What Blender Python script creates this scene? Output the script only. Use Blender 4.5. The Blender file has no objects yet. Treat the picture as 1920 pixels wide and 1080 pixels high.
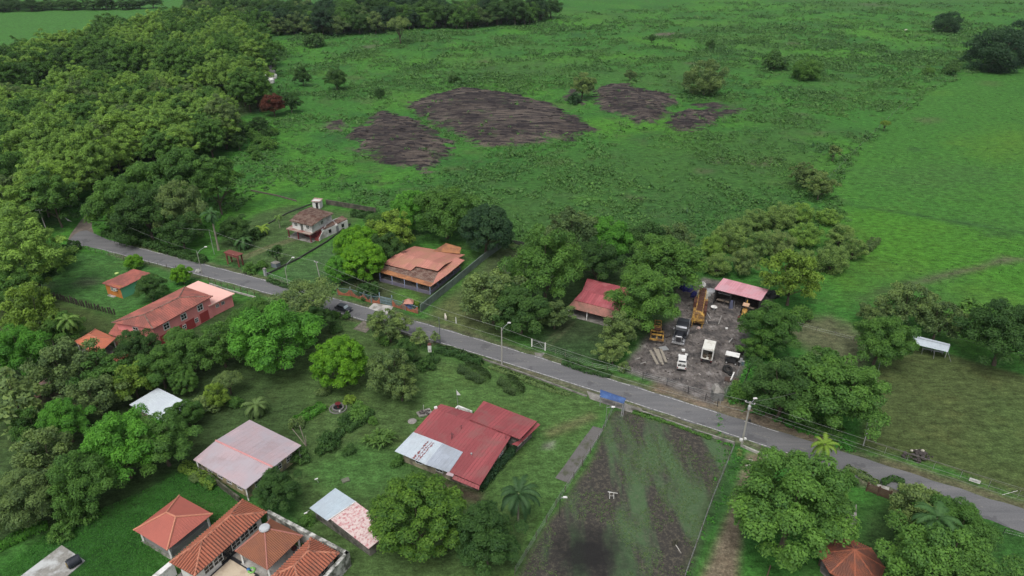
import bpy, math, random
import numpy as np
from mathutils import Vector, Matrix
R_ = random.Random(7)
rng = np.random.default_rng(11)
scene = bpy.context.scene
COL = scene.collection
rad = math.radians

# ------------------------------------------------------------------ camera
F_PX, CAM_H, PITCH = 1290.0, 80.0, rad(28)
cd = bpy.data.cameras.new('camera')
cam = bpy.data.objects.new('camera', cd)
COL.objects.link(cam)
cam.location = (0, 0, CAM_H)
cam.rotation_euler = (rad(90) - PITCH, 0, 0)
cd.sensor_width = 36.0
cd.lens = F_PX / 1920 * 36.0
cd.clip_end = 6000
cd.clip_start = 1
scene.camera = cam
CAMV = Vector((0, 0, CAM_H))
FWD = Vector((0, math.cos(PITCH), -math.sin(PITCH)))
UPV = Vector((0, math.sin(PITCH), math.cos(PITCH)))

def ray(px, py):
    return Vector((1, 0, 0)) * (px - 960) + UPV * (540 - py) + FWD * F_PX

def P(px, py, z=0.0):
    """point of the place, at height z, read off the survey photograph"""
    d = ray(px, py)
    t = (z - CAM_H) / d.z
    return CAMV + d * t

def on_plane(px, py, pl):
    o, n = pl
    d = ray(px, py)
    return CAMV + d * ((o - CAMV).dot(n) / d.dot(n))

def plane3(a, b, c):
    n = (b - a).cross(c - a).normalized()
    if n.z < 0: n = -n
    return (a, n)

def depth(p):
    return (p - CAMV).dot(FWD)

# ------------------------------------------------------------------ tags
def tag(o, label=None, cat=None, group=None, kind=None):
    if label: o['label'] = label
    if cat: o['category'] = cat
    if group: o['group'] = group
    if kind: o['kind'] = kind
    return o

def thing(name, loc, label, cat, rz=0.0, group=None):
    o = bpy.data.objects.new(name, None)
    COL.objects.link(o)
    o.empty_display_size = 0.3
    o.location = loc
    o.rotation_euler = (0, 0, rz)
    return tag(o, label, cat, group)

# ------------------------------------------------------------------ mesh builder
class MB:
    def __init__(s):
        s.v = []; s.f = []; s.m = []; s.cur = 0
    def add(s, vs, fs):
        b = len(s.v)
        s.v += [tuple(v) for v in vs]
        s.f += [tuple(b + i for i in f) for f in fs]
        s.m += [s.cur] * len(fs)
    def box(s, c, size, rz=0.0, ax=None):
        hx, hy, hz = size[0] / 2, size[1] / 2, size[2] / 2
        if ax is None:
            ax = (Vector((math.cos(rz), math.sin(rz), 0)), Vector((-math.sin(rz), math.cos(rz), 0)), Vector((0, 0, 1)))
        c = Vector(c)
        vs = [c + ax[0] * (i * hx) + ax[1] * (j * hy) + ax[2] * (k * hz) for k in (-1, 1) for j in (-1, 1) for i in (-1, 1)]
        s.add(vs, [(0, 2, 3, 1), (4, 5, 7, 6), (0, 1, 5, 4), (2, 6, 7, 3), (0, 4, 6, 2), (1, 3, 7, 5)])
    def taper(s, c, b, t, h, off=(0, 0)):
        """box with bottom size b, top size t, bottom centre c"""
        c = Vector(c)
        vs = []
        for (sx, sy), z, o in ((b, 0, (0, 0)), (t, h, off)):
            for j in (-1, 1):
                for i in (-1, 1):
                    vs.append(c + Vector((o[0] + i * sx / 2, o[1] + j * sy / 2, z)))
        s.add(vs, [(0, 2, 3, 1), (4, 5, 7, 6), (0, 1, 5, 4), (2, 6, 7, 3), (0, 4, 6, 2), (1, 3, 7, 5)])
    def prism(s, poly, z0, z1):
        n = len(poly)
        vs = [(p[0], p[1], z0) for p in poly] + [(p[0], p[1], z1) for p in poly]
        a = sum(poly[i][0] * poly[(i + 1) % n][1] - poly[(i + 1) % n][0] * poly[i][1] for i in range(n))
        fs = [tuple(range(n, 2 * n)), tuple(reversed(range(n)))]
        fs += [(i, (i + 1) % n, n + (i + 1) % n, n + i) for i in range(n)]
        if a < 0: fs = [tuple(reversed(f)) for f in fs]
        s.add(vs, fs)
    def tube(s, pts, r, n=6, cap=True):
        pts = [Vector(p) for p in pts]
        rs = r if isinstance(r, (list, tuple)) else [r] * len(pts)
        vs = []; k = len(pts)
        for i, p in enumerate(pts):
            d = (pts[min(i + 1, k - 1)] - pts[max(i - 1, 0)]).normalized()
            a = d.cross(Vector((0, 0, 1)) if abs(d.z) < .95 else Vector((1, 0, 0))).normalized()
            b = d.cross(a)
            for j in range(n):
                t = 2 * math.pi * j / n
                vs.append(p + (a * math.cos(t) + b * math.sin(t)) * rs[i])
        fs = [(i * n + j, i * n + (j + 1) % n, (i + 1) * n + (j + 1) % n, (i + 1) * n + j) for i in range(k - 1) for j in range(n)]
        if cap: fs += [tuple(reversed(range(n))), tuple(range((k - 1) * n, k * n))]
        s.add(vs, fs)
    def lathe(s, c, prof, n=16):
        c = Vector(c); vs = []
        for r, z in prof:
            for j in range(n):
                t = 2 * math.pi * j / n
                vs.append(c + Vector((r * math.cos(t), r * math.sin(t), z)))
        k = len(prof)
        fs = [(i * n + j, i * n + (j + 1) % n, (i + 1) * n + (j + 1) % n, (i + 1) * n + j) for i in range(k - 1) for j in range(n)]
        fs += [tuple(reversed(range(n))), tuple(range((k - 1) * n, k * n))]
        s.add(vs, fs)
    def wheel(s, c, r, w, axis=(0, 1, 0), n=14, hole=0.0):
        c = Vector(c); a = Vector(axis).normalized()
        u = a.cross(Vector((0, 0, 1)) if abs(a.z) < .9 else Vector((1, 0, 0))).normalized(); v = a.cross(u)
        prof = [(r * .6, -w / 2), (r * .9, -w / 2), (r, -w * .3), (r, w * .3), (r * .9, w / 2), (r * .6, w / 2)]
        if hole: prof = [(r * hole, -w / 2)] + prof[1:5] + [(r * hole, w / 2)]
        vs = []
        for rr, h in prof:
            for j in range(n):
                t = 2 * math.pi * j / n
                vs.append(c + a * h + (u * math.cos(t) + v * math.sin(t)) * rr)
        k = len(prof)
        fs = [(i * n + j, i * n + (j + 1) % n, (i + 1) * n + (j + 1) % n, (i + 1) * n + j) for i in range(k - 1) for j in range(n)]
        if hole: fs += [((k - 1) * n + j, (k - 1) * n + (j + 1) % n, (j + 1) % n, j) for j in range(n)]
        else: fs += [tuple(reversed(range(n))), tuple(range((k - 1) * n, k * n))]
        s.add(vs, fs)
    def roof(s, pts, u=None, thick=.09, rib=None):
        """a sloping sheet given by planar 3-D corners, with real ribs running up the slope"""
        pts = [Vector(p) for p in pts]
        n = Vector((0, 0, 0))
        for i in range(len(pts)):
            a, b = pts[i], pts[(i + 1) % len(pts)]
            n += a.cross(b)
        n.normalize()
        if n.z < 0: pts = pts[::-1]; n = -n
        k = len(pts); base_ = s.cur
        if getattr(s, 'two', False): s.cur = 1
        s.add(pts + [p - n * thick for p in pts], [tuple(range(k)), tuple(reversed(range(k, 2 * k)))] + [(k + i, k + (i + 1) % k, (i + 1) % k, i) for i in range(k)]); s.cur = base_
        sw = getattr(s, 'sheets', None)
        if sw:
            # overlapping roofing sheets, each with its own weathering and a slight lap
            u_ = Vector(u) if u is not None else pts[1] - pts[0]
            u_ = (u_ - n * u_.dot(n)).normalized(); v_ = n.cross(u_); o_ = pts[0]
            q = [((p - o_).dot(u_), (p - o_).dot(v_)) for p in pts]
            lo, hi = min(a for a, _ in q), max(a for a, _ in q); r_ = random.Random(int(lo * 100 + hi * 31)); x = lo
            def clip(poly, c, sg):
                out = []
                for i in range(len(poly)):
                    a, b = poly[i], poly[(i + 1) % len(poly)]; da, db = sg * (a[0] - c), sg * (b[0] - c)
                    if da >= 0: out.append(a)
                    if (da >= 0) != (db >= 0): t = da / (da - db); out.append((a[0] + (b[0] - a[0]) * t, a[1] + (b[1] - a[1]) * t))
                return out
            while x < hi - .05:
                x1 = min(hi, x + sw * r_.uniform(.85, 1.15)); cp = clip(clip(q, x, 1), x1, -1); lift = .006 + r_.uniform(0, .018)
                if len(cp) > 2:
                    s.cur = r_.randrange(s.nm); m_ = len(cp); top = [o_ + u_ * a + v_ * b + n * lift for a, b in cp]; bot = [p - n * (lift + .004) for p in top]
                    s.add(top + bot, [tuple(range(m_))] + [(m_ + i, m_ + (i + 1) % m_, (i + 1) % m_, i) for i in range(m_)])
                x = x1
            s.cur = 1 if s.nm > 1 else 0  # ribs take the darker copy, so their relief is drawn by colour
        keep_ = s.cur
        if rib:
            sp, rw, rh = rib
            u = Vector(u) if u is not None else pts[1] - pts[0]
            u = (u - n * u.dot(n)).normalized(); v = n.cross(u)
            o = pts[0]
            q = [((p - o).dot(u), (p - o).dot(v)) for p in pts]
            lo, hi = min(a for a, _ in q), max(a for a, _ in q)
            x = lo + sp * .5
            while x < hi:
                ys = []
                for i in range(k):
                    (x0, y0), (x1, y1) = q[i], q[(i + 1) % k]
                    if (x0 <= x) != (x1 <= x):
                        ys.append(y0 + (y1 - y0) * (x - x0) / (x1 - x0))
                ys.sort()
                for a, b in zip(ys[::2], ys[1::2]):
                    if b - a < .15: continue
                    prof = [(-rw / 2, 0.0), (-rw / 4, rh), (rw / 4, rh), (rw / 2, 0.0)]
                    vs = [o + u * (x + w) + v * y + n * (h - .004 * (h == 0)) for y in (a, b) for w, h in prof]
                    s.add(vs, [(0, 1, 5, 4), (1, 2, 6, 5), (2, 3, 7, 6), (3, 2, 1, 0), (4, 5, 6, 7)])
                x += sp
        if sw: s.cur = 0
    def build(s, name, mats, parent=None, smooth=False):
        me = bpy.data.meshes.new(name)
        me.from_pydata(s.v, [], s.f)
        mats = mats if isinstance(mats, (list, tuple)) else [mats]
        for m in mats: me.materials.append(m)
        if len(mats) > 1: me.polygons.foreach_set('material_index', s.m)
        if smooth: me.polygons.foreach_set('use_smooth', [True] * len(me.polygons))
        me.update()
        o = bpy.data.objects.new(name, me)
        COL.objects.link(o)
        if parent is not None:
            o.parent = parent
            # geometry is written in place coordinates when the parent stands unrotated
            if parent.type == 'EMPTY' and not parent.get('local'):
                o.location = -Vector(parent.location)
        return o

def local_thing(*a, **k):
    o = thing(*a, **k); o['local'] = 1; return o

# ------------------------------------------------------------------ materials
MATS = {}
def nodes(name):
    m = bpy.data.materials.new(name); m.use_nodes = True
    nt = m.node_tree; nt.nodes.clear()
    out = nt.nodes.new('ShaderNodeOutputMaterial')
    return m, nt, out

def N(nt, typ, **kw):
    n = nt.nodes.new(typ)
    for k, v in kw.items():
        if k.startswith('i_'):
            key = k[2:]; key = int(key) if key.isdigit() else key.replace('_', ' ')
            n.inputs[key].default_value = v
        else: setattr(n, k, v)
    return n

def mixcol(nt, fac, a, b, blend='MIX'):
    n = nt.nodes.new('ShaderNodeMix'); n.data_type = 'RGBA'; n.blend_type = blend
    for sock, val in ((n.inputs[0], fac), (n.inputs[6], a), (n.inputs[7], b)):
        if hasattr(val, 'is_linked'): nt.links.new(val, sock)
        elif isinstance(val, (int, float)): sock.default_value = val
        else: sock.default_value = tuple(val)[:3] + (1,)
    return n.outputs[2]

def ramp(nt, fac, stops):
    n = nt.nodes.new('ShaderNodeValToRGB')
    e = n.color_ramp.elements
    while len(e) < len(stops): e.new(.5)
    for el, (p, c) in zip(e, stops):
        el.position = p; el.color = (c, c, c, 1) if isinstance(c, (int, float)) else tuple(c) + (1,)
    nt.links.new(fac, n.inputs[0])
    return n.outputs[0]

def noise(nt, vec, scale, detail=4, rough=.6, map_scale=None, rotz=0):
    if map_scale:
        mp = N(nt, 'ShaderNodeMapping'); mp.inputs['Scale'].default_value = map_scale; mp.inputs['Rotation'].default_value = (0, 0, rotz)
        nt.links.new(vec, mp.inputs[0]); vec = mp.outputs[0]
    n = N(nt, 'ShaderNodeTexNoise'); n.inputs['Scale'].default_value = scale; n.inputs['Detail'].default_value = detail; n.inputs['Roughness'].default_value = rough
    nt.links.new(vec, n.inputs['Vector'])
    return n.outputs[0]

def mat(name, col, rough=.75, var=.25, scale=.6, stain=None, stain_amt=.5, stain_scale=.25, metal=0, spec=.3, bump=0, streak=None):
    """painted / plain surface with weathering; stain = second colour in patches of its own"""
    if name in MATS: return MATS[name]
    col = tuple(q * .84 for q in col); stain = tuple(q * .84 for q in stain) if stain else None
    m, nt, out = nodes(name)
    tc = N(nt, 'ShaderNodeTexCoord'); v = tc.outputs['Object']
    c = mixcol(nt, ramp(nt, noise(nt, v, scale, 5), [(.3, 0.0), (.7, 1.0)]), [x * (1 - var) for x in col], [min(1, x * (1 + var * .6)) for x in col])
    c = mixcol(nt, .5, c, mixcol(nt, ramp(nt, noise(nt, v, scale * 9, 3), [(.35, 0.0), (.65, 1.0)]), [x * (1 - var) for x in col], [min(1, x * (1 + var * .6)) for x in col]))
    if stain:
        f = ramp(nt, noise(nt, v, stain_scale, 7, .65, map_scale=streak), [(.62 - stain_amt * .35, 0.0), (.72 - stain_amt * .25, 1.0)])
        c = mixcol(nt, f, c, stain)
    b = N(nt, 'ShaderNodeBsdfPrincipled')
    nt.links.new(c, b.inputs['Base Color'])
    b.inputs['Roughness'].default_value = rough; b.inputs['Metallic'].default_value = metal
    b.inputs['Specular IOR Level'].default_value = spec
    if bump:
        bp = N(nt, 'ShaderNodeBump'); bp.inputs['Strength'].default_value = bump; bp.inputs['Distance'].default_value = .1
        nt.links.new(noise(nt, v, 4, 5), bp.inputs['Height']); nt.links.new(bp.outputs[0], b.inputs['Normal'])
    nt.links.new(b.outputs[0], out.inputs[0])
    MATS[name] = m
    return m

def leaf_mat(name, col, var=.35, trans=.38, young=None):
    if name in MATS: return MATS[name]
    m, nt, out = nodes(name)
    at = N(nt, 'ShaderNodeAttribute', attribute_name='leaf')
    oi = N(nt, 'ShaderNodeObjectInfo')
    col = tuple(min(1, q * 1.65) for q in col)
    young = tuple(q * 1.5 for q in young) if young else None
    # per-leaf tint (paler on lobe tops, duller inside), per-tree tint
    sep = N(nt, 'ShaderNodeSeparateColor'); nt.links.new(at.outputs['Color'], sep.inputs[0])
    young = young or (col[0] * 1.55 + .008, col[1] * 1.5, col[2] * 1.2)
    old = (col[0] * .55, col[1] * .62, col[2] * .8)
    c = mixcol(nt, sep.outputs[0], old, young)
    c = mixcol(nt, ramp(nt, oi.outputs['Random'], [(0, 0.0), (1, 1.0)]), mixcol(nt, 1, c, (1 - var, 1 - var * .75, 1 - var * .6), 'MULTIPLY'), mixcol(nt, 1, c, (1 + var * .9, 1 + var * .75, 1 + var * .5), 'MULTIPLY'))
    d = N(nt, 'ShaderNodeBsdfPrincipled'); d.inputs['Roughness'].default_value = .62; d.inputs['Specular IOR Level'].default_value = .22
    t = N(nt, 'ShaderNodeBsdfTranslucent')
    nt.links.new(c, d.inputs['Base Color']); nt.links.new(c, t.inputs[0])
    mx = N(nt, 'ShaderNodeMixShader'); mx.inputs[0].default_value = trans
    nt.links.new(d.outputs[0], mx.inputs[1]); nt.links.new(t.outputs[0], mx.inputs[2])
    nt.links.new(mx.outputs[0], out.inputs[0])
    MATS[name] = m
    return m
BARK = mat('bark', (.10, .08, .06), .9, .35, 2.0)
PALEBARK = mat('pale_bark', (.26, .23, .19), .9, .3, 2.0)

# ------------------------------------------------------------------ value noise on arrays
def vnoise(x, y, s, seed):
    r = np.random.default_rng(seed); n = 256
    g = r.random((n, n))
    u, v = x / s, y / s
    i, j = np.floor(u).astype(int), np.floor(v).astype(int)
    fu, fv = u - i, v - j
    fu = fu * fu * (3 - 2 * fu); fv = fv * fv * (3 - 2 * fv)
    a, b = g[i % n, j % n], g[(i + 1) % n, j % n]; c, d = g[i % n, (j + 1) % n], g[(i + 1) % n, (j + 1) % n]
    return (a * (1 - fu) + b * fu) * (1 - fv) + (c * (1 - fu) + d * fu) * fv

def fbm(x, y, s, seed, o=4):
    t = 0; a = .5; w = 0
    for k in range(o):
        t = t + a * vnoise(x, y, s / 2 ** k, seed + k); w += a; a *= .55
    return t / w

def sdf(poly, X, Y):
    """signed distance, inside positive"""
    d = np.full(X.shape, 1e9); ins = np.zeros(X.shape, bool)
    n = len(poly)
    for i in range(n):
        x0, y0 = poly[i][0], poly[i][1]; x1, y1 = poly[(i + 1) % n][0], poly[(i + 1) % n][1]
        ex, ey = x1 - x0, y1 - y0
        t = np.clip(((X - x0) * ex + (Y - y0) * ey) / (ex * ex + ey * ey + 1e-9), 0, 1)
        d = np.minimum(d, np.hypot(X - x0 - t * ex, Y - y0 - t * ey))
        cond = (y0 > Y) != (y1 > Y)
        with np.errstate(divide='ignore', invalid='ignore'):
            ins ^= cond & (X < ex * (Y - y0) / (ey if abs(ey) > 1e-9 else 1e-9) + x0)
    return np.where(ins, d, -d)

def pw(pts, z=0):
    return [(P(a, b, z).x, P(a, b, z).y) for a, b in pts]

def np_mesh(name, V, F, mats, attr=None, parent=None, smooth=False):
    """V (n,3), F (m,4) arrays -> one mesh object; attr {name: (n,4) colours}"""
    me = bpy.data.meshes.new(name)
    V = np.asarray(V, np.float32); F = np.asarray(F, np.int32)
    me.vertices.add(len(V)); me.vertices.foreach_set('co', V.ravel())
    me.loops.add(F.size); me.loops.foreach_set('vertex_index', F.ravel())
    me.polygons.add(len(F))
    me.polygons.foreach_set('loop_start', np.arange(0, F.size, F.shape[1], dtype=np.int32))
    me.polygons.foreach_set('loop_total', np.full(len(F), F.shape[1], np.int32))
    if smooth: me.polygons.foreach_set('use_smooth', np.ones(len(F), bool))
    for m in (mats if isinstance(mats, (list, tuple)) else [mats]): me.materials.append(m)
    for k, a in (attr or {}).items():
        ca = me.color_attributes.new(k, 'FLOAT_COLOR', 'POINT')
        ca.data.foreach_set('color', np.asarray(a, np.float32).ravel())
    me.update(calc_edges=True); me.validate()
    o = bpy.data.objects.new(name, me); COL.objects.link(o)
    if parent is not None: o.parent = parent
    return o
# ------------------------------------------------------------------ road axis (s along, n across)
RA = rad(-29.5)
RE = Vector((math.cos(RA), math.sin(RA), 0)); RN = Vector((-RE.y, RE.x, 0))
_rs = np.array([-186, -160, -140, -120, -100, -80, -60, -40, -20, 0, 20, 40, 70, 110, 200.])
_rn = np.array([97.2, 99.2, 100.6, 101.95, 103.1, 103.9, 104.4, 104.5, 104.35, 104.15, 103.95, 103.75, 103.4, 103., 102.])
_rp = np.polyfit(_rs, _rn, 5)
ROAD_HALF = 2.7
def road_n(s): return float(np.interp(s, _rs, _rn))
def road_ns(s): return float(np.polyval(_rp, s)) if s < 60 else road_n(s)
def RP(s, off=0.0, z=0.0):
    p = RE * s + RN * (road_ns(s) + off); p.z = z; return p
def road_s(px, py): return P(px, py).dot(RE)

# ------------------------------------------------------------------ ground sheet
def axis(segs):
    out = [segs[0][0]]
    for a, b, st in segs:
        k = max(1, int(round((b - a) / st))); out += list(a + (b - a) * (np.arange(1, k + 1) / k))
    return np.array(out)
gx = axis([(-6000, -1600, 550), (-1600, -500, 60), (-500, -190, 5), (-190, 190, .75), (190, 500, 5), (500, 1600, 60), (1600, 6000, 550)])
gy = axis([(-300, 40, 20), (40, 300, .75), (300, 430, 1.4), (430, 900, 6), (900, 2000, 60), (2000, 6500, 600)])
GX, GY = np.meshgrid(gx, gy)
X, Y = GX.ravel(), GY.ravel()
Z = np.zeros(X.shape)
C = np.zeros((len(X), 3))
ZONE = np.zeros((len(X), 4)); ZONE[:, 3] = 1

PASTURE = (.036, .122, .021)
def lerp(a, b, t): return a + (b - a) * t[:, None]
n1 = fbm(X, Y, 60, 1); n2 = fbm(X, Y, 18, 5); n3 = fbm(X, Y, 6, 9)
C[:] = PASTURE
C = lerp(C, np.array((.050, .152, .019)), np.clip((n1 - .45) * 4, 0, 1))
C = lerp(C, np.array((.020, .070, .019)), np.clip((n2 - .52) * 4, 0, 1) * .7)
C = lerp(C, np.array((.060, .085, .034)), np.clip((n3 - .60) * 5, 0, 1) * .5)
n4 = fbm(X, Y, 90, 13)
C = lerp(C, np.array((.050, .086, .028)), np.clip((n4 - .52) * 5, 0, 1) * .35 * np.clip((X + 120) / 100, 0, 1))

def zone(px_poly, col, soft=1.5, wob=1.5, amt=1.0, ch=None, world=None, wob_s=6):
    poly = world or pw(px_poly)
    xs = [p[0] for p in poly]; ys = [p[1] for p in poly]
    sel = np.where((X > min(xs) - 20) & (X < max(xs) + 20) & (Y > min(ys) - 20) & (Y < max(ys) + 20))[0]
    d = sdf(poly, X[sel], Y[sel]) + (fbm(X[sel], Y[sel], wob_s, len(px_poly or poly) * 7 + int(abs(xs[0]))) - .5) * 2 * wob
    t = np.clip(d / soft * .5 + .5, 0, 1); t = t * t * (3 - 2 * t) * amt
    if col is not None: C[sel] = lerp(C[sel], np.array(col), t)
    if ch is not None: ZONE[sel, ch] = np.maximum(ZONE[sel, ch], t)
    elif col is not None: ZONE[sel, :3] *= (1 - t)[:, None]
    return sel, t, d

LAWN = (.058, .108, .032); LAWN2 = (.054, .094, .030); OLIVE = (.056, .078, .027); DIRT = (.14, .115, .09)
# smooth bright pasture beyond the fence line on the east side
SMOOTH = pw([(1930, 105), (1850, 130), (1720, 170), (1600, 290), (1570, 350), (1640, 470), (1560, 560), (1700, 600), (1930, 640)])
zone(None, (.040, .124, .021), 6, 5, .85, world=SMOOTH)
zone([(700, 400), (900, 330), (1250, 260), (1480, 230), (1560, 330), (1500, 380), (1330, 430), (1300, 480), (960, 470)], (.036, .082, .023), 25, 22, .65, wob_s=25)
for _cx, _cy, _w, _h in ((1700, 470, 110, 50), (1860, 600, 100, 60), (1640, 430, 60, 25), (1900, 270, 80, 30), (1600, 520, 40, 20)):
    zone([(_cx + _w * math.cos(k), _cy + _h * math.sin(k)) for k in np.linspace(0, 6.28, 11)[:-1]], (.060, .138, .018), 14, 10, .75)
for _cx, _cy, _w, _h in ((1760, 330, 120, 24), (1850, 440, 90, 16), (1720, 560, 80, 18)):
    zone([(_cx + _w * math.cos(k), _cy + _h * math.sin(k)) for k in np.linspace(0, 6.28, 11)[:-1]], (.042, .102, .026), 14, 10, .6)
# pale field in the far west
zone([(-200, 120), (70, 105), (250, 62), (360, 22), (370, 2), (-200, 12)], (.044, .128, .025), 10, 6, .9)
# undercover soil below woods and gardens (leaf litter, thin grass)
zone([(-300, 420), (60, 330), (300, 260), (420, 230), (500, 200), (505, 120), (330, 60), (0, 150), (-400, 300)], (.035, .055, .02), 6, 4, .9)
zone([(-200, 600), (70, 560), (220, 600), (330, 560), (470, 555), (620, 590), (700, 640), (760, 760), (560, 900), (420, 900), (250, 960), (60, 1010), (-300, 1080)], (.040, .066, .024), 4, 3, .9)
# gardens and lawns
zone([(640, 600), (700, 612), (830, 665), (1130, 755), (965, 1090), (600, 1120), (540, 900), (580, 760), (440, 660), (560, 640)], LAWN2, 2.5, 2)
zone([(790, 690), (900, 680), (1125, 758), (1000, 960), (880, 930), (780, 800)], (.058, .112, .032), 3, 3)
zone([(1000, 790), (1110, 800), (1080, 900), (980, 960)], (.056, .112, .032), 3, 3)
zone([(250, 1100), (350, 930), (440, 930), (430, 870), (330, 880), (150, 1000), (-40, 1120)], (.020, .068, .014), 3, 2)
zone([(560, 880), (680, 830), (800, 880), (700, 930), (620, 910)], (.05, .12, .03), 3, 2, .8)
zone([(60, 545), (140, 470), (230, 487), (330, 508), (290, 560), (225, 590)], (.046, .118, .030), 2, 1)
zone([(0, 560), (60, 545), (220, 590), (200, 650), (100, 620), (-60, 620)], (.052, .075, .024), 3, 2, .8)
zone([(470, 555), (430, 545), (440, 570), (500, 560)], (.04, .11, .02), 2, 1)
zone([(400, 460), (480, 400), (540, 385), (640, 395), (690, 400), (640, 430), (510, 510), (440, 500)], (.050, .090, .030), 2.5, 1.5)
zone([(510, 515), (650, 440), (700, 470), (700, 540), (640, 545), (560, 530)], (.048, .10, .034), 2, 1.5)
zone([(640, 540), (720, 500), (880, 480), (780, 580), (700, 570)], (.046, .062, .028), 2, 1.5)
zone([(735, 545), (775, 540), (795, 560), (745, 575)], (.055, .115, .025), 1, .6)
zone([(800, 590), (950, 455), (1000, 460), (960, 520), (900, 570), (960, 640), (870, 625)], (.064, .092, .034), 2.5, 2)
zone([(800, 590), (855, 560), (900, 600), (880, 625), (840, 618)], (.085, .10, .04), 2, 2, .7)
zone([(1000, 645), (1050, 595), (1150, 620), (1130, 680), (1060, 680)], (.030, .062, .022), 2, 1)
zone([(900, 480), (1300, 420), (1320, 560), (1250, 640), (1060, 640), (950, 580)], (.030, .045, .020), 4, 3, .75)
zone([(1640, 690), (1712, 648), (1790, 668), (1930, 705), (1990, 960), (1920, 935), (1780, 880), (1612, 838)], OLIVE, 1.2, .8)
zone([(1850, 740), (1960, 760), (1990, 900), (1880, 880), (1800, 850)], (.055, .090, .028), 4, 4, .7)
zone([(1450, 600), (1560, 590), (1640, 640), (1620, 700), (1560, 680), (1480, 640)], (.10, .085, .06), 3, 3, .75)
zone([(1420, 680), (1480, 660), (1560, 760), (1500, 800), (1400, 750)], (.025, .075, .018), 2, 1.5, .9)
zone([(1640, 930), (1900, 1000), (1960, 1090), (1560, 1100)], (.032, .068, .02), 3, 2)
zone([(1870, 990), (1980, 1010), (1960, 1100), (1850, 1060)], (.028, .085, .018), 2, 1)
zone([(1590, 385), (1930, 442), (1960, 560), (1640, 475)], (.046, .146, .015), 5, 5, .7)
zone([(1588, 380), (1930, 436), (1930, 441), (1590, 385)], (.026, .070, .02), 2, 1.5, .8)
_r = random.Random(77)
for _k in range(70):
    _x, _y = _r.uniform(560, 1900), 60 + 400 * _r.random() ** 1.4; _w = _r.uniform(6, 34) * (.4 + _y / 400); _h = _w * .22
    zone([(_x + _w * math.cos(k) * _r.uniform(.6, 1.2), _y + _h * math.sin(k) * _r.uniform(.6, 1.2)) for k in np.linspace(0, 6.28, 9)[:-1]], _r.choice([(.075, .085, .04), (.055, .135, .02), (.026, .062, .02), (.062, .09, .03), (.085, .075, .05)]), 3, 3, _r.uniform(.3, .7))
# bare track through the east pasture, worn ground
zone([(1690, 534), (1760, 512), (1830, 500), (1880, 480), (1930, 486), (1880, 494), (1780, 520), (1720, 536)], (.085, .075, .055), 2, 1.2, .8)
zone([(1600, 560), (1700, 526), (1725, 530), (1620, 566)], (.05, .07, .03), 2, 1.5, .7)
for cx, cy, w, h, a in ((165, 530, 16, 4, .6), (95, 537, 10, 4, .6), (1345, 300, 14, 6, .5), (1360, 302, 10, 4, .5), (630, 236, 20, 7, .6), (690, 88, 16, 4, .5), (1500, 215, 14, 3, .4), (1258, 66, 34, 7, .9), (1640, 10, 30, 4, .3), (1110, 700, 14, 5, .4)):
    zone([(cx + w * math.cos(k), cy + h * math.sin(k)) for k in np.linspace(0, 6.28, 9)[:-1]], (.10, .085, .07), 3, 2.5, a)
# fairway worn paths on the lawn of the red-roofed house, stone apron
zone([(1020, 808), (1110, 775), (1118, 782), (1030, 822)], (.12, .105, .06), 1.2, .8, .6)
zone([(1020, 832), (1038, 828), (1036, 842), (1018, 840)], (.22, .21, .19), .8, .5, .8)
zone([(830, 905), (905, 925), (900, 945), (815, 915)], (.07, .05, .04), 1, .6, .9)
# the road verge
def verge(s0, s1, o0, o1, col, soft, wob, amt):
    ss = np.linspace(s0, s1, 24)
    poly = [tuple(RP(s, o1)[:2]) for s in ss] + [tuple(RP(s, o0)[:2]) for s in ss[::-1]]
    zone(None, col, soft, wob, amt, world=poly, wob_s=3)
verge(-180, 60, 2.2, 4.2, (.09, .082, .055), 1.0, .9, .75)
verge(-30, 2, 2.2, 7.5, (.15, .115, .09), 1.5, 1.2, .9)
verge(-62, 20, -4.3, -2.2, (.11, .10, .075), .8, .6, .85)
verge(-180, -62, -4, -2.2, (.085, .075, .05), 1.0, .9, .7)
verge(10, 60, 2.2, 5, (.10, .09, .055), 1.2, .9, .75)
# two wheel tracks to the white house
for a, b in (((447, 492), (568, 446)), ((437, 491), (560, 445))):
    zone([a, (a[0] + 60, a[1] - 25), b, (b[0] - 2, b[1] - 2), (a[0] + 58, a[1] - 28), (a[0] - 3, a[1] - 2)], (.12, .11, .065), .8, .3, .8)
for a, b in (((1018, 646), (1068, 598)), ((1028, 650), (1076, 602))):
    zone([a, b, (b[0] + 3, b[1]), (a[0] + 3, a[1] + 1)], (.10, .11, .06), .5, .2, .7)
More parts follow.
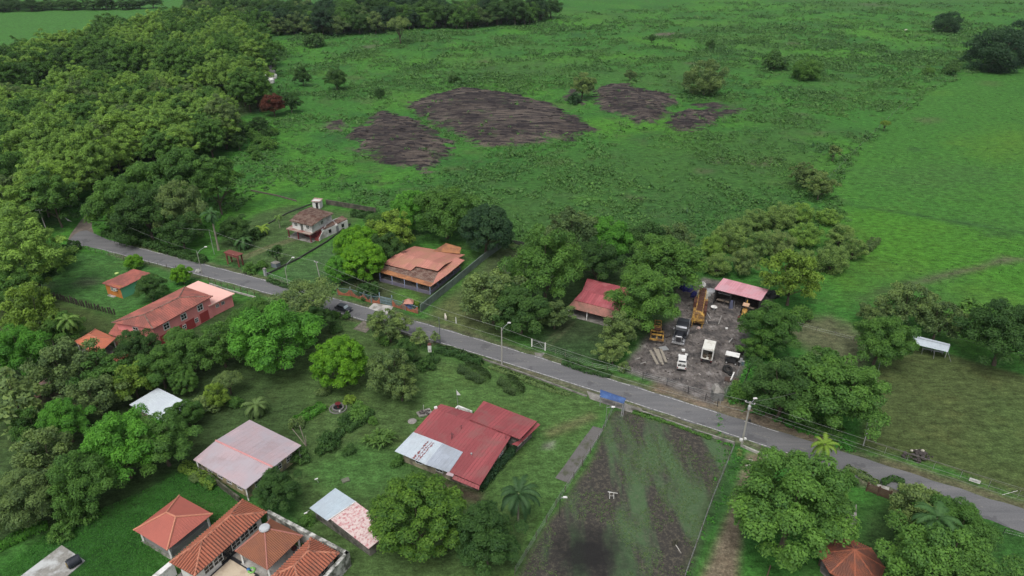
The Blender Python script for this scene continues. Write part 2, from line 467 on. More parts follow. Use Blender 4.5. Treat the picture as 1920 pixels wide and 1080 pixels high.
# mud yard, cultivated plot, rock
MUD = [(1172, 692), (1205, 640), (1262, 600), (1275, 545), (1322, 522), (1440, 545), (1440, 575), (1400, 610), (1404, 640), (1392, 690), (1358, 740), (1335, 758), (1250, 722)]
zone(MUD, (.105, .096, .09), 1.2, 1.0, 1, ch=2)
TILL = [(1150, 772), (1190, 768), (1290, 800), (1374, 838), (1285, 1100), (955, 1100), (1120, 845)]
zone(TILL, (.07, .065, .045), .8, .5, 1, ch=1)
LANE = [(1398, 850), (1432, 852), (1404, 925), (1392, 1000), (1388, 1100), (1305, 1100), (1350, 1000), (1376, 930)]
zone(LANE, (.15, .115, .09), .9, .6, .9)
zone([(1338, 905), (1372, 850), (1392, 860), (1375, 925), (1330, 1000), (1300, 1090), (1280, 1090)], (.032, .075, .025), 1, .8, .8)
ROCKS = [
    [(718, 208), (770, 222), (852, 268), (842, 298), (795, 322), (700, 298), (664, 262), (690, 232)],
    [(755, 194), (812, 178), (880, 164), (962, 176), (1030, 195), (1128, 244), (1062, 262), (1000, 270), (900, 276), (838, 244)],
    [(1112, 166), (1150, 156), (1180, 156), (1200, 168), (1262, 176), (1270, 196), (1240, 206), (1226, 228), (1196, 234), (1176, 220), (1150, 214), (1118, 202)],
    [(1246, 236), (1268, 216), (1290, 204), (1330, 210), (1390, 204), (1372, 218), (1336, 226), (1322, 240), (1290, 250)],
    [(1044, 182), (1072, 168), (1100, 186), (1094, 200), (1070, 192)],
    [(660, 240), (684, 234), (680, 268), (662, 262)],
    [(1198, 212), (1240, 204), (1262, 214), (1230, 236), (1206, 232)],
    [(1296, 196), (1340, 190), (1372, 200), (1330, 208)],
    [(610, 232), (640, 226), (652, 240), (622, 248)]]
for k, rp in enumerate(ROCKS):
    sel, t, d = zone(rp, None, 9.0 if k < 2 else 7, 5.5, .97 if k < 2 else .88, ch=0, wob_s=9)
    h = np.clip(d / 22, 0, 1)
    Z[sel] += 2.2 * (1 - (1 - h) ** 2) + np.clip(d, 0, 1) * .35 * np.floor(4 * fbm(X[sel] * .25, Y[sel], 7, 31)) * .5
# gentle roll of the far pasture
far = np.clip((Y - 300) / 200, 0, 1)
Z += far * (fbm(X, Y, 150, 77) - .5) * 6 * np.clip((1500 - Y) / 800, 0, 1)
Z[(Y < 295)] -= .0

def _edge(nt, val, lo, hi):
    mr = N(nt, 'ShaderNodeMapRange'); mr.inputs[1].default_value = lo; mr.inputs[2].default_value = hi; nt.links.new(val, mr.inputs[0]); return mr.outputs[0]
m, nt, out = nodes('ground_cover')
v = N(nt, 'ShaderNodeTexCoord').outputs['Object']
col = N(nt, 'ShaderNodeAttribute', attribute_name='col').outputs['Color']
zat = N(nt, 'ShaderNodeAttribute', attribute_name='zone').outputs['Color']
sp = N(nt, 'ShaderNodeSeparateColor'); nt.links.new(zat, sp.inputs[0])
g1 = ramp(nt, noise(nt, v, 2.6, 6, .75), [(.30, .45), (.52, 1.0), (.72, 1.5)])
g3 = ramp(nt, noise(nt, v, .8, 5, .75, map_scale=(.6, 1.2, 1)), [(.36, .58), (.52, 1.0), (.66, 1.35)])
g2 = ramp(nt, noise(nt, v, .35, 6, .7), [(.3, .68), (.7, 1.3)])
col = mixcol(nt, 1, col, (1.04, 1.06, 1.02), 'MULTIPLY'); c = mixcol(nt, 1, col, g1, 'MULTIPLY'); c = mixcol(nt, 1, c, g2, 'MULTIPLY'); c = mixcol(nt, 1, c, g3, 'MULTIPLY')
dry = ramp(nt, noise(nt, v, .12, 6, .7), [(.52, 0.0), (.72, .5)])
c = mixcol(nt, dry, c, mixcol(nt, 1, c, (1.3, 1.0, 1.0), 'MULTIPLY'))
# rock: long strata, lichen and soil
st = noise(nt, v, 1, 8, .78, map_scale=(.06, .5, 1), rotz=rad(-6))
rk = ramp(nt, st, [(.40, (.012, .0105, .012)), (.47, (.030, .025, .026)), (.52, (.085, .070, .060)), (.60, (.105, .088, .070)), (.66, (.030, .026, .026))])
rk = mixcol(nt, ramp(nt, noise(nt, v, .16, 6, .7), [(.57, 0.0), (.66, .8)]), rk, (.045, .078, .028))
rk = mixcol(nt, ramp(nt, noise(nt, v, .05, 4, .6), [(.42, .65), (.58, 0.0)]), rk, (.016, .013, .015))
rk = mixcol(nt, 1, rk, ramp(nt, noise(nt, v, 1.6, 5, .7), [(.3, .6), (.7, 1.4)]), 'MULTIPLY')
ad = N(nt, 'ShaderNodeMath', operation='MULTIPLY_ADD'); nt.links.new(noise(nt, v, .17, 10, .8, map_scale=(.6, 1, 1)), ad.inputs[0]); ad.inputs[1].default_value = 2.6; nt.links.new(sp.outputs[0], ad.inputs[2])
c = mixcol(nt, ramp(nt, ad.outputs[0], [(.0, 0.0), (.0, 0.0)]) if False else _edge(nt, ad.outputs[0], 1.70, 1.90), c, rk)
# cultivated plot: soil and regrowth in bands along the rows
rot = math.atan2((P(1290, 1060) - P(1365, 850)).x, -(P(1290, 1060) - P(1365, 850)).y)
bd = noise(nt, v, 1, 4, .55, map_scale=(.17, .035, 1), rotz=-rot)
tl = mixcol(nt, ramp(nt, bd, [(.49, 0.0), (.58, 1.0)]), (.038, .036, .033), (.056, .098, .046))
sd = ramp(nt, noise(nt, v, 1.5, 8, .85), [(.50, 0.0), (.57, 1.0)])
tl = mixcol(nt, sd, tl, mixcol(nt, ramp(nt, bd, [(.46, 0.0), (.62, 1.0)]), (.088, .080, .062), (.070, .112, .056)))
tl = mixcol(nt, ramp(nt, noise(nt, v, 9, 4, .8), [(.6, 0.0), (.7, .7)]), tl, (.13, .115, .08))
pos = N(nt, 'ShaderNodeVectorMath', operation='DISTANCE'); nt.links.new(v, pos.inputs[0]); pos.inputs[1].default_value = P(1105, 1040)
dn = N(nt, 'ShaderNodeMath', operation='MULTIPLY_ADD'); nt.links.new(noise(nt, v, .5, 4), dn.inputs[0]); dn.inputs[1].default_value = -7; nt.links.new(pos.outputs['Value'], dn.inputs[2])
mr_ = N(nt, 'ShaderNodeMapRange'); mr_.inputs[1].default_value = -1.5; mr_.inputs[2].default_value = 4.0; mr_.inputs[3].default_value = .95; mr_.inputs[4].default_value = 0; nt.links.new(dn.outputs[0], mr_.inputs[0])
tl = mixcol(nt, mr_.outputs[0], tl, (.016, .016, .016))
c = mixcol(nt, sp.outputs[1], c, tl)
# churned mud; palest stop paints in puddle sheen as well as pale tracks
md = ramp(nt, noise(nt, v, .32, 7, .72), [(.34, (.030, .030, .031)), (.47, (.076, .069, .065)), (.57, (.120, .108, .100)), (.68, (.205, .195, .190))])
md = mixcol(nt, 1, md, ramp(nt, noise(nt, v, 1.7, 6, .75, map_scale=(1, .45, 1), rotz=rad(25)), [(.3, .5), (.7, 1.6)]), 'MULTIPLY')
c = mixcol(nt, sp.outputs[2], c, md)
b = N(nt, 'ShaderNodeBsdfPrincipled'); b.inputs['Specular IOR Level'].default_value = .12
wet = ramp(nt, noise(nt, v, .25, 5, .6), [(.45, .95), (.55, .35)])
rr = mixcol(nt, sp.outputs[2], (.95, .95, .95), wet); nt.links.new(rr, b.inputs['Roughness'])
nt.links.new(c, b.inputs['Base Color'])
bp = N(nt, 'ShaderNodeBump'); bp.inputs['Strength'].default_value = .7; bp.inputs['Distance'].default_value = .35
nt.links.new(noise(nt, v, 1.6, 8, .75), bp.inputs['Height']); nt.links.new(bp.outputs[0], b.inputs['Normal'])
nt.links.new(b.outputs[0], out.inputs[0])
GROUND = m
nx, ny = len(gx), len(gy)
ii = (np.arange(ny - 1)[:, None] * nx + np.arange(nx - 1)[None, :]).ravel()
Fq = np.stack([ii, ii + 1, ii + 1 + nx, ii + nx], 1)
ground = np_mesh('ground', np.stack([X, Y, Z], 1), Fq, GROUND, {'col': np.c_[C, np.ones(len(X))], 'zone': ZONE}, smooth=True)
tag(ground, 'green pasture, lawns, mud yard and cultivated plot', None, None, 'structure')

def gz(x, y):
    """ground height (only the far pasture and the rocks rise)"""
    i = int(np.clip(np.searchsorted(gx, x) - 1, 0, nx - 2)); j = int(np.clip(np.searchsorted(gy, y) - 1, 0, ny - 2))
    return float(Z[j * nx + i])

# ------------------------------------------------------------------ road, markings, lanes
def strip(name, pts_l, pts_r, material, label=None):
    mb = MB()
    k = len(pts_l)
    mb.add(list(pts_l) + list(pts_r), [(k + i, k + i + 1, i + 1, i) for i in range(k - 1)])
    o = mb.build(name, material)
    return tag(o, label, None, None, 'structure')
def asphalt():
    m, nt, out = nodes('asphalt')
    v = N(nt, 'ShaderNodeTexCoord').outputs['Object']
    c = ramp(nt, noise(nt, v, 1, 6, .7, map_scale=(.05, .6, 1), rotz=-RA), [(.3, (.086, .088, .093)), (.55, (.114, .115, .119)), (.75, (.148, .144, .143))])
    c = mixcol(nt, 1, c, ramp(nt, noise(nt, v, 5, 5, .7), [(.3, .8), (.7, 1.2)]), 'MULTIPLY')
    c = mixcol(nt, ramp(nt, noise(nt, v, .5, 8, .75), [(.62, 0.0), (.70, .6)]), c, (.17, .155, .135))
    c = mixcol(nt, ramp(nt, noise(nt, v, .22, 4, .6), [(.60, 0.0), (.63, .5)]), c, (.055, .056, .06))
    b = N(nt, 'ShaderNodeBsdfPrincipled'); b.inputs['Roughness'].default_value = .8; b.inputs['Specular IOR Level'].default_value = .3
    nt.links.new(c, b.inputs['Base Color']); nt.links.new(b.outputs[0], out.inputs[0]); return m
ASPH = asphalt()
CONC = mat('concrete', (.27, .26, .24), .9, .35, .7, (.13, .125, .11), .55, .5)
PALECONC = mat('pale_concrete', (.42, .41, .38), .85, .25, .7, (.2, .19, .17), .45, .5)
LINE = mat('road_paint', (.50, .50, .49), .8, .35, 3, (.13, .13, .13), .45, 2.2)
CENT = mat('worn_centre_paint', (.24, .235, .20), .8, .45, 3, (.1, .1, .1), .55, 1.6)
SOIL = mat('packed_earth', (.13, .11, .09), .95, .35, .5, (.2, .17, .14), .4, .4)
GRAVEL = mat('grey_gravel', (.13, .125, .12), .95, .4, 6, (.07, .075, .05), .35, .5)
ss = [(-190 + i * 2.0) for i in range(150)]
def edge_wob(s, k): return .18 * math.sin(s * .9 + k) + .12 * math.sin(s * 2.3 + 2 * k)
strip('road', [RP(s, ROAD_HALF + edge_wob(s, 0), .03) for s in ss], [RP(s, -ROAD_HALF - edge_wob(s, 1), .03) for s in ss], ASPH, 'grey two lane asphalt road crossing the village')
mb = MB()
for side, s0, s1 in ((1, -186, -17), (1, -12, -6), (-1, -186, 3), (1, 40, 90)):
    q = [s0 + i for i in range(int(s1 - s0) + 1)]
    for a, b_ in zip(q[:-1], q[1:]):
        if side == 1 and R_.random() < .06: continue
        o0, o1 = side * (ROAD_HALF - .34), side * (ROAD_HALF - .18)
        mb.add([RP(a, o0, .036), RP(b_, o0, .036), RP(b_, o1, .036), RP(a, o1, .036)], [(0, 1, 2, 3)])
tag(mb.build('edge_line', LINE), 'white painted edge lines of the road', None, None, 'structure')
mb = MB()
s = -170.0
while s < 100:
    mb.add([RP(s, -.05, .036), RP(s + 3, -.05, .036), RP(s + 3, .07, .036), RP(s, .07, .036)], [(0, 1, 2, 3)]); s += 8.0
tag(mb.build('centre_line', CENT), 'worn dashed centre line of the road', None, None, 'structure')
# earth road past the end of the tarmac
strip('dirt_road', [P(x, y, .02) for x, y in ((126, 452), (133, 438), (146, 421), (159, 404), (172, 392))], [P(x, y, .02) for x, y in ((176, 436), (172, 426), (172, 413), (176, 402), (188, 392))], SOIL, 'brown dirt road beyond the end of the asphalt')
mb = MB(); e_ = [RP(-184, 2.75, .026), RP(-189, 2.8, .026)] + [P(x, y, .026) for x, y in ((163, 432), (150, 433.5), (139, 440), (131, 449), (126, 459), (138, 462))] + [RP(-190, -2.8, .026), RP(-184, -2.75, .026)]; mb.add(e_[::-1], [tuple(range(len(e_)))]); tag(mb.build('road_end', ASPH), 'rounded end of the asphalt at the road bend', None, None, 'structure')
# low concrete edge along the cultivated plot, kerbs and drain covers
def wall_line(name, pts, h, w, material, label, cat, z0=-.1):
    t = thing(name, pts[0], label, cat)
    for i, (a, b_) in enumerate(zip(pts[:-1], pts[1:])):
        mb = MB(); d = b_ - a; L = d.length
        mb.box((a + b_) / 2 + Vector((0, 0, (h + z0) / 2 - (a.z + b_.z) / 2)), (L, w, h - z0), math.atan2(d.y, d.x))
        mb.build('wall', material, t)
    return t
strip('gravel_strip', [P(a, b_, .03) for a, b_ in ((1112, 799), (1090, 828), (1062, 868), (1041, 896))], [P(a, b_, .03) for a, b_ in ((1132, 804), (1112, 836), (1086, 876), (1066, 906))], GRAVEL, 'grey gravel strip beside the cultivated plot')
strip('concrete_driveway', [P(a, b_, .035) for a, b_ in ((701, 568), (690, 578))], [P(a, b_, .035) for a, b_ in ((738, 574), (728, 590))], PALECONC, 'pale concrete apron in front of the blue gate')
strip('concrete_path', [P(a, b_, .035) for a, b_ in ((683, 600), (662, 617))], [P(a, b_, .035) for a, b_ in ((703, 607), (686, 624))], mat('earthy_concrete', (.19, .17, .145), .95, .4, 1.2, (.10, .095, .07), .6, .9), 'pale concrete driveway bridging the ditch')
# ------------------------------------------------------------------ foliage meshes
def leaves(p, n, ln, wd, r, droop=0.0, along=None):
    """rhombic leaf sprays: p positions, n facing, ln/wd sizes (arrays or numbers)"""
    k = len(p)
    n = n / (np.linalg.norm(n, axis=1, keepdims=True) + 1e-9)
    a = r.normal(size=(k, 3)) if along is None else along + r.normal(size=(k, 3)) * .25
    a -= n * (a * n).sum(1, keepdims=True); a /= np.linalg.norm(a, axis=1, keepdims=True) + 1e-9
    b = np.cross(n, a)
    ln = np.broadcast_to(np.asarray(ln, float), (k,))[:, None] * r.uniform(.5, 1.5, (k, 1)); wd = np.broadcast_to(np.asarray(wd, float), (k,))[:, None] * r.uniform(.7, 1.3, (k, 1))
    v = np.stack([p - a * ln * .5, p + b * wd * .5 + n * ln * .06, p + a * ln * .5 - n * ln * (.12 + droop), p - b * wd * .5 + n * ln * .06], 1)
    return v

def leaf_mesh(name, V, tint):
    k = len(V)
    me = bpy.data.meshes.new(name)
    me.vertices.add(k * 4); me.vertices.foreach_set('co', V.reshape(-1).astype(np.float32))
    me.loops.add(k * 4); me.loops.foreach_set('vertex_index', np.arange(k * 4, dtype=np.int32))
    me.polygons.add(k); me.polygons.foreach_set('loop_start', np.arange(0, k * 4, 4, dtype=np.int32)); me.polygons.foreach_set('loop_total', np.full(k, 4, np.int32))
    ca = me.color_attributes.new('leaf', 'FLOAT_COLOR', 'POINT')
    t = np.repeat(np.clip(tint, 0, 1), 4)
    ca.data.foreach_set('color', np.stack([t, t, t, np.ones_like(t)], 1).astype(np.float32).ravel())
    me.update(calc_edges=True)
    return me

def sphere_pts(r, k):
    d = r.normal(size=(k, 3)); return d / np.linalg.norm(d, axis=1, keepdims=True)

def crown_data(seed, nl, lobes, lobe_r, rz, leaf, hf, spread=.95, irregular=.12, fill=.12, cut=-.35, shell=.55, jit=.55):
    """crown of radius ~1 with its centre at height hf: lobes of leaf sprays over a dome"""
    r = np.random.default_rng(seed)
    # lobe centres: golden-angle points on the upper part of an ellipsoid
    k = np.arange(lobes); zc = 1 - (k + .5) / lobes * (1 - cut)
    ph = k * 2.39996 + r.uniform(0, 6.28) + r.normal(size=lobes) * .25
    rr = np.sqrt(np.maximum(0, 1 - zc * zc)) * (spread - lobe_r * .75) * (1 + r.normal(size=lobes) * irregular)
    cen = np.stack([rr * np.cos(ph), rr * np.sin(ph), zc * rz * (1 - lobe_r * .55) * (1 + r.normal(size=lobes) * irregular)], 1)
    lr = lobe_r * r.uniform(.7, 1.3, lobes)
    w = lr ** 2; idx = r.choice(lobes, nl, p=w / w.sum())
    d = sphere_pts(r, nl)
    d[:, 2] = np.where(d[:, 2] < -.3, -d[:, 2], d[:, 2])
    rad_ = lr[idx] * (shell + (1 - shell) * r.random(nl) ** .5) * (1 + .22 * np.sin(d[:, 0] * 7 + idx) * np.cos(d[:, 1] * 6 + idx * 2))
    p = cen[idx] + d * rad_[:, None] * np.array([1, 1, .85])
    nf = int(nl * fill)
    q = sphere_pts(r, nf) * (r.random((nf, 1)) ** .4) * np.array([.75, .75, rz * .7]); q[:, 2] = np.abs(q[:, 2]) * .9 - .1
    nrm = d + np.array([0, 0, .9]) + r.normal(size=(nl, 3)) * jit
    lob_t = r.uniform(-.2, .2, lobes)
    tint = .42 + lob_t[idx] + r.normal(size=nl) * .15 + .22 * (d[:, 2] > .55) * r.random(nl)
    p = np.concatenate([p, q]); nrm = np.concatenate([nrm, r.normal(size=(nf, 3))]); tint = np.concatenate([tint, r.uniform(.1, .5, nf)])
    V = leaves(p, nrm, leaf, leaf * .62, r)
    V[:, :, 2] += hf
    return V, tint, cen + np.array([0, 0, hf])

def trunk_mesh(name, cen, hf, r0, seed, limbs=6, m=BARK):
    r = random.Random(seed); mb = MB()
    fork = hf * .42
    mb.tube([(0, 0, -.03), (r.uniform(-.02, .02), 0, fork * .5), (0, r.uniform(-.02, .02), fork), (.02, 0, hf * .95)], [r0 * 1.35, r0, r0 * .85, r0 * .4], 7)
    pick = sorted(range(len(cen)), key=lambda i: r.random())[:limbs]
    for i in pick:
        c = Vector(cen[i]); mid = Vector((c.x * .45, c.y * .45, fork + (c.z - fork) * .42))
        mb.tube([(0, 0, fork * r.uniform(.7, 1.0)), mid, c * .97], [r0 * .55, r0 * .36, r0 * .14], 5)
    me = bpy.data.meshes.new(name); me.from_pydata(mb.v, [], mb.f); me.materials.append(m); me.update()
    return me

PROTO = {}
def proto(kind, n, hf, r0=.05, limbs=6, bark=BARK, **kw):
    L = []
    for i in range(n):
        V, t, cen = crown_data(hash_(kind) + i * 17, hf=hf, **kw)
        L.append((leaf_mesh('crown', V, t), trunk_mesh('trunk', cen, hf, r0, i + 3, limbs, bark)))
    PROTO[kind] = (L, hf)
def hash_(s): return sum(ord(c) * (i + 3) for i, c in enumerate(s))
proto('mango', 2, .92, nl=26000, lobes=95, lobe_r=.165, rz=.84, leaf=.052, irregular=.045, shell=.6, cut=-.65, fill=.14, jit=.4)
proto('lumpy', 2, .95, nl=30000, lobes=60, lobe_r=.22, rz=.82, leaf=.049, irregular=.16, cut=-.55, fill=.14, jit=.45)
proto('broad', 3, 1.0, nl=30000, lobes=60, lobe_r=.205, rz=.80, leaf=.050, irregular=.22, cut=-.5, fill=.14)
proto('forest', 4, 1.45, r0=.035, limbs=5, nl=17000, lobes=90, lobe_r=.165, rz=.95, leaf=.066, irregular=.24, cut=-.75, fill=.16, shell=.35, jit=.5)
proto('loose', 2, .95, limbs=12, nl=10000, lobes=44, lobe_r=.21, rz=.78, leaf=.085, irregular=.25, cut=-.5, fill=.12, shell=.3, jit=.9)
proto('flat', 2, 1.05, limbs=9, nl=9000, lobes=34, lobe_r=.24, rz=.42, leaf=.062, irregular=.18, cut=-.05, fill=.05, shell=.3)
proto('thicket', 3, .80, limbs=8, nl=11000, lobes=34, lobe_r=.25, rz=.80, leaf=.066, irregular=.22, cut=-.75, fill=.15, shell=.3, jit=.9)
proto('mound', 3, .62, limbs=6, nl=15000, lobes=64, lobe_r=.215, rz=.72, leaf=.058, irregular=.16, cut=-.97, fill=.14, shell=.4, jit=.7)
proto('bush', 3, .45, r0=.06, limbs=4, nl=1800, lobes=16, lobe_r=.36, rz=.62, leaf=.16, irregular=.2, cut=-.5, fill=.15)
proto('sapling', 2, 1.5, r0=.045, limbs=7, nl=1100, lobes=14, lobe_r=.36, rz=.95, leaf=.20, irregular=.3, cut=-.7, fill=.1, shell=.2)

def frond_tree(name, seed, h, fr_n, fr_len, up, m_len=.16, lean=.0, skirt=0, r0=.16, leaf_w=.13, segs=15, start=.10):
    """palm: ringed trunk and arching feathered fronds; returns crown mesh, trunk mesh"""
    r = np.random.default_rng(seed); R2 = random.Random(seed)
    top = np.array([lean * h, lean * h * .4, h])
    Vs = []; T = []
    for i in range(fr_n + skirt):
        dead = i >= fr_n
        az = i * 2.39996 + r.uniform(-.2, .2)
        el = (up - 1.45 * (i / max(1, fr_n - 1)) ** .9) if not dead else r.uniform(-1.5, -1.1)
        L = fr_len * r.uniform(.85, 1.1) * (.75 if dead else 1)
        pos = top.copy(); ang = el
        hd = np.array([math.cos(az), math.sin(az), 0])
        pts = []
        for sgm in range(segs * 2):
            d = hd * math.cos(ang) + np.array([0, 0, math.sin(ang)])
            pos = pos + d * L / (segs * 2); ang -= (1.15 / (segs * 2)) * (1 + sgm / segs)
            ang = max(ang, -1.5)
            pts.append((pos.copy(), d))
        for j, (q, d) in enumerate(pts):
            f = (j + 1) / len(pts)
            if f < start: continue
            side = np.cross(d, np.array([0, 0, 1.])); side /= np.linalg.norm(side) + 1e-6
            ll = m_len * fr_len * math.sin(math.pi * min(1, f * .86 + .12)) ** .6 * (1.25 if not dead else .7)
            for sd in (-1, 1):
                ld = side * sd * .85 + d * .55 + np.array([0, 0, -.28 - .3 * r.random()]); ld /= np.linalg.norm(ld)
                nn = np.cross(ld, d) * sd; nn /= np.linalg.norm(nn) + 1e-6
                w = leaf_w * fr_len * .35
                wd = d * w
                Vs.append([q - wd * .5, q + ld * ll * .5 - wd * .3 + np.array([0, 0, .03 * ll]), q + ld * ll, q + wd * .6])
                T.append(.06 if dead else .35 + .25 * r.random() + .2 * (i < fr_n * .4))
    cm = leaf_mesh('crown', np.array(Vs), np.array(T))
    mb = MB(); k = 7
    pp = [Vector((lean * h * (j / k) ** 1.7, lean * h * .4 * (j / k) ** 1.7, h * j / k)) for j in range(k + 1)]
    mb.tube(pp, [r0 * (1.35 if j == 0 else 1.0 - .35 * j / k) for j in range(k + 1)], 8)
    me = bpy.data.meshes.new('trunk'); me.from_pydata(mb.v, [], mb.f); me.materials.append(PALEBARK); me.update()
    return cm, me

# leaf colours (albedo)
LM = {
    'lime': leaf_mat('lime_mango_leaves', (.070, .190, .014), .08, young=(.125, .270, .014)),
    'bright': leaf_mat('bright_green_leaves', (.046, .140, .018), .15),
    'green': leaf_mat('mid_green_leaves', (.047, .108, .022), .2),
    'dark': leaf_mat('dark_green_leaves', (.029, .070, .018), .2),
    'deep': leaf_mat('blackish_green_leaves', (.018, .048, .020), .15),
    'teak': leaf_mat('yellow_green_plantation_leaves', (.104, .182, .036), .2),
    'olive': leaf_mat('olive_leaves', (.070, .112, .038), .2),
    'pale': leaf_mat('pale_grey_green_leaves', (.090, .136, .044), .15),
    'yellow': leaf_mat('yellow_green_leaves', (.090, .150, .024), .15),
    'glossy': leaf_mat('glossy_leaves_with_yellow_tips', (.030, .084, .016), .1, young=(.098, .185, .022)),
    'scrub': leaf_mat('pale_scrub_leaves', (.092, .150, .042), .18),
    'rust': leaf_mat('rust_brown_leaves', (.070, .024, .016), .2),
    'palm': leaf_mat('palm_fronds', (.060, .115, .028), .15),
    'palmdark': leaf_mat('dark_palm_fronds', (.030, .075, .026), .15),
    'hedge': leaf_mat('hedge_leaves', (.036, .066, .022), .15),
    'weed': leaf_mat('weed_leaves', (.028, .072, .020), .3, .2, young=(.065, .14, .028)),
    'grass': leaf_mat('long_grass_blades', (.032, .118, .018), .15, .35),
}
TINTED = {}
def mesh_obj(name, me, m, parent=None):
    if m is not None:
        # one shared mesh per shape and leaf colour, so that all copies are instances
        if (me.name, m.name) not in TINTED:
            q = me if not me.materials else me.copy()
            q.materials.clear(); q.materials.append(m); TINTED[(me.name, m.name)] = q
        me = TINTED[(me.name, m.name)]
    o = bpy.data.objects.new(name, me); COL.objects.link(o)
    if parent is not None: o.parent = parent
    return o
def name_of(kind, nm=None): return nm or {'mango': 'mango_tree', 'lumpy': 'mango_tree', 'forest': 'forest_tree', 'bush': 'bush', 'thicket': 'thicket_tree', 'sapling': 'young_tree', 'flat': 'spreading_tree'}.get(kind, 'broadleaf_tree')

TREES = []
def plant(x, y, R, kind, leaf, label, nm=None, group=None, sq=1.0, cat=None):
    L, hf = PROTO[kind]
    i = R_.randrange(len(L))
    t = local_thing(name_of(kind, nm), (x, y, gz(x, y) - .05), label, cat or ('bush' if kind == 'bush' else 'tree'), R_.uniform(0, 6.28), group)
    t.scale = (R * R_.uniform(.88, 1.12), R * R_.uniform(.88, 1.12), R * sq * R_.uniform(.94, 1.08))
    t.rotation_euler = (R_.uniform(-.09, .09), R_.uniform(-.09, .09), R_.uniform(0, 6.28))
    mesh_obj('trunk', L[i][1], None, t)
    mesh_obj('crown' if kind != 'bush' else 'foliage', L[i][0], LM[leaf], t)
    TREES.append((x, y, R))
    return t
def tree(px, py, rpx, kind, leaf, label, **kw):
    """crown centred at photo position, half-width rpx"""
    sq = kw.get('sq', 1.0); hf = PROTO[kind][1]; z = 5.0
    for _ in range(8):
        w = P(px, py, z); R = rpx * depth(w) / F_PX; z = R * hf * sq
    return plant(w.x, w.y, R, kind, leaf, label, **kw)
def palm(px, py, h, label, cm, tm, m, nm='coconut_palm', sc=1.0, top=True, rz=None, group=None):
    w = P(px, py, h if top else 0)
    t = local_thing(nm, (w.x, w.y, 0), label, 'palm', R_.uniform(0, 6.28) if rz is None else rz, group)
    t.scale = (sc,) * 3
    mesh_obj('trunk', tm, None, t); mesh_obj('crown', cm, m, t)
    return t

# hedges and clumps as leaf shells over a body
def leaf_shell(name, spine, w, h, leaf, m, label, cat, n=None, dens=26, rnd=.5, group=None, seed=1):
    """hedge following spine points (x,y): rounded section of width w, height h"""
    r = np.random.default_rng(seed + int(abs(spine[0][0]) * 7))
    t = local_thing(name, (0, 0, 0), label, cat, 0, group)
    o = np.array([spine[0][0], spine[0][1], 0]); t.location = o
    S = np.array([(p[0], p[1]) for p in spine]) - o[:2]
    seg = np.linalg.norm(np.diff(S, axis=0), axis=1); cum = np.r_[0, np.cumsum(seg)]
    k = n or int(2.2 * dens * (cum[-1] + w) * (w + 2 * h))
    s = r.uniform(-w * .4, cum[-1] + w * .4, k); sc = np.clip(s, 0, cum[-1])
    c = np.stack([np.interp(sc, cum, S[:, 0]), np.interp(sc, cum, S[:, 1])], 1)
    i = np.clip(np.searchsorted(cum, sc) - 1, 0, len(seg) - 1); d = np.diff(S, axis=0)[i] / seg[i][:, None]
    c += d * (s - sc)[:, None]
    nn = np.stack([-d[:, 1], d[:, 0]], 1)
    th = r.uniform(-.1, math.pi + .1, k); rr = (1 - .25 * r.random(k) ** 2) * (1 + .14 * np.sin(s * 2.1 + th * 3))
    endf = np.sqrt(np.clip(1 - ((s - sc) / (w * .5)) ** 2, .05, 1))
    cx, sz = np.cos(th), np.sin(th)
    cx = np.sign(cx) * np.abs(cx) ** rnd; sz = np.sign(sz) * np.abs(sz) ** rnd
    p = np.concatenate([c + nn * (cx * rr * w / 2 * endf)[:, None], (np.maximum(sz, 0) * rr * h * (.6 + .4 * endf))[:, None]], 1)
    nr = np.concatenate([nn * cx[:, None], sz[:, None] + .3], 1) + r.normal(size=(k, 3)) * .55
    me = leaf_mesh('foliage', leaves(p, nr, leaf, leaf * .6, r), .4 + r.normal(size=k) * .18)
    mesh_obj('foliage', me, m, t)
    mb = MB()
    for a in np.arange(.3, max(.5, cum[-1]), 1.1):
        x, y = np.interp(a, cum, S[:, 0]), np.interp(a, cum, S[:, 1]); mb.tube([(x, y, -.05), (x + .05, y, h * .7)], .04, 5)
    mb.build('stem', BARK, t)
    return t

# ------------------------------------------------------------------ stuff: weeds and rough growth in the pasture, long grass
def inpoly(poly, X, Y): return sdf(poly, X, Y) > 0
def scatter(poly, n, seed):
    r = np.random.default_rng(seed); xs = [p[0] for p in poly]; ys = [p[1] for p in poly]
    x = r.uniform(min(xs), max(xs), n); y = r.uniform(min(ys), max(ys), n)
    k = inpoly(poly, x, y); return x[k], y[k], r
def gz_arr(x, y):
    i = np.clip(np.searchsorted(gx, x) - 1, 0, nx - 2); j = np.clip(np.searchsorted(gy, y) - 1, 0, ny - 2); return Z[j * nx + i]
def clumps(name, x, y, size, per, m, label, r, leaf=.42, flat=.8, tint=None, wf=1.0):
    k = len(x); idx = np.repeat(np.arange(k), per)
    d = sphere_pts(r, k * per); d[:, 2] = np.abs(d[:, 2])
    S = size[idx]
    p = np.stack([x[idx], y[idx], gz_arr(x, y)[idx]], 1) + d * (S * (.45 + .55 * r.random(len(S))))[:, None] * np.array([1, 1, flat])
    V = leaves(p, d + np.array([0, 0, .5]) + r.normal(size=d.shape) * .6, S * leaf * 1.4, S * leaf * wf, r)
    tt = (tint if tint is not None else np.full(k, .4))[idx] + r.normal(size=len(idx)) * .15
    o = mesh_obj(name, leaf_mesh(name, V, tt), m)
    return tag(o, label, None, None, 'stuff')
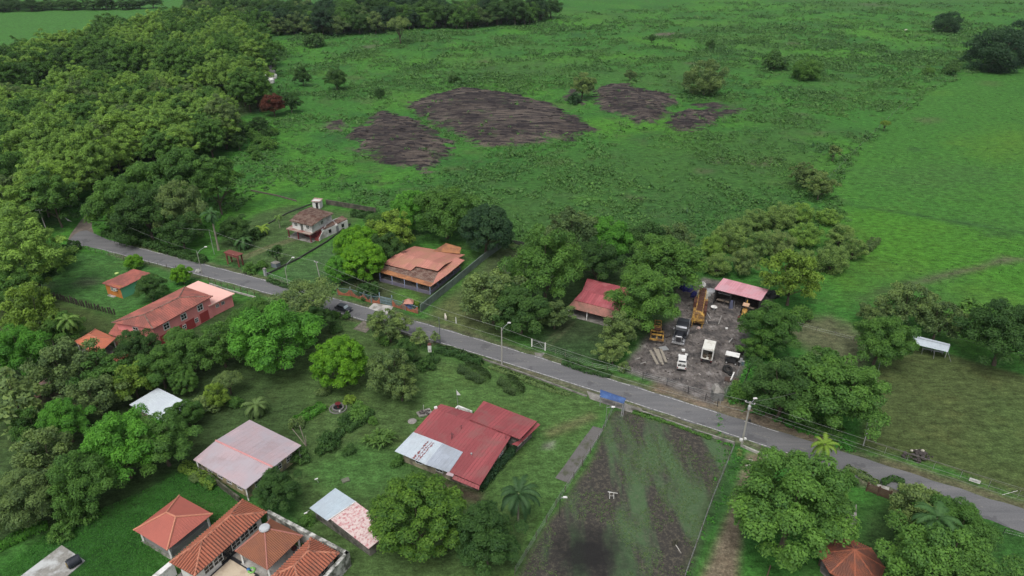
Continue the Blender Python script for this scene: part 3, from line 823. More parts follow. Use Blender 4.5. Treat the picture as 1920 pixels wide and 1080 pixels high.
# ------------------------------------------------------------------ building helpers
def ccw(poly):
    a = sum(poly[i][0] * poly[(i + 1) % len(poly)][1] - poly[(i + 1) % len(poly)][0] * poly[i][1] for i in range(len(poly)))
    return list(poly) if a > 0 else list(poly)[::-1]
def inset(poly, d):
    poly = ccw([Vector((p[0], p[1], 0)) for p in poly]); n = len(poly); out = []
    L = []
    for i in range(n):
        a, b = poly[i], poly[(i + 1) % n]; e = (b - a).normalized(); nn = Vector((-e.y, e.x, 0)); L.append((a + nn * d, e))
    for i in range(n):
        p, e = L[i - 1]; q, f = L[i]; cr = e.x * f.y - e.y * f.x
        if abs(cr) < 1e-4: out.append(q)
        else: out.append(p + e * (((q - p).x * f.y - (q - p).y * f.x) / cr))
    return out
def edge_near(wl, a, b):
    m_ = Vector(((a.x + b.x) / 2, (a.y + b.y) / 2, 0)); return min(range(len(wl)), key=lambda i: ((wl[i] + wl[(i + 1) % len(wl)]) / 2 - m_).length)
def block(t, poly, z0, z1, m, name='wall'):
    mb = MB(); mb.prism([(p[0], p[1]) for p in ccw(poly)], z0, z1); return mb.build(name, m, t)
GLASS = mat('dark_window_glass', (.02, .023, .026), .15, .2, .5, spec=.6)
WHITE = mat('white_paint', (.68, .68, .66), .7, .12, .5, (.3, .29, .26), .25, .6)
FRAME = mat('white_frame', (.62, .62, .60), .6, .1)
DARKM = mat('dark_metal', (.03, .03, .033), .5, .3)
GALV = mat('galvanised_steel', (.36, .37, .38), .45, .2, 1.0, metal=.4)
def window(t, poly, i, u, z, w, h, fm=None, pm=None, name='window', cross=True, f=.09):
    poly = ccw([Vector((p[0], p[1], 0)) for p in poly]); a, b = poly[i], poly[(i + 1) % len(poly)]
    e = (b - a).normalized(); nn = Vector((e.y, -e.x, 0)); c = a + (b - a) * u + Vector((0, 0, z)); az = math.atan2(e.y, e.x)
    mb = MB()
    for dx, dz, sx, sz in ((0, h / 2, w + f, f), (0, -h / 2, w + f, f), (-w / 2, 0, f, h - f), (w / 2, 0, f, h - f)) + (((0, 0, .05, h - f), (0, .003, w - f, .05)) if cross else ()):
        mb.box(c + e * dx + Vector((0, 0, dz)) + nn * .04, (sx, .09 if sx != .05 else .07, sz), az)
    o = mb.build(name, fm or FRAME, t)
    mb = MB(); mb.box(c + nn * .012, (w - .02, .03, h - .02), az); p = mb.build('pane', pm or GLASS)
    p.parent = o
    return o
def door(t, poly, i, u, w, h, m, z0=.1, name='door'):
    poly = ccw([Vector((p[0], p[1], 0)) for p in poly]); a, b = poly[i], poly[(i + 1) % len(poly)]
    e = (b - a).normalized(); nn = Vector((e.y, -e.x, 0)); c = a + (b - a) * u + nn * .03 + Vector((0, 0, z0 + h / 2))
    mb = MB(); mb.box(c, (w, .08, h), math.atan2(e.y, e.x)); o = mb.build(name, m, t)
    mb = MB(); mb.box(c + e * (w * .38) + nn * .06, (.05, .05, .14), math.atan2(e.y, e.x)); k = mb.build('handle', GALV); k.parent = o
    return o
def posts(t, pts, z1, r, m, z0=0, name='post'):
    for p in pts:
        mb = MB(); mb.box((p[0], p[1], (z0 + z1) / 2), (r * 2, r * 2, z1 - z0)); mb.build(name, m, t)
def ridge_caps(t, lines, m, r=.13):
    mb = MB()
    for a, b in lines: mb.tube([Vector(a) + Vector((0, 0, .03)), Vector(b) + Vector((0, 0, .03))], r, 6)
    return mb.build('ridge_cap', m, t)
def hip(t, A, B, Cc, D, r1, r2, m, rib=None, cap=None, thick=.1, capr=.13, name='roof'):
    mb = MB(); mb.two = isinstance(m, (list, tuple))
    mb.roof([A, B, r2, r1], B - A, thick, rib); mb.roof([Cc, D, r1, r2], D - Cc, thick, rib)
    mb.roof([B, Cc, r2], Cc - B, thick, rib); mb.roof([D, A, r1], A - D, thick, rib)
    o = mb.build(name, m, t)
    if cap: ridge_caps(t, [(r1, r2), (A, r1), (D, r1), (B, r2), (Cc, r2)], cap, capr)
    return o
def xy(*v): return [Vector((p.x, p.y, 0)) for p in v]
TIN = (.62, .15, .045)      # ribbed sheet
TILE = (.44, .27, .17)      # barrel tile
ROOFCOL = {}
def roofmat(name, col, stain=None, amt=.35, sc=.35, rough=.6, var=.16, streak=None):
    ROOFCOL[name] = (col, stain, amt, sc); return mat(name, col, rough, var, .5, stain, amt, sc, spec=.35, streak=streak)
RED = roofmat('red_sheet', (.27, .062, .068), (.22, .078, .076), .35, .3)
REDD = roofmat('old_red_sheet', (.28, .072, .07), (.17, .08, .07), .5, .5)
BLUEW = roofmat('bluish_white_sheet', (.44, .50, .55), (.38, .42, .46), .4, .3)
GREYB = roofmat('grey_blue_sheet', (.33, .37, .43), (.28, .31, .35), .4, .4)
PINKS = roofmat('faded_pink_sheet', (.40, .31, .33), (.36, .32, .35), .55, .18)
PINKW = roofmat('shed_pink_sheet', (.58, .27, .31), (.52, .30, .34), .5, .25)
PATCHY = roofmat('peeling_pink_sheet', (.44, .15, .17), (.58, .48, .46), .72, 2.4)
SALMON = roofmat('salmon_sheet', (.42, .18, .14), (.36, .18, .12), .5, .3)
TAN = roofmat('tan_orange_sheet', (.38, .17, .075), (.20, .09, .05), .5, .5)
CRIM = roofmat('crimson_sheet', (.36, .085, .10), (.40, .13, .14), .4, .35)
OLDT = roofmat('old_brown_tile', (.13, .068, .052), (.21, .15, .12), .6, .9, .9, .35)
OLDR = roofmat('weathered_red_tile', (.37, .122, .095), (.22, .085, .07), .6, .35, .9, .25)
CLAY = roofmat('terracotta_tile', (.40, .135, .08), (.30, .11, .068), .5, .7, .85, .25)
CLAYB = roofmat('brown_clay_tile', (.27, .108, .058), (.22, .09, .055), .5, .7, .85, .2)
CORAL = roofmat('coral_sheet', (.36, .105, .078), (.32, .095, .072), .4, .5, .7, .1)
CAPC = roofmat('pale_clay_ridge', (.48, .20, .13), None, .3, .5, .8)
CHAN = roofmat('shaded_tile_channel', (.19, .06, .04), (.10, .045, .035), .6, .9, .9, .3)  # shade between tile ribs painted into the channel colour, over patchy staining
CAPT = roofmat('clay_ridge', (.46, .19, .12), (.16, .07, .05), .45, .9, .85)
DARKC = roofmat('stained_clay_ridge', (.16, .07, .05), (.38, .13, .08), .4, .8, .9)
def shades(m, k=3):
    """the same sheet in a few states of weathering; ribs always take the darker one"""
    out = [m]
    for i in range(1, k):
        c = ROOFCOL[m.name]; f = (.86, 1.12, .94)[i - 1]; out.append(roofmat(m.name + ' worn' * i, tuple(q * f for q in c[0]), c[1], c[2], c[3]))
    return out
def sheet_mb(w=.95, nm=3):
    mb = MB(); mb.sheets = w; mb.nm = nm; return mb
def V3(p, z): return Vector((p[0], p[1], z))

# ------------------------------------------------------------------ red-roofed house in the middle of the lawn
t = thing('house', P(870, 870), 'large house with red ribbed metal roof and bluish white lean-to sheets', 'house')
rl, rr = P(815.8, 765, 3.9), P(957, 820, 3.9)
fr = P(900, 910, 2.55)
pl = plane3(rl, rr, fr)
mb = sheet_mb()
wl = [rl, rr, fr, on_plane(841.7, 885, pl), on_plane(868, 848.3, pl), on_plane(775, 810.8, pl)]
mb.roof(wl, rr - rl, .1, TIN)
pb = plane3(rl, rr, P(827, 757.5, 3.45))
mb.roof([rl, on_plane(826.7, 757.5, pb), on_plane(889, 776, pb), on_plane(957, 818, pb), rr], rr - rl, .1, TIN)
mb.build('roof', shades(RED), t)
pw_ = plane3(P(880, 786, 4.02), P(975, 823.4, 4.02), P(1006.7, 790.2, 3.35))
mb = sheet_mb(); wing = [P(880, 786, 4.02), P(975, 823.4, 4.02), P(1006.7, 790.2, 3.35), on_plane(906.7, 751.7, pw_)]
mb.roof(wing, wing[1] - wing[0], .1, TIN); mb.build('wing_roof', shades(RED), t)
mb = MB(); pe = plane3(P(975, 825, 2.75), P(1006.7, 792, 2.75), P(1013, 796, 2.6))
mb.roof([on_plane(975, 825, pe), on_plane(1006.7, 792, pe), on_plane(1013, 796, pe), on_plane(971, 836, pe), on_plane(959, 832.5, pe)], None, .08, None); mb.build('porch_roof', RED, t)
lift = Vector((0, 0, .09))
for nm, m, q in (('lean_to_roof', BLUEW, [(775, 810.8), (830, 831.7), (797.5, 871.7), (740, 846.7)]), ('lean_to_roof', GREYB, [(830, 831.7), (868, 848.3), (841.7, 886.7), (797.5, 871.7)])):
    mb = MB(); w = [on_plane(a, b, pl) + lift for a, b in q]; mb.roof(w, w[1] - w[0], .05, (.8, .12, .03)); o = mb.build(nm, m, t)
    if m is BLUEW:
        o['label'] = 'bluish white sheet with a strip of peeling red paint'
        r2 = random.Random(3); a, b, c_, d = w; n_ = pl[1] * .05
        for c0 in (.60, .69, .76):
            mb = MB(); prev = None
            for k in range(25):
                f = .12 + .86 * k / 24; A_, B_ = a.lerp(d, f), b.lerp(c_, f); wd = r2.choice((.004, .008, .016, .032)); u0 = c0 + r2.uniform(-.02, .02)
                cur = (A_.lerp(B_, u0 - wd) + n_, A_.lerp(B_, u0 + wd) + n_)
                if prev: mb.add([prev[0], prev[1], cur[1], cur[0]], [(0, 1, 2, 3)])
                prev = cur
            q_ = mb.build('old_paint', mat('old_red_paint', (.24, .10, .105), .8, .5, 2)); q_.parent = o
mb = MB(); w = [on_plane(a, b, pl) + lift * 1.4 for a, b in ((840, 885.5), (851, 890), (849, 895), (836, 891))]; mb.roof(w, None, .05); mb.build('roof_patch', PINKS, t)
pf = plane3(P(845, 889, 2.5), P(900, 911, 2.4), P(897, 918, 2.1))
mb = MB(); w = [on_plane(a, b, pf) for a, b in ((850, 890.5), (899, 911), (898, 918.5), (848, 898))]; mb.roof(w, w[1] - w[0], .06, TIN); mb.build('awning', RED, t)
def gxy(px, py, z): return Vector((P(px, py, z).x, P(px, py, z).y, 0))
wallA = [gxy(743, 848, 2.3), gxy(899, 909, 2.4), gxy(960, 823, 3.3), gxy(828, 761, 3.3)]
wallA = inset(wallA, .75)
HW = mat('cream_render', (.34, .30, .21), .9, .25, .6, (.10, .09, .075), .55, .5)
STONE = mat('stone_facing', (.20, .185, .16), .9, .5, 3.5, (.09, .085, .075), .6, 1.8, bump=.5)
block(t, wallA, 0, 2.45, HW)
wallB = inset([gxy(885, 790, 3.7), gxy(968, 832, 2.7), gxy(1006, 794, 2.9), gxy(908, 754, 3.2)], .55)
block(t, wallB, 0, 2.55, STONE, 'stone_wall')
for i in range(4):
    for u in (.22, .5, .8): window(t, wallA, i, u, 1.45, 1.3, .95, None, GLASS)
for u in (.25, .6): window(t, wallB, 0, u, 1.5, 1.2, 1.0); window(t, wallB, 1, u, 1.5, 1.2, 1.0); window(t, wallB, 2, u, 1.5, 1.2, 1.0)
for px, py, h in ((846.5, 824, 1.5), (848.5, 822, 1.0), (864.5, 804.5, .8), (948, 823, .7)):
    q = on_plane(px, py, pl); mb = MB(); mb.tube([q, q + Vector((.1, .1, h))], .035, 5); mb.tube([q + Vector((-.25, 0, h * .75)), q + Vector((.3, .1, h * .8))], .02, 4); mb.build('antenna', DARKM, t)
mb = MB(); q = on_plane(817, 765.5, pl); mb.box(q + Vector((0, 0, .15)), (.5, .4, .3), .5); mb.build('vent', WHITE, t)
q = on_plane(884, 853, pl); mb = MB(); mb.lathe(q + Vector((0, 0, 0)), [(.1, 0), (.12, .3), (.18, .36), (.02, .46)], 8); mb.build('vent', GALV, t)
# white terrace edge behind the house
t = thing('terrace_wall', P(864, 768), 'low white terrace wall showing behind the red roof', 'wall')
for a, b in (((853, 767), (859, 760.5)), ((859, 760.5), (885, 771))):
    mb = MB(); A, B = P(*a, .8), P(*b, .8); d = B - A; mb.box(((A + B) / 2).to_tuple()[:2] + (.4,), (d.length, .3, .8), math.atan2(d.y, d.x)); mb.build('wall', WHITE, t)
t = thing('flag', P(859, 764), 'small white flag on a thin pole behind the red roof', 'flag')
B0 = P(859, 764); mb = MB(); mb.tube([B0, B0 + Vector((-.2, 0, 4.1))], .04, 5); mb.build('pole', GALV, t)
mb = MB(); q = B0 + Vector((-.2, 0, 4)); mb.add([q, q + Vector((.5, .1, -.8)), q + Vector((.75, .12, -1.25)), q + Vector((.05, 0, -1.15)), q + Vector((0, .03, 0)), q + Vector((.5, .13, -.8)), q + Vector((.75, .15, -1.25)), q + Vector((.05, .03, -1.15))], [(0, 1, 2, 3), (7, 6, 5, 4), (0, 4, 5, 1), (1, 5, 6, 2), (2, 6, 7, 3), (3, 7, 4, 0)]); mb.build('cloth', WHITE, t)

# ------------------------------------------------------------------ faded pink roof house
t = thing('house', P(460, 870), 'cream walled house under a faded pink sheet roof', 'house')
r1, r2_ = P(404.5, 826, 3.7), P(512, 876, 3.7)
b1, b2, f1, f2 = P(468, 787, 2.9), P(565, 835, 2.9), P(460, 918, 2.75), P(362, 862, 2.75)
mb = sheet_mb(1.6); mb.roof([r1, r2_, b2, b1], r2_ - r1, .1, (.9, .12, .03)); mb.roof([r1, r2_, f1, f2], r2_ - r1, .1, (.9, .12, .03)); mb.build('roof', shades(PINKS), t)
ridge_caps(t, [(r1, r2_)], roofmat('rusty_pink_cap', (.55, .26, .26), None), .16)
wl = inset(xy(b1, b2, f1, f2), .7); block(t, wl, 0, 2.75, mat('cream_paint', (.40, .35, .19), .9, .2, .6, (.14, .13, .10), .5, .6))
mb = MB(); c_ = ccw(inset(xy(b1, b2, f1, f2), .8))
for i in (1, 3) if True else ():
    pass
for i in range(4):
    for u in (.2, .42, .62, .84): window(t, wl, i, u, 1.5, 1.1, 1.0)
posts(t, [inset(xy(b1, b2, f1, f2), .35)[i] for i in range(4)], 2.7, .09, WHITE)
# the grey retaining wall between this house and the tiled compound
wall_line('boundary_wall', [P(374, 882), P(415, 915), P(452, 944)], 1.3, .25, mat('mossy_block', (.16, .15, .125), .95, .4, 1.5, (.05, .055, .035), .7, .8), 'mossy grey block wall in front of the faded pink roof', 'wall')

# ------------------------------------------------------------------ half blue half peeling pink shed
t = thing('shed', P(650, 985), 'long shed roofed half in pale blue and half in peeling pink sheets', 'shed')
q = [P(628.7, 915, 2.7), P(667.5, 940.5, 2.7), P(613.7, 976.5, 2.3), P(580, 952.5, 2.3)]
mb = MB(); mb.roof(q, q[1] - q[0], .06, (.9, .12, .03)); mb.build('roof', roofmat('pale_blue_sheet', (.40, .48, .54), (.36, .42, .47), .4, .3), t)
pq = plane3(P(667.5, 940.5, 2.62), P(620, 974, 2.25), P(691, 1029, 2.25))
q2 = [on_plane(a, b, pq) for a, b in ((667.5, 941), (738, 992), (691, 1029), (619.5, 973.5))]
mb = sheet_mb(.9); mb.roof(q2, q2[1] - q2[0], .06, (.9, .12, .03)); mb.build('roof', shades(PATCHY), t)['label'] = 'peeling pink and white half of the roof'
wl = inset(xy(q[0], q2[1], q2[2], q[3]), .5); block(t, wl, 0, 2.15, mat('dirty_block', (.17, .16, .14), .95, .3, 1, (.05, .05, .04), .5, .8))
ridge_caps(t, [(q[1], q[2])], WHITE, .07)
for u in (.25, .6): window(t, wl, 2, u, 1.3, .9, .8)
door(t, wl, 3, .5, .9, 1.9, DARKM)

# ------------------------------------------------------------------ coral hip-roofed pavilion
t = thing('pavilion', P(325, 990), 'small pavilion with a smooth coral hip roof standing in long grass', 'pavilion')
A, B, Cc, D = P(336, 929, 2.5), P(399, 963.5, 2.5), P(313, 1032, 2.5), P(250.3, 994, 2.5)
hip(t, A, B, Cc, D, P(312, 961, 4.1), P(329.5, 969, 4.1), CORAL, (.35, .12, .025), CAPC, .1, .14)
# real ridge runs across: near D-C side first
wl = inset(xy(A, B, Cc, D), .7); block(t, wl, 0, 1.0, mat('grey_render', (.22, .22, .21), .9, .2))
posts(t, inset(xy(A, B, Cc, D), .6), 2.5, .13, WHITE)
mb = MB(); mb.prism([(p.x, p.y) for p in ccw(inset(xy(A, B, Cc, D), .3))], -.05, .12); mb.build('floor_slab', CONC, t)

# ------------------------------------------------------------------ terracotta compound, bottom left
t = thing('house', P(430, 1020), 'long white house with barrel tile hip roof beside the courtyard', 'house')
A, B, Cc, D = P(318, 1055, 3.0), P(455, 937, 3.0), P(500.6, 960.6, 3.0), P(365, 1081, 3.0)
hip(t, A, B, Cc, D, P(378.7, 1013.5, 4.35), P(432, 967.5, 4.35), [CLAY, CHAN], TILE, CAPT, .12, .16)
wl = inset(xy(A, B, Cc, D), .75); wl = ccw(wl); block(t, wl, 0, 2.95, WHITE)
lens = [(wl[(i + 1) % 4] - wl[i]).length for i in range(4)]
for i in range(4):
    a, b = wl[i], wl[(i + 1) % 4]; e = b - a; nn = Vector((e.y, -e.x, 0))
    if lens[i] > sorted(lens)[1] + .01:
        for u in (.16, .30, .58, .72, .86): window(t, wl, i, u, 1.55, 1.5, 1.25)
        window(t, wl, i, .44, 1.15, 2.4, 2.1, DARKM, GLASS, 'sliding_door')
mb = MB(); mb.prism([(p.x, p.y) for p in ccw(inset(xy(A, B, Cc, D), .1))], -.05, .1); mb.build('floor_slab', CONC, t)
t = thing('pavilion', P(502, 1035), 'square pavilion with brown tile pyramid roof and round metal cap', 'pavilion')
Nn, Ee, Ss, Ww = P(507, 972.8, 2.75), P(568, 1004.7, 2.75), P(501.5, 1069, 2.75), P(440.6, 1033.7, 2.75)
apx = P(496, 990, 4.75)
mb = MB(); mb.two = True
for a, b in ((Nn, Ee), (Ee, Ss), (Ss, Ww), (Ww, Nn)): mb.roof([a, b, apx], b - a, .1, (.27, .2, .06))
mb.build('roof', [CLAYB, roofmat('brown_tile_channel', (.15, .06, .035), None, .3)], t)  # channel colour darkened to paint the shade between the ribs
ridge_caps(t, [(x, apx) for x in (Nn, Ee, Ss, Ww)], roofmat('rosy_ridge', (.34, .14, .11), None), .11)
mb = MB(); mb.lathe(apx + Vector((0, 0, -.1)), [(.75, 0), (.78, .12), (.7, .3), (.05, .42)], 20); mb.build('roof_cap', mat('cap_metal', (.42, .44, .46), .5, .15), t)
posts(t, inset(xy(Nn, Ee, Ss, Ww), .5), 2.8, .12, WHITE)
mb = MB(); mb.prism([(p.x, p.y) for p in ccw(inset(xy(Nn, Ee, Ss, Ww), .2))], .1, .16); mb.build('floor_slab', PALECONC, t)
t = thing('house', P(590, 1060), 'smaller tiled roof wing at the end of the white compound wall', 'house')
A, B, Cc, D = P(508, 1082, 3.0), P(583, 1008.5, 3.0), P(636.6, 1037.5, 3.0), P(566, 1112, 3.0)
hip(t, A, B, Cc, D, P(552, 1061, 4.3), P(577.5, 1034, 4.3), [CLAY, CHAN], TILE, CAPT, .12, .16)
wl = inset(xy(A, B, Cc, D), .7); block(t, wl, 0, 2.95, WHITE)
for i in range(4):
    for u in (.3, .7): window(t, wl, i, u, 1.5, 1.3, 1.1)
STAINW = mat('stained_white_wall', (.50, .50, .47), .85, .2, .6, (.09, .095, .08), .6, .7)
t = thing('compound_wall', P(590, 1010), 'stained white wall closing the tiled compound on the lawn side', 'wall')
for a, b in (((503, 959), (650, 1036)), ((650, 1036), (580, 1112))):
    A, B = P(*a, 2.7), P(*b, 2.7); d = B - A; mb = MB()
    mb.box(((A.x + B.x) / 2, (A.y + B.y) / 2, 1.35), (d.length + .5, .55, 2.7), math.atan2(d.y, d.x)); mb.build('wall', STAINW, t)
t = thing('compound_wall', P(300, 1072), 'white wall running off the tiled house corner at the bottom edge', 'wall')
A, B = P(322, 1054, 2.2), P(262, 1104, 2.2); d = B - A; mb = MB(); mb.box(((A.x + B.x) / 2, (A.y + B.y) / 2, 1.1), (d.length, .8, 2.2), math.atan2(d.y, d.x)); mb.build('wall', WHITE, t)
cy = [P(a, b, .0) for a, b in ((455, 985), (600, 1050), (540, 1130), (340, 1120))]
mb = MB(); mb.prism([(p.x, p.y) for p in ccw(cy)], -.05, .08); tag(mb.build('courtyard', mat('courtyard_concrete', (.30, .27, .23), .9, .25, .8)), 'paved courtyard of the tiled compound', None, None, 'structure')
pv = [P(a, b, .1) for a, b in ((432, 1049), (479, 1078), (440, 1125), (372, 1103))]
t = thing('patio', pv[0], 'cream tiled patio edged with a dark border beside the pyramid roof', 'patio')
mb = MB(); mb.prism([(p.x, p.y) for p in ccw(inset(pv, -.55))], .09, .13); mb.build('border', DARKM, t)
mb = MB(); mb.prism([(p.x, p.y) for p in ccw(pv)], .1, .16); mb.build('floor', mat('cream_tiles', (.52, .44, .33), .6, .1, .6, (.4, .32, .24), .4, .5), t)
t = thing('swim_ring', P(471, 1069), 'green and blue inflatable ring on the cream patio edge', 'toy')
c0 = P(472, 1069, .2); c1 = P(466, 1068, .2)
mb = MB(); mb.tube([c0 + Vector((.42 * math.cos(k), .42 * math.sin(k), 0)) for k in np.linspace(0, 6.28, 15)], .15, 8, False); mb.build('ring', mat('toy_green', (.18, .42, .10), .5), t)
mb = MB(); mb.lathe(c1 - Vector((0, 0, .1)), [(.05, 0), (.25, .08), (.28, .2), (.05, .36)], 10); mb.build('head', mat('toy_blue', (.03, .12, .32), .5), t)
t = thing('barbecue', P(552, 1034), 'dark round barbecue under the edge of the pyramid roof', 'barbecue')
q = P(553, 1036, .1); mb = MB(); mb.lathe(q + Vector((0, 0, .55)), [(.08, 0), (.36, .12), (.44, .38), (.36, .62), (.06, .76)], 14); mb.build('drum', mat('dark_red_enamel', (.05, .015, .018), .4), t)
for k in range(3):
    mb = MB(); a = k * 2.1; mb.tube([q + Vector((.35 * math.cos(a), .35 * math.sin(a), 0)), q + Vector((.15 * math.cos(a), .15 * math.sin(a), .75))], .03, 5); mb.build('leg', DARKM, t)

# ------------------------------------------------------------------ long pink two-storey house
PINKWALL = mat('pink_paint', (.74, .27, .26), .85, .15, .5, (.64, .22, .21), .4, .4)
REDDISH = mat('dark_red_paint', (.34, .05, .05), .85, .2, .5)
t = thing('house', P(300, 610), 'long pink two storey house with weathered red hip roof', 'house')
A, B, Cc, D = P(209.2, 605, 5.2), P(346.7, 537.5, 5.2), P(399.2, 555.5, 5.2), P(286.7, 617, 5.2)
hip(t, A, B, Cc, D, P(270.8, 590, 6.8), P(335.8, 558, 6.8), OLDR, (.5, .3, .07), OLDT, .12, .15)
wl = ccw(inset(xy(A, B, Cc, D), .55)); block(t, wl, 0, 5.2, PINKWALL)
for i in range(4):
    a, b = wl[i], wl[(i + 1) % 4]; L = (b - a).length
    if L > 14:
        for u in (.2, .5, .8): window(t, wl, i, u, 3.9, 1.4, 1.4, WHITE, f=.17)
        for u in (.25, .47, .69): window(t, wl, i, u, 1.5, .9, 1.0)
        e = (b - a).normalized(); nn = Vector((e.y, -e.x, 0))
        for u in (.14, .36, .58, .84):
            mb = MB(); mb.box(a.lerp(b, u) + nn * .02 + Vector((0, 0, 1.3)), (L * .16, .06, 2.3), math.atan2(e.y, e.x)); mb.build('garage_door', REDDISH, t)
    else: window(t, wl, i, .5, 3.9, 1.3, 1.3)
mb = MB(); pq = plane3(P(216, 611, 3.4), P(268, 622, 3.4), P(222, 638, 2.7)); w = [on_plane(a, b, pq) for a, b in ((218, 606), (276, 622), (246, 640), (203, 626))]; mb.roof(w, w[1] - w[0], .1, (.5, .3, .07)); mb.build('link_roof', OLDR, t)
block(t, inset(xy(*w), .5), 0, 2.6, PINKWALL)
t = thing('annex', P(400, 570), 'pink annex with a bright flat salmon pink roof beside the road', 'house')
A, B, Cc, D = P(349.2, 537, 3.5), P(371.7, 526.3, 3.5), P(440, 550, 3.3), P(391, 574, 3.3)
mb = MB(); mb.roof([A, B, Cc, D], None, .22); mb.build('roof', mat('salmon_flat_roof', (.74, .44, .38), .8, .06, .4, (.68, .40, .35), .4, .3), t)
wl = ccw(inset(xy(A, B, Cc, D), .5)); block(t, wl, 0, 3.25, PINKWALL)
for i in range(4):
    for u in (.3, .55): window(t, wl, i, u, 2.1, .8, .7)
t = thing('pavilion', P(190, 650), 'orange hip roofed pavilion joined to the long pink house', 'pavilion')
A, B, Cc, D = P(139.5, 640, 2.6), P(179, 616.5, 2.6), P(217, 634, 2.6), P(180, 668, 2.6)
hip(t, B, Cc, D, A, P(166.5, 627.5, 4.0), P(179, 632, 4.0), roofmat('orange_sheet', (.50, .155, .085), (.42, .14, .09), .4, .4), (.5, .12, .03), CAPC, .1, .1)
posts(t, inset(xy(A, B, Cc, D), .4), 2.7, .1, WHITE)
mb = MB(); mb.prism([(p.x, p.y) for p in ccw(inset(xy(A, B, Cc, D), .3))], -.05, .12); mb.build('floor_slab', CONC, t)
t = thing('lean_to', P(225, 672), 'tiny orange tiled lean-to among the trees below the pink house', 'shed')
q = [P(210.5, 671.5, 2.2), P(238, 660, 2.5), P(242, 667, 2.4), P(219, 678.5, 2.1)]; mb = MB(); mb.roof(q, q[1] - q[0], .08, TILE); mb.build('roof', CLAY, t)
block(t, inset(xy(*q), .3), 0, 2.0, HW)

# ------------------------------------------------------------------ orange and turquoise hut
t = thing('hut', P(235, 540), 'small hut with an orange wall and a turquoise wall in the paddock', 'hut')
q = [P(190.8, 531, 3.0), P(250.8, 504.3, 3.5), P(283, 512.5, 3.4), P(224, 542, 2.9)]
mb = MB(); mb.roof(q, q[3] - q[0], .1, (.45, .3, .07)); mb.build('roof', OLDR, t)
wl = ccw(inset(xy(*q), .4))
mb = MB(); 
ORANGE = mat('orange_paint', (.50, .19, .045), .85, .15); TURQ = mat('turquoise_paint', (.13, .42, .25), .85, .12)
mb.prism([(p.x, p.y) for p in wl], 0, 3.0); o = mb.build('wall', [ORANGE, TURQ], t)
# the long sides are turquoise
fl = [(i, (Vector((wl[(i + 1) % 4] - wl[i])).length)) for i in range(4)]
long_ = sorted(fl, key=lambda a: -a[1])[:2]
for i, _ in long_: o.data.polygons[2 + i].material_index = 1
si = [i for i, _ in fl if i not in [a for a, _ in long_]]
near = min(si, key=lambda i: (wl[i] + wl[(i + 1) % 4]).y)
window(t, wl, near, .45, 1.9, 1.0, .9)
a, b = wl[near], wl[(near + 1) % 4]; e = (b - a).normalized(); nn = Vector((e.y, -e.x, 0)); mb = MB(); mb.box(a.lerp(b, .72) + nn * .25 + Vector((0, 0, 2.2)), (.85, .45, .55), math.atan2(e.y, e.x)); o = mb.build('air_conditioner', WHITE, t)
mb = MB(); mb.wheel(a.lerp(b, .72) + nn * .49 + Vector((0, 0, 2.2)), .2, .03, nn, 12); k = mb.build('fan_grille', DARKM); k.parent = o
mb = MB(); mb.box(a.lerp(b, .35) + nn * .4 + Vector((0, 0, .06)), (2.4, .7, .16), math.atan2(e.y, e.x)); mb.build('step', PALECONC, t)

# ------------------------------------------------------------------ little sheds on the left
t = thing('shed', P(85, 735), 'little shed with a rusty red sheet roof half hidden by trees', 'shed')
q = [P(58, 728, 2.2), P(88, 709, 2.5), P(115.5, 722, 2.4), P(66, 747.5, 2.1)]; mb = MB(); mb.roof(q, q[1] - q[0], .06, TIN); mb.build('roof', roofmat('rusty_sheet', (.30, .10, .065), (.22, .16, .14), .7, .5), t)
block(t, inset(xy(*q), .4), 0, 2.0, HW)
t = thing('shed', P(300, 765), 'square shed with a bluish white sheet roof under a tree', 'shed')
q = [P(242.5, 758.7, 2.5), P(296, 727, 2.8), P(363, 760, 2.8), P(306, 792, 2.5)]; mb = MB(); mb.roof(q, q[1] - q[0], .06, (.9, .12, .03)); mb.build('roof', roofmat('ice_white_sheet', (.52, .58, .62), (.48, .53, .58), .4, .3), t)
wl = inset(xy(*q), .5); block(t, wl, 0, 2.3, HW)
for i in range(4): window(t, wl, i, .5, 1.4, .9, .8)

# ------------------------------------------------------------------ many-roofed salmon house
t = thing('house', P(790, 510), 'salmon red house with stepped sheet roofs and a veranda', 'house')
rl, rr = P(747.5, 473.3, 4.4), P(834, 496, 4.4)
fl_, fr_ = P(717.5, 494, 3.25), P(821, 508, 3.25)
pf = plane3(rl, rr, P(770, 507.3, 3.2))
mb = sheet_mb(); w = [rl, rr, on_plane(821, 508, pf), on_plane(780, 499, pf), on_plane(770, 507.3, pf), on_plane(717.5, 494, pf)]; mb.roof(w, rr - rl, .1, TIN)
pb = plane3(rl, rr, P(777, 461.5, 3.4)); w2 = [rl, rr, on_plane(872, 477.5, pb), on_plane(777, 461.5, pb)]; mb.roof(w2, rr - rl, .1, TIN); mb.build('roof', shades(SALMON), t)
mb = MB(); q = [P(812, 470.5, 3.5), P(836.5, 455.8, 3.5), P(865, 464, 3.5), P(862, 475.5, 3.5)]; mb.roof(q, None, .1, TIN); mb.build('rear_roof', TAN, t)
pp = plane3(P(704, 508, 2.5), P(807, 537.5, 2.5), P(825, 508, 3.2))
mb = MB(); w3 = [on_plane(a, b, pp) for a, b in ((711, 502), (714, 496), (770, 508.5), (780, 500), (822, 509), (812, 531))]; mb.roof(w3, w3[4] - w3[0], .12, (.4, .3, .09)); mb.build('veranda_roof', OLDT, t)
up = Vector((0, 0, .02))
mb = MB(); w = [on_plane(a, b, pp) + up for a, b in ((704, 508), (807, 537.5), (812, 531), (711, 502))]; mb.roof(w, w[1] - w[0], .1, TIN)
mb.build('eaves_strip', TAN, t)
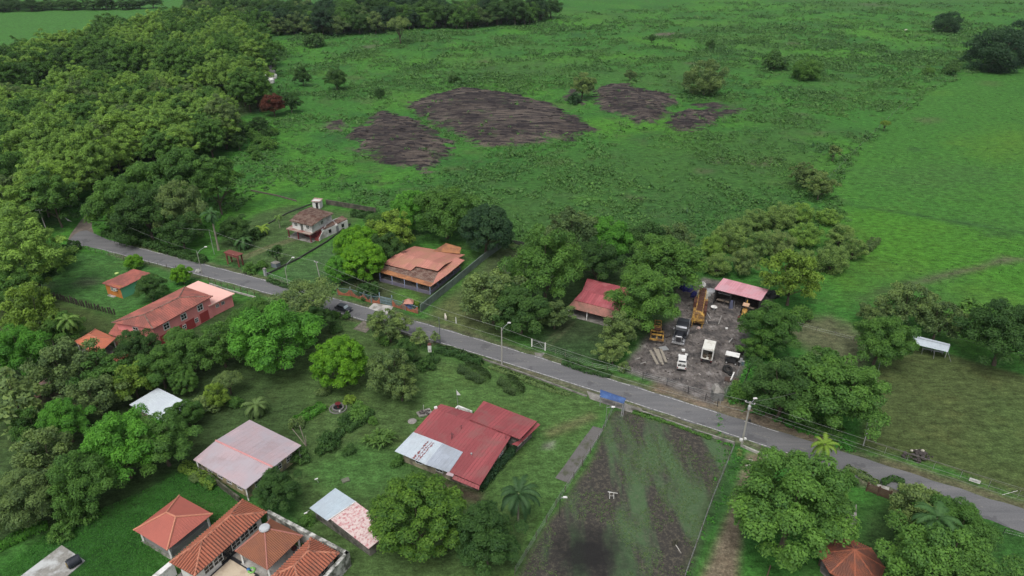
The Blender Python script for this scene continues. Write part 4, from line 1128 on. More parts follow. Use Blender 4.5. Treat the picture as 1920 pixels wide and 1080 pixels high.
mb = MB(); w = [on_plane(a, b, pp) + up for a, b in ((807, 537.5), (840, 514), (871, 488), (855, 483), (822, 509), (812, 531))]; mb.roof(w, None, .1, TIN); mb.build('side_roof', SALMON, t)
wl = ccw(inset(xy(fl_, P(821, 508, 3.2), P(870, 478, 3.3), P(777, 461.5, 3.4)), .9)); RW = mat('brick_red_paint', (.24, .062, .055), .85, .2, .5)
block(t, wl, 0, 3.1, RW)
pv = [P(708, 514, 2.3), P(807, 540, 2.3), P(868, 490, 2.3)]
fl2 = [Vector((p.x, p.y, 0)) for p in (pv[0], pv[1], pv[2])]
poly = ccw(inset(fl2 + [Vector((P(730, 470, 3).x, P(730, 470, 3).y, 0))], .45))
mb = MB(); mb.prism([(p.x, p.y) for p in poly], -.05, .2); mb.build('veranda_floor', CONC, t)
LILAC = mat('lilac_paint', (.135, .125, .165), .85, .2)
edges = [(poly[i], poly[(i + 1) % 4]) for i in range(4)]
for a, b in edges:
    c = (a + b) / 2
    if c.y > (wl[0] + wl[1] + wl[2] + wl[3]).y / 4 + 2: continue
    L = (b - a).length; k = max(2, int(L / 3.4)); d = (b - a)
    mb = MB(); mb.box(c + Vector((0, 0, .6)), (L, .15, .8), math.atan2(d.y, d.x)); mb.build('parapet', LILAC, t)
    posts(t, [a.lerp(b, j / k) for j in range(k)], 2.45, .09, mat('pale_blue_paint', (.24, .28, .42), .8, .15), .2)
for i in range(4):
    window(t, wl, i, .35, 1.6, 1.3, 1.1); door(t, wl, i, .62, 1.0, 2.1, mat('blue_door_paint', (.05, .07, .16), .6))

# green chain-link topped wall, scalloped brick wall with blue bars, gate and kiosk
GREENWALL = mat('grey_green_wall', (.15, .20, .17), .9, .2, .6, (.10, .13, .105), .5, .5)
t = wall_line('garden_wall', [P(789, 585), P(845, 540), P(906, 489), P(955, 453)], 1.95, .2, GREENWALL, 'long grey green wall along the side of the salmon house', 'wall')
BRICKO = mat('orange_brick_paint', (.36, .125, .07), .9, .25, 1.2, (.16, .09, .06), .4, .8)
BLUEBAR = mat('blue_grey_bars', (.20, .29, .34), .6, .15)
t = thing('scalloped_wall', P(700, 565), 'orange scalloped garden wall topped with blue grey bars', 'wall')
for a, b in (((633, 552.5), (657, 555)), ((658, 554.5), (684, 563.5)), ((684, 563.5), (697, 568)), ((697, 568), (713, 569)), ((736, 574), (757, 580)), ((757, 580), (784, 588))):
    A, B = P(*a), P(*b); k = 12; mb = MB()
    for j in range(k):
        u0, u1 = j / k, (j + 1) / k; h = .55 + 1.25 * abs((u0 + u1) - 1) ** 2.2
        p0, p1 = A.lerp(B, u0), A.lerp(B, u1); d = p1 - p0; mb.box((p0 + p1) / 2 + Vector((0, 0, h / 2)), (d.length + .002 * (j % 2), .25, h), math.atan2(d.y, d.x))
    mb.build('wall', BRICKO, t)
    mb = MB(); d = B - A; n_ = max(8, int(d.length / .22))
    for j in range(n_ + 1):
        u = j / n_; p = A.lerp(B, u); mb.box(p + Vector((0, 0, 1.1)), (.03, .03, 1.7), 0)
    mb.box((A + B) / 2 + Vector((0, 0, 1.85)), (d.length, .05, .06), math.atan2(d.y, d.x)); mb.build('railing', BLUEBAR, t)
    posts(t, [A], 2.4, .15, GREENWALL, 0, 'pillar')
t = thing('gate', P(724, 571), 'blue grey barred double gate between the orange scalloped walls', 'gate')
A, B = P(713, 568.7), P(736, 574)
for s_ in (0, 1):
    mb = MB(); a, b = (A, A.lerp(B, .49)) if s_ == 0 else (A.lerp(B, .51), B); d = b - a
    for j in range(12): mb.box(a.lerp(b, j / 11) + Vector((0, 0, 1.05)), (.05, .05, 1.8))
    for z in (.2, 1.0, 1.9): mb.box((a + b) / 2 + Vector((0, 0, z)), (d.length, .06, .09), math.atan2(d.y, d.x))
    mb.build('gate_leaf', BLUEBAR, t)
posts(t, [A, B], 2.9, .1, BLUEBAR)
t = thing('kiosk', P(767, 577), 'small blue barred kiosk with an orange roof behind the garden wall', 'kiosk')
q = P(767, 581, 0); BLU = mat('blue_kiosk_paint', (.03, .07, .30), .6, .2)
mb = MB(); mb.box(q + Vector((0, .3, .75)), (1.5, 1.2, 1.5), -.5); mb.build('body', BLU, t)
mb = MB(); mb.taper(q + Vector((0, .3, 1.95)), (2.3, 2.0), (.5, .3), .8); mb.build('roof', SALMON, t)
posts(t, [q + Vector((x, y + .3, 0)) for x in (-.8, .8) for y in (-.7, .7)], 2.0, .05, BLUEBAR)

# ------------------------------------------------------------------ house under the trees
t = thing('house', P(1110, 570), 'house with a crimson sheet roof sunk between big trees', 'house')
f1, f2 = P(1064, 575, 2.5), P(1148, 597, 2.5); r1, r2_ = P(1092, 545, 3.7), P(1176, 565, 3.7); b1, b2 = P(1101, 522, 2.9), P(1190, 543, 2.9)
mb = sheet_mb(); pr = plane3(r1, r2_, f1); m1, m2 = f1.lerp(r1, .42), f2.lerp(r2_, .42)
mb.roof([r1, r2_, m2, m1], r2_ - r1, .1, TIN); mb.roof([r1, r2_, b2, b1], r2_ - r1, .1, TIN); mb.build('roof', shades(CRIM), t)
dz = Vector((0, 0, -.12)); mb = MB(); mb.roof([m1 + dz, m2 + dz, f2 + dz, f1 + dz], f2 - f1, .08, TIN); mb.build('porch_roof', roofmat('rust_streaked_sheet', (.40, .17, .14), (.24, .13, .10), .7, .7, streak=(1, .3, 1)), t)
wl = ccw(inset(xy(m1, m2, b2, b1), .5)); block(t, wl, 0, 2.8, mat('brown_wall', (.14, .09, .07), .9, .2))
posts(t, [inset(xy(f1, f2, b2, b1), .3)[i] for i in range(4)] + [Vector((*f1.lerp(f2, .45)[:2], 0)) + Vector((0, .4, 0))], 2.45, .09, WHITE)
mb = MB(); mb.prism([(p.x, p.y) for p in ccw(inset(xy(f1, f2, b2, b1), .1))], -.05, .12); mb.build('floor_slab', CONC, t)
for i in range(4): window(t, wl, i, .3, 1.5, 1.2, 1.0); door(t, wl, i, .6, .9, 2.0, DARKM)

# ------------------------------------------------------------------ workshop shed
t = thing('workshop', P(1390, 560), 'open fronted workshop with a flat pink sheet roof beside the mud yard', 'workshop')
q = [P(1356.5, 521.4, 3.7), P(1441, 543, 3.7), P(1427, 563.7, 3.9), P(1339, 542, 3.9)]
mb = sheet_mb(1.2); mb.roof(q, q[1] - q[0], .08, TIN); mb.build('roof', shades(PINKW), t)
wl = inset(xy(*q), .3); wl = [Vector((*x[:2], 0)) for x in (inset(xy(*q), .3))]
wl = ccw(wl); GW = mat('dark_shed_wall', (.06, .055, .05), .95, .3)  # back and side walls in one even near-black colour
ctr = sum((p for p in wl), Vector((0, 0, 0))) / 4
fi = edge_near(wl, q[3], q[2])
for i in range(4):
    a, b = wl[i], wl[(i + 1) % 4]; d = b - a
    if i == fi: posts(t, [a, a.lerp(b, .36), a.lerp(b, .7), b], 3.8, .1, DARKM); continue
    mb = MB(); mb.box((a + b) / 2 + Vector((0, 0, 1.8)), (d.length - .2, .15, 3.6), math.atan2(d.y, d.x)); mb.build('wall', GW, t)
a, b = wl[fi], wl[(fi + 1) % 4]; d = b - a; n_ = Vector((-d.y, d.x, 0)).normalized()
mb = MB(); mb.box(a.lerp(b, .2) + n_ * 1.2 + Vector((0, 0, 2.6)), (d.length * .32, .8, .1), math.atan2(d.y, d.x)); mb.build('shelf', GALV, t)
for i, (u, w) in enumerate(((.12, 1.6), (.3, 1.2), (.8, 2.0))):
    k = thing('workbench', a.lerp(b, u) + n_ * .9, ('cluttered bench just inside the left bay of the workshop', 'second bench inside the workshop, by the middle post', 'bench at the right end of the workshop')[i], 'bench')
    o_ = a.lerp(b, u) + n_ * .9; mb = MB(); mb.box(o_ + Vector((0, 0, .85)), (w, .8, .08), math.atan2(d.y, d.x)); mb.build('top', mat('worn_wood', (.17, .14, .11), .9, .3), k)
    for sx in (-1, 1):
        mb = MB(); mb.box(o_ + d.normalized() * sx * w * .42 + Vector((0, 0, .42)), (.08, .6, .8), math.atan2(d.y, d.x)); mb.build('leg', DARKM, k)
t = thing('tool_rack', P(1371, 577), 'upright grey blue rack leaning at the workshop front', 'rack')
o_ = P(1370, 578); mb = MB(); mb.taper(o_, (.9, .5), (.5, .25), 2.1); mb.build('body', mat('grey_blue_paint', (.10, .11, .17), .6, .3), t)
mb = MB(); mb.box(o_ + Vector((.7, 0, 1.0)), (.06, .06, 2.0)); mb.build('leg', GALV, t)
t = thing('round_table', P(1338, 580), 'white round topped table on the mud outside the workshop', 'table')
o_ = P(1338, 581); mb = MB(); mb.lathe(o_ + Vector((0, 0, .78)), [(.72, 0), (.76, .03), (.74, .08), (.05, .1)], 18); mb.build('tabletop', WHITE, t); mb = MB(); mb.tube([o_, o_ + Vector((0, 0, .8))], [.3, .09], 8); mb.build('leg', GALV, t)

# ------------------------------------------------------------------ open shelter on the olive lawn
t = thing('shelter', P(1745, 655), 'open shelter with white sheet roof on slanting posts at the lawn edge', 'shelter')
q = [P(1711.5, 629.5, 2.8), P(1781, 647.5, 2.8), P(1777.5, 660, 2.4), P(1717.5, 646, 2.4)]; mb = MB(); mb.roof(q, q[1] - q[0], .05, (.8, .1, .03)); mb.build('roof', BLUEW, t)
q2 = [P(1711, 627.5, 2.85), P(1781.5, 645, 2.85), P(1781.5, 648, 2.9), P(1711.5, 631, 2.9)]; mb = MB(); mb.roof(q2, None, .05); mb.build('ridge_sheet', BLUEW, t)
for a, b in (((1731, 649), (1728, 664)), ((1753, 655), (1750, 673)), ((1775, 660), (1771, 671)), ((1777, 659), (1783, 678))):
    mb = MB(); mb.tube([P(*b), P(*a, 2.4)], .05, 6); mb.build('post', GALV, t)
posts(t, [xy(q[0])[0] + Vector((.3, -.2, 0)), xy(q[1])[0] + Vector((-.3, -.2, 0))], 2.75, .06, FRAME)
for i, px in enumerate((1742, 1762)):
    k = thing('bench', P(px, 662 + i * 4), ('grey bench in the shade at the left of the open shelter', 'grey bench in the shade at the right of the open shelter')[i], 'bench'); o_ = P(px, 662 + i * 4)
    mb = MB(); mb.box(o_ + Vector((0, .8, .45)), (2.0, .5, .07), -.35); mb.build('seat', GALV, k)
    for sx in (-.8, .8): mb = MB(); mb.box(o_ + Vector((sx * .94, .8 - sx * .33, .21)), (.08, .4, .42), -.35); mb.build('leg', GALV, k)

# ------------------------------------------------------------------ white two-storey house
t = thing('house', P(590, 430), 'white two storey house with brown tiled roof and outside stairs', 'house')
fa, fb = P(542, 414, 5.0), P(584.3, 424, 5.0); ra, rb = P(562, 397.8, 6.0), P(605, 409.5, 6.0); ba, bb = P(582.5, 388.7, 5.1), P(625.5, 400.3, 5.1)
mb = MB(); mb.roof([ra, rb, fb, fa], rb - ra, .12, TILE); mb.roof([ra, rb, bb, ba], rb - ra, .12, TILE); mb.build('roof', OLDT, t)
WW = mat('aged_white_wall', (.66, .66, .64), .9, .12, .5, (.36, .35, .33), .45, .5)
wl = ccw(inset(xy(fa, fb, bb, ba), .5)); block(t, wl, 2.65, 5.2, WW)
fi = edge_near(wl, fa, fb); sides = sorted(range(4), key=lambda i: (wl[i] + wl[(i + 1) % 4]).y)
for u in (.2, .8): window(t, wl, fi, u, 4.1, 1.1, 1.0)
door(t, wl, fi, .5, .9, 2.0, mat('weathered_door', (.12, .12, .11), .8), 2.7)
for i in [k for k in range(4) if k != fi]: window(t, wl, i, .5, 4.1, 1.1, 1.0)
a, b = wl[fi], wl[(fi + 1) % 4]; d = (b - a).normalized(); nn = Vector((d.y, -d.x, 0))
slab = [a + nn * 1.2 - d * 1.4, b + nn * 1.2 + d * .2, wl[(fi + 2) % 4] + d * .2, wl[(fi + 3) % 4] - d * 1.4]
MAROON = mat('maroon_paint', (.13, .025, .03), .85, .25)
mb = MB(); mb.prism([(p.x, p.y) for p in ccw(slab)], 2.4, 2.66); mb.build('balcony_slab', mat('stained_slab', (.34, .27, .23), .9, .25, .6, (.22, .07, .06), .5, .6), t)
posts(t, [slab[0] - nn * .3 + d * .5, slab[0].lerp(slab[1], .45) - nn * .3, slab[1] - nn * .3 - d * .3], 2.4, .16, MAROON)
gl = ccw([a.lerp(b, .38) - nn * 1.5, b - nn * 1.5, wl[(fi + 2) % 4], wl[(fi + 3) % 4].lerp(wl[(fi + 2) % 4], .38)]); block(t, gl, 0, 2.4, MAROON, 'ground_floor_wall')
mb = MB(); fp = ccw([p + Vector((0, 0, 0)) for p in slab]); mb.prism([(p.x, p.y) for p in fp], -.05, .1); mb.build('floor_slab', CONC, t)
# extension on the right, wall face towards the neighbour
e0, e1, e2, e3 = P(606, 431.5, 2.5), P(651.5, 412, 2.5), P(638, 405.5, 2.5), P(592, 423.5, 2.5)
ew = ccw(xy(e0, e1, e2, e3)); block(t, ew, 0, 2.35, WW, 'extension_wall')
si = max(range(4), key=lambda i: ((ew[i] + ew[(i + 1) % 4]) / 2 - sum(ew, Vector((0, 0, 0))) / 4).dot(Vector((.6, -.8, 0))))
for u in (.25, .78): window(t, ew, si, u, 1.4, .8, .9, DARKM)
door(t, ew, si, .55, .9, 1.9, mat('faded_door', (.25, .26, .27), .8))
mb = MB(); q = [P(605.5, 431, 2.6), P(628, 421, 2.6), P(624, 414.5, 2.75), P(608, 426, 2.75)]; mb.roof(q, q[1] - q[0], .08, TILE)
q = [P(632.5, 419.5, 2.6), P(651.5, 410.5, 2.6), P(641, 405, 2.8), P(626, 413, 2.8)]; mb.roof(q, q[1] - q[0], .08, TILE); mb.build('extension_roof', OLDT, t)
mb = MB(); q = [P(606, 410, 2.5), P(626, 415, 2.5), P(630, 419, 2.5), P(609, 428, 2.5)]; mb.roof(q, None, .08); mb.build('terrace_floor', mat('pink_terrace', (.42, .31, .27), .9, .2), t)
posts(t, [P(616, 417.5, 2.4)], 4.9, .16, MAROON, 2.4, 'chimney')
# outside stairs
s0, s1 = P(593.5, 451.5, 0), P(606, 425, 2.6); s1g = Vector((s1.x, s1.y, 0)); dd = (s1g - s0); L = dd.length; du = dd.normalized(); dn_ = Vector((du.y, -du.x, 0))
mb = MB()
for j in range(13):
    h = 2.6 * (j + 1) / 13; mb.box(s0 + du * L * (j + .5) / 13 + Vector((0, 0, h / 2)), (L / 13 * .998, 1.5, h), math.atan2(du.y, du.x))
mb.build('staircase', mat('red_steps', (.24, .06, .055), .9, .3, 1.5), t)
mb = MB(); mb.add([s0 + dn_ * .85, s1g + dn_ * .85, s1g + dn_ * .85 + Vector((0, 0, 3.4)), s0 + dn_ * .85 + Vector((0, 0, .8)), s0 + dn_ * 1.0, s1g + dn_ * 1.0, s1g + dn_ * 1.0 + Vector((0, 0, 3.4)), s0 + dn_ * 1.0 + Vector((0, 0, .8))], [(0, 1, 2, 3), (7, 6, 5, 4), (0, 4, 5, 1), (1, 5, 6, 2), (2, 6, 7, 3), (3, 7, 4, 0)]); mb.build('stair_wall', WW, t)
t = thing('outhouse', P(595.5, 389), 'tiny white outhouse with a dark doorway behind the two storey house', 'outhouse')
o_ = P(595.5, 389.5); bx = [o_ + Vector((x, y, 0)) for x, y in ((-1.3, -.6), (1.1, -1.1), (1.5, 1.0), (-.9, 1.5))]; block(t, bx, 0, 2.6, WW)
door(t, bx, 0, .62, .8, 1.9, DARKM); mb = MB(); mb.roof([p + Vector((0, 0, 2.7 - .25 * k)) for p, k in zip(inset(bx, -.3), (1, 1, 0, 0))], None, .08); mb.build('roof', roofmat('pale_pink_tile', (.36, .24, .21), (.2, .14, .12), .5, .8), t)

# ------------------------------------------------------------------ octagonal rancho
t = thing('rancho', P(1600, 1050), 'eight sided thatch-like terracotta tiled hut among the big trees', 'hut')
ap = P(1602, 1031, 4.3); ctr = Vector((ap.x, ap.y, 0)); RR = 4.3; eav = [ctr + Vector((RR * math.cos(k * math.pi / 4 + .5), RR * math.sin(k * math.pi / 4 + .5), 2.2)) for k in range(8)]
mb = MB()
for k in range(8): mb.roof([eav[k], eav[(k + 1) % 8], ap], eav[(k + 1) % 8] - eav[k], .1, (.3, .24, .1))
mb.build('roof', roofmat('dusty_terracotta', (.36, .115, .06), (.17, .075, .055), .7, .5, .9, .3), t)
ridge_caps(t, [(e_, ap) for e_ in eav], CLAY, .12)
posts(t, [ctr + (e_ - ctr) * .86 * Vector((1, 1, 0)).length / math.sqrt(2) for e_ in [Vector((p.x, p.y, 0)) for p in eav]], 2.4, .1, mat('dark_post', (.07, .05, .035), .9))
mb = MB(); mb.lathe(ctr + Vector((0, 0, -.05)), [(3.8, 0), (3.8, .15)], 8); mb.build('floor_slab', CONC, t)

# ------------------------------------------------------------------ bus shelter with a blue sheet back
t = thing('bus_shelter', P(1147, 760), 'roadside shelter with a bright blue corrugated roof sheet', 'shelter')
q = [P(1126, 730.5, 2.9), P(1174, 747, 2.9), P(1169, 757, 2.15), P(1124.5, 744, 2.15)]
BLUER = mat('blue_sheet', (.034, .085, .24), .5, .2, .6, (.05, .12, .30), .4, .8)
mb = MB(); mb.roof(q, q[1] - q[0], .05, (.22, .12, .04)); mb.build('roof', BLUER, t)
d = (q[1] - q[0]); dn_ = Vector((d.y, -d.x, 0)).normalized(); mb = MB(); mb.box((q[0] + q[1]) / 2 + Vector((0, 0, -.1)), (d.length, .06, .2), math.atan2(d.y, d.x)); mb.build('fascia', mat('dark_blue_fascia', (.015, .035, .13), .5), t)
gp = [Vector((p.x, p.y, 0)) for p in q]; ip = inset(gp, .15)
posts(t, ip, 2.4, .05, GALV)
lo_ = sorted(ip, key=lambda p: p.y)[:2]
mb = MB(); a, b = lo_; dd = b - a
for z in (.5, .9, 1.3, 1.7): mb.box((a + b) / 2 + Vector((0, 0, z)), (dd.length, .04, .05), math.atan2(dd.y, dd.x))
for j in range(9): mb.box(a.lerp(b, j / 8) + Vector((0, 0, 1.1)), (.03, .03, 1.5))
mb.build('back_grille', GALV, t)
mb = MB(); mb.box((ip[0] + ip[1] + ip[2] + ip[3]) / 4 + Vector((0, 0, .45)), (dd.length * .85, .45, .08), math.atan2(dd.y, dd.x)); mb.build('bench', CONC, t)
mb = MB(); mb.tube([lo_[0] - Vector((.4, 1.2, 0)), lo_[0] + Vector((0, 0, 1.7))], .04, 5); mb.tube([lo_[1] - Vector((.4, 1.6, 0)), lo_[1] + Vector((0, 0, 1.7))], .04, 5); mb.build('brace', GALV, t)
pad = [P(a, b, 0) for a, b in ((1106, 748), (1172, 770), (1200, 779), (1204, 767), (1100, 733))]
mb = MB(); mb.prism([(p.x, p.y) for p in ccw(pad)], -.05, .05); tag(mb.build('pavement_pad', CONC), 'concrete pad under the blue shelter', None, None, 'structure')

# ------------------------------------------------------------------ portal, gates
t = thing('gateway', P(438, 498), 'red brown timber portal with a beam at the track to the white house', 'gateway')
REDW = mat('red_brown_timber', (.17, .055, .045), .9, .3)
a, b = P(428, 495), P(449, 501); d = b - a
posts(t, [a, b, a + Vector((.5, 1.4, 0)), b + Vector((.5, 1.4, 0))], 3.2, .16, REDW)
mb = MB(); az = math.atan2(d.y, d.x); c = (a + b) / 2 + Vector((.25, .7, 3.3)); mb.box(c, (d.length + 1, 2.0, .16), az); mb.box(c + Vector((0, -1, -.35)), (d.length + .6, .12, .5), az); mb.build('beam', REDW, t)
mb = MB(); mb.wheel(c + Vector((.3, -1.08, -.2)), .38, .08, (0, 1, 0), 12); mb.build('ornament', mat('pale_ornament', (.42, .22, .18), .8), t)
t = thing('gate', P(1645, 922), 'brown slatted timber gate beside the lower road edge', 'gate')
WOOD = mat('brown_timber', (.105, .065, .045), .9, .35, 2)
a, b = P(1624, 921), P(1667, 937); d = b - a; az = math.atan2(d.y, d.x)
mb = MB()
for j in range(7): mb.box((a * .75 + b * .25) + Vector((0, 0, .25 + j * .23)), (d.length * .48, .06, .14), az)
mb.build('gate_leaf', WOOD, t); mb = MB()
for j in range(12): mb.box(a.lerp(b, .52 + .46 * j / 11) + Vector((0, 0, .9)), (.12, .06, 1.6), az)
for z in (.3, 1.5): mb.box(a.lerp(b, .75) + Vector((0, .05, z)), (d.length * .48, .06, .1), az)
mb.build('gate_leaf', WOOD, t); posts(t, [a, a.lerp(b, .5), b], 1.9, .1, WOOD)
slab_ = [P(x, y, .04) for x, y in ((1630, 902), (1668, 914), (1666, 920), (1628, 908))]; mb = MB(); mb.prism([(p.x, p.y) for p in ccw(slab_)], -.05, .08); tag(mb.build('gate_apron', PALECONC), 'concrete apron at the brown gate', None, None, 'structure')
t = thing('gate', P(1009, 648), 'white framed wire mesh gate to the house under the trees', 'gate')
a, b = P(997, 649.5), P(1022, 657); d = b - a; az = math.atan2(d.y, d.x)
posts(t, [a, b], 1.9, .12, FRAME); mb = MB()
for z in (.2, 1.7): mb.box((a + b) / 2 + Vector((0, 0, z)), (d.length - .3, .06, .07), az)
mb.tube([a.lerp(b, .05) + Vector((0, 0, .25)), a.lerp(b, .6) + Vector((0, 0, 1.65))], .03, 5); mb.tube([a.lerp(b, .95) + Vector((0, 0, .25)), a.lerp(b, .5) + Vector((0, 0, 1.65))], .03, 5)
for j in range(14): mb.box(a.lerp(b, .05 + .9 * j / 13) + Vector((0, 0, .95)), (.015, .015, 1.5))
mb.build('gate_leaf', GALV, t)
strip('concrete_path', [P(1002, 661, .035), P(1022, 662, .035)], [P(1004, 667, .035), P(1016, 669, .035)], CONC, 'small concrete ditch bridge at the white mesh gate')
# ------------------------------------------------------------------ vehicles (local frame: +x forward)
RUB = mat('black_rubber', (.018, .018, .018), .9, .3)
HUBM = mat('steel_rim', (.35, .35, .35), .5, .2)
CARW = mat('white_car_paint', (.72, .72, .70), .35, .06, .5, (.45, .42, .38), .2, .8, spec=.5)
YEL = mat('machine_yellow', (.56, .34, .075), .6, .25, 1.5, (.15, .085, .04), .6, 1.2)
RUST = mat('rusty_steel', (.10, .045, .032), .9, .4, 1.5, (.09, .035, .025), .5, 1.5)
BLACKP = mat('black_truck_paint', (.022, .024, .030), .3, .2, spec=.5)
CHROME = mat('chrome', (.62, .63, .65), .25, .1, metal=.7)
HEADL = mat('headlight_glass', (.62, .62, .58), .2, .1)
TAILL = mat('tail_light', (.25, .02, .02), .3)
def heading(rear, front, mid=None):
    a, b = P(*rear), P(*front); c = (a + b) / 2 if mid is None else P(*mid)
    return Vector((c.x, c.y, 0)), math.atan2(b.y - a.y, b.x - a.x)
def vehicle(name, rear, front, label, cat, group=None):
    c, az = heading(rear, front); return local_thing(name, c, label, cat, az, group)
def part(t, name, m, fn):
    mb = MB(); fn(mb); o = mb.build(name, m); o.parent = t; return o
def wheels(t, xs, hw, r, w):
    for x in xs:
        for s in (-1, 1):
            o = part(t, 'wheel', RUB, lambda mb: mb.wheel((x, s * hw, r), r, w))
            k = part(o, 'rim', HUBM, lambda mb: mb.wheel((x, s * (hw + w * .42), r), r * .55, .05))
# white double-cab pickup seen from behind
t = vehicle('pickup_truck', (1277, 696), (1279, 673), 'white pickup with an open loaded bed standing on the mud', 'pickup')
part(t, 'body', CARW, lambda mb: (mb.taper((.2, 0, .45), (5.0, 1.78), (5.0, 1.74), .22), mb.taper((1.75, 0, .66), (1.6, 1.74), (1.35, 1.62), .36, (-.1, 0)), mb.box((-1.5, .84, .85), (1.7, .09, .46)), mb.box((-1.5, -.84, .85), (1.7, .09, .46)), mb.box((-2.33, 0, .85), (.09, 1.76, .46)), mb.box((-.62, 0, .85), (.09, 1.72, .46))))
cab = part(t, 'cab', CARW, lambda mb: (mb.taper((.15, 0, 1.02), (1.9, 1.74), (1.25, 1.5), .68, (-.05, 0)), mb.taper((.1, 0, .66), (2.0, 1.76), (1.95, 1.74), .38)))
for nm, c, sz in (('windscreen', (.93, 0, 1.34), (.05, 1.4, .5)), ('rear_window', (-.74, 0, 1.36), (.05, 1.35, .42))):
    part(cab, nm, GLASS, lambda mb: mb.box(c, sz, 0, (Vector((math.cos(.55 * (1 if c[0] > 0 else -.35)), 0, math.sin(.55 if c[0] > 0 else .2))), Vector((0, 1, 0)), Vector((-math.sin(.55 if c[0] > 0 else -.2), 0, math.cos(.5))))))
for s in (-1, 1):
    part(cab, 'side_window', GLASS, lambda mb: mb.box((.1, s * .83, 1.32), (1.25, .06, .36)))
    part(t, 'headlight', HEADL, lambda mb: mb.box((2.68, s * .68, .78), (.07, .3, .2))); part(t, 'tail_light', TAILL, lambda mb: mb.box((-2.39, s * .76, .85), (.05, .16, .34)))
    part(t, 'mirror', DARKM, lambda mb: mb.box((.75, s * 1.0, 1.12), (.12, .2, .16)))
part(t, 'bed_floor', DARKM, lambda mb: mb.box((-1.5, 0, .66), (1.62, 1.6, .05)))
part(t, 'bumper', DARKM, lambda mb: (mb.box((-2.5, 0, .52), (.16, 1.7, .18)), mb.box((2.74, 0, .5), (.14, 1.7, .22))))
part(t, 'roll_bar', CHROME, lambda mb: mb.tube([(-.78, -.78, 1.05), (-.85, -.7, 1.62), (-.85, .7, 1.62), (-.78, .78, 1.05)], .04, 6))
part(t, 'windscreen_rack', CARW, lambda mb: [mb.box((-.45 + .3 * k, 0, 1.76), (.06, 1.3, .04)) for k in range(4)])
wheels(t, (1.6, -1.5), .78, .38, .24)
# load in the bed is things of its own
t2 = local_thing('cargo', t.location, 'jumble of dark pipes and sacks lying in the white pickup bed', 'load', t.rotation_euler.z)
part(t2, 'sack', mat('grey_sack', (.11, .11, .10), .9, .4), lambda mb: [mb.lathe((-1.3 - .35 * k, .3 * (-1) ** k, .69), [(.1, 0), (.3, .06), (.28, .2), (.08, .28)], 9) for k in range(3)])
part(t2, 'pipe', GALV, lambda mb: (mb.tube([(-2.2, -.5, .75), (-.8, .35, .95)], .06, 6), mb.tube([(-2.1, .4, .74), (-.8, -.5, .9)], .05, 6)))

# black semi tractor facing us
t = vehicle('semi_truck', (1283, 612), (1270, 650), 'black long-nosed semi tractor with chrome grille facing the road', 'truck'); t.scale = (1.15,) * 3
part(t, 'chassis', DARKM, lambda mb: (mb.box((-1.2, .42, .85), (7.0, .14, .28)), mb.box((-1.2, -.42, .85), (7.0, .14, .28)), mb.box((-3.6, 0, 1.05), (1.2, 1.0, .12))))
hood = part(t, 'hood', BLACKP, lambda mb: (mb.taper((2.35, 0, .95), (2.3, 1.45), (2.1, 1.1), .85, (-.1, 0)), mb.taper((2.4, .95, .8), (1.7, .55), (1.0, .45), .5), mb.taper((2.4, -.95, .8), (1.7, .55), (1.0, .45), .5)))
cab = part(t, 'cab', BLACKP, lambda mb: (mb.taper((.3, 0, .95), (2.0, 2.2), (1.9, 2.1), 1.1), mb.taper((.2, 0, 2.05), (2.1, 2.15), (1.7, 1.9), .75, (-.1, 0)), mb.taper((-1.2, 0, .95), (1.3, 2.3), (1.25, 2.1), 2.0)))
part(cab, 'windscreen', GLASS, lambda mb: mb.box((1.24, 0, 2.3), (.06, 1.85, .52), 0, (Vector((.92, 0, .38)), Vector((0, 1, 0)), Vector((-.38, 0, .92)))))
part(cab, 'sun_visor', CHROME, lambda mb: mb.box((1.22, 0, 2.72), (.42, 2.0, .06), 0, (Vector((.9, 0, -.42)), Vector((0, 1, 0)), Vector((.42, 0, .9)))))
part(cab, 'roof', BLACKP, lambda mb: [mb.box((.1 - .3 * k, 0, 2.83), (.16, 1.7, .06)) for k in range(4)])
for s in (-1, 1):
    part(cab, 'side_window', GLASS, lambda mb: mb.box((.35, s * 1.08, 2.2), (1.0, .08, .5)))
    part(cab, 'exhaust_stack', CHROME, lambda mb: mb.tube([(-.72, s * 1.18, .9), (-.72, s * 1.18, 3.7)], .09, 8))
    part(cab, 'mirror', CHROME, lambda mb: mb.box((.95, s * 1.35, 2.1), (.1, .24, .55)))
    part(t, 'headlight', CHROME, lambda mb: mb.box((3.3, s * .95, 1.05), (.14, .4, .3)))
    part(t, 'fuel_tank', CHROME, lambda mb: mb.wheel((-.3, s * 1.0, .75), .33, 1.5, (1, 0, 0), 12))
part(hood, 'hood_shield', CHROME, lambda mb: mb.box((3.32, 0, 1.86), (.3, 1.2, .06), 0, (Vector((.8, 0, .6)), Vector((0, 1, 0)), Vector((-.6, 0, .8)))))
part(t, 'grille', DARKM, lambda mb: mb.box((3.52, 0, 1.3), (.06, 1.0, .95)))
part(t, 'grille_surround', CHROME, lambda mb: (mb.box((3.54, .54, 1.3), (.08, .08, 1.05)), mb.box((3.54, -.54, 1.3), (.08, .08, 1.05)), mb.box((3.54, 0, 1.82), (.08, 1.16, .08))))
part(t, 'bumper', CHROME, lambda mb: mb.box((3.6, 0, .58), (.14, 2.35, .4)))
wheels(t, (2.55, -2.9, -4.1), .95, .52, .32)

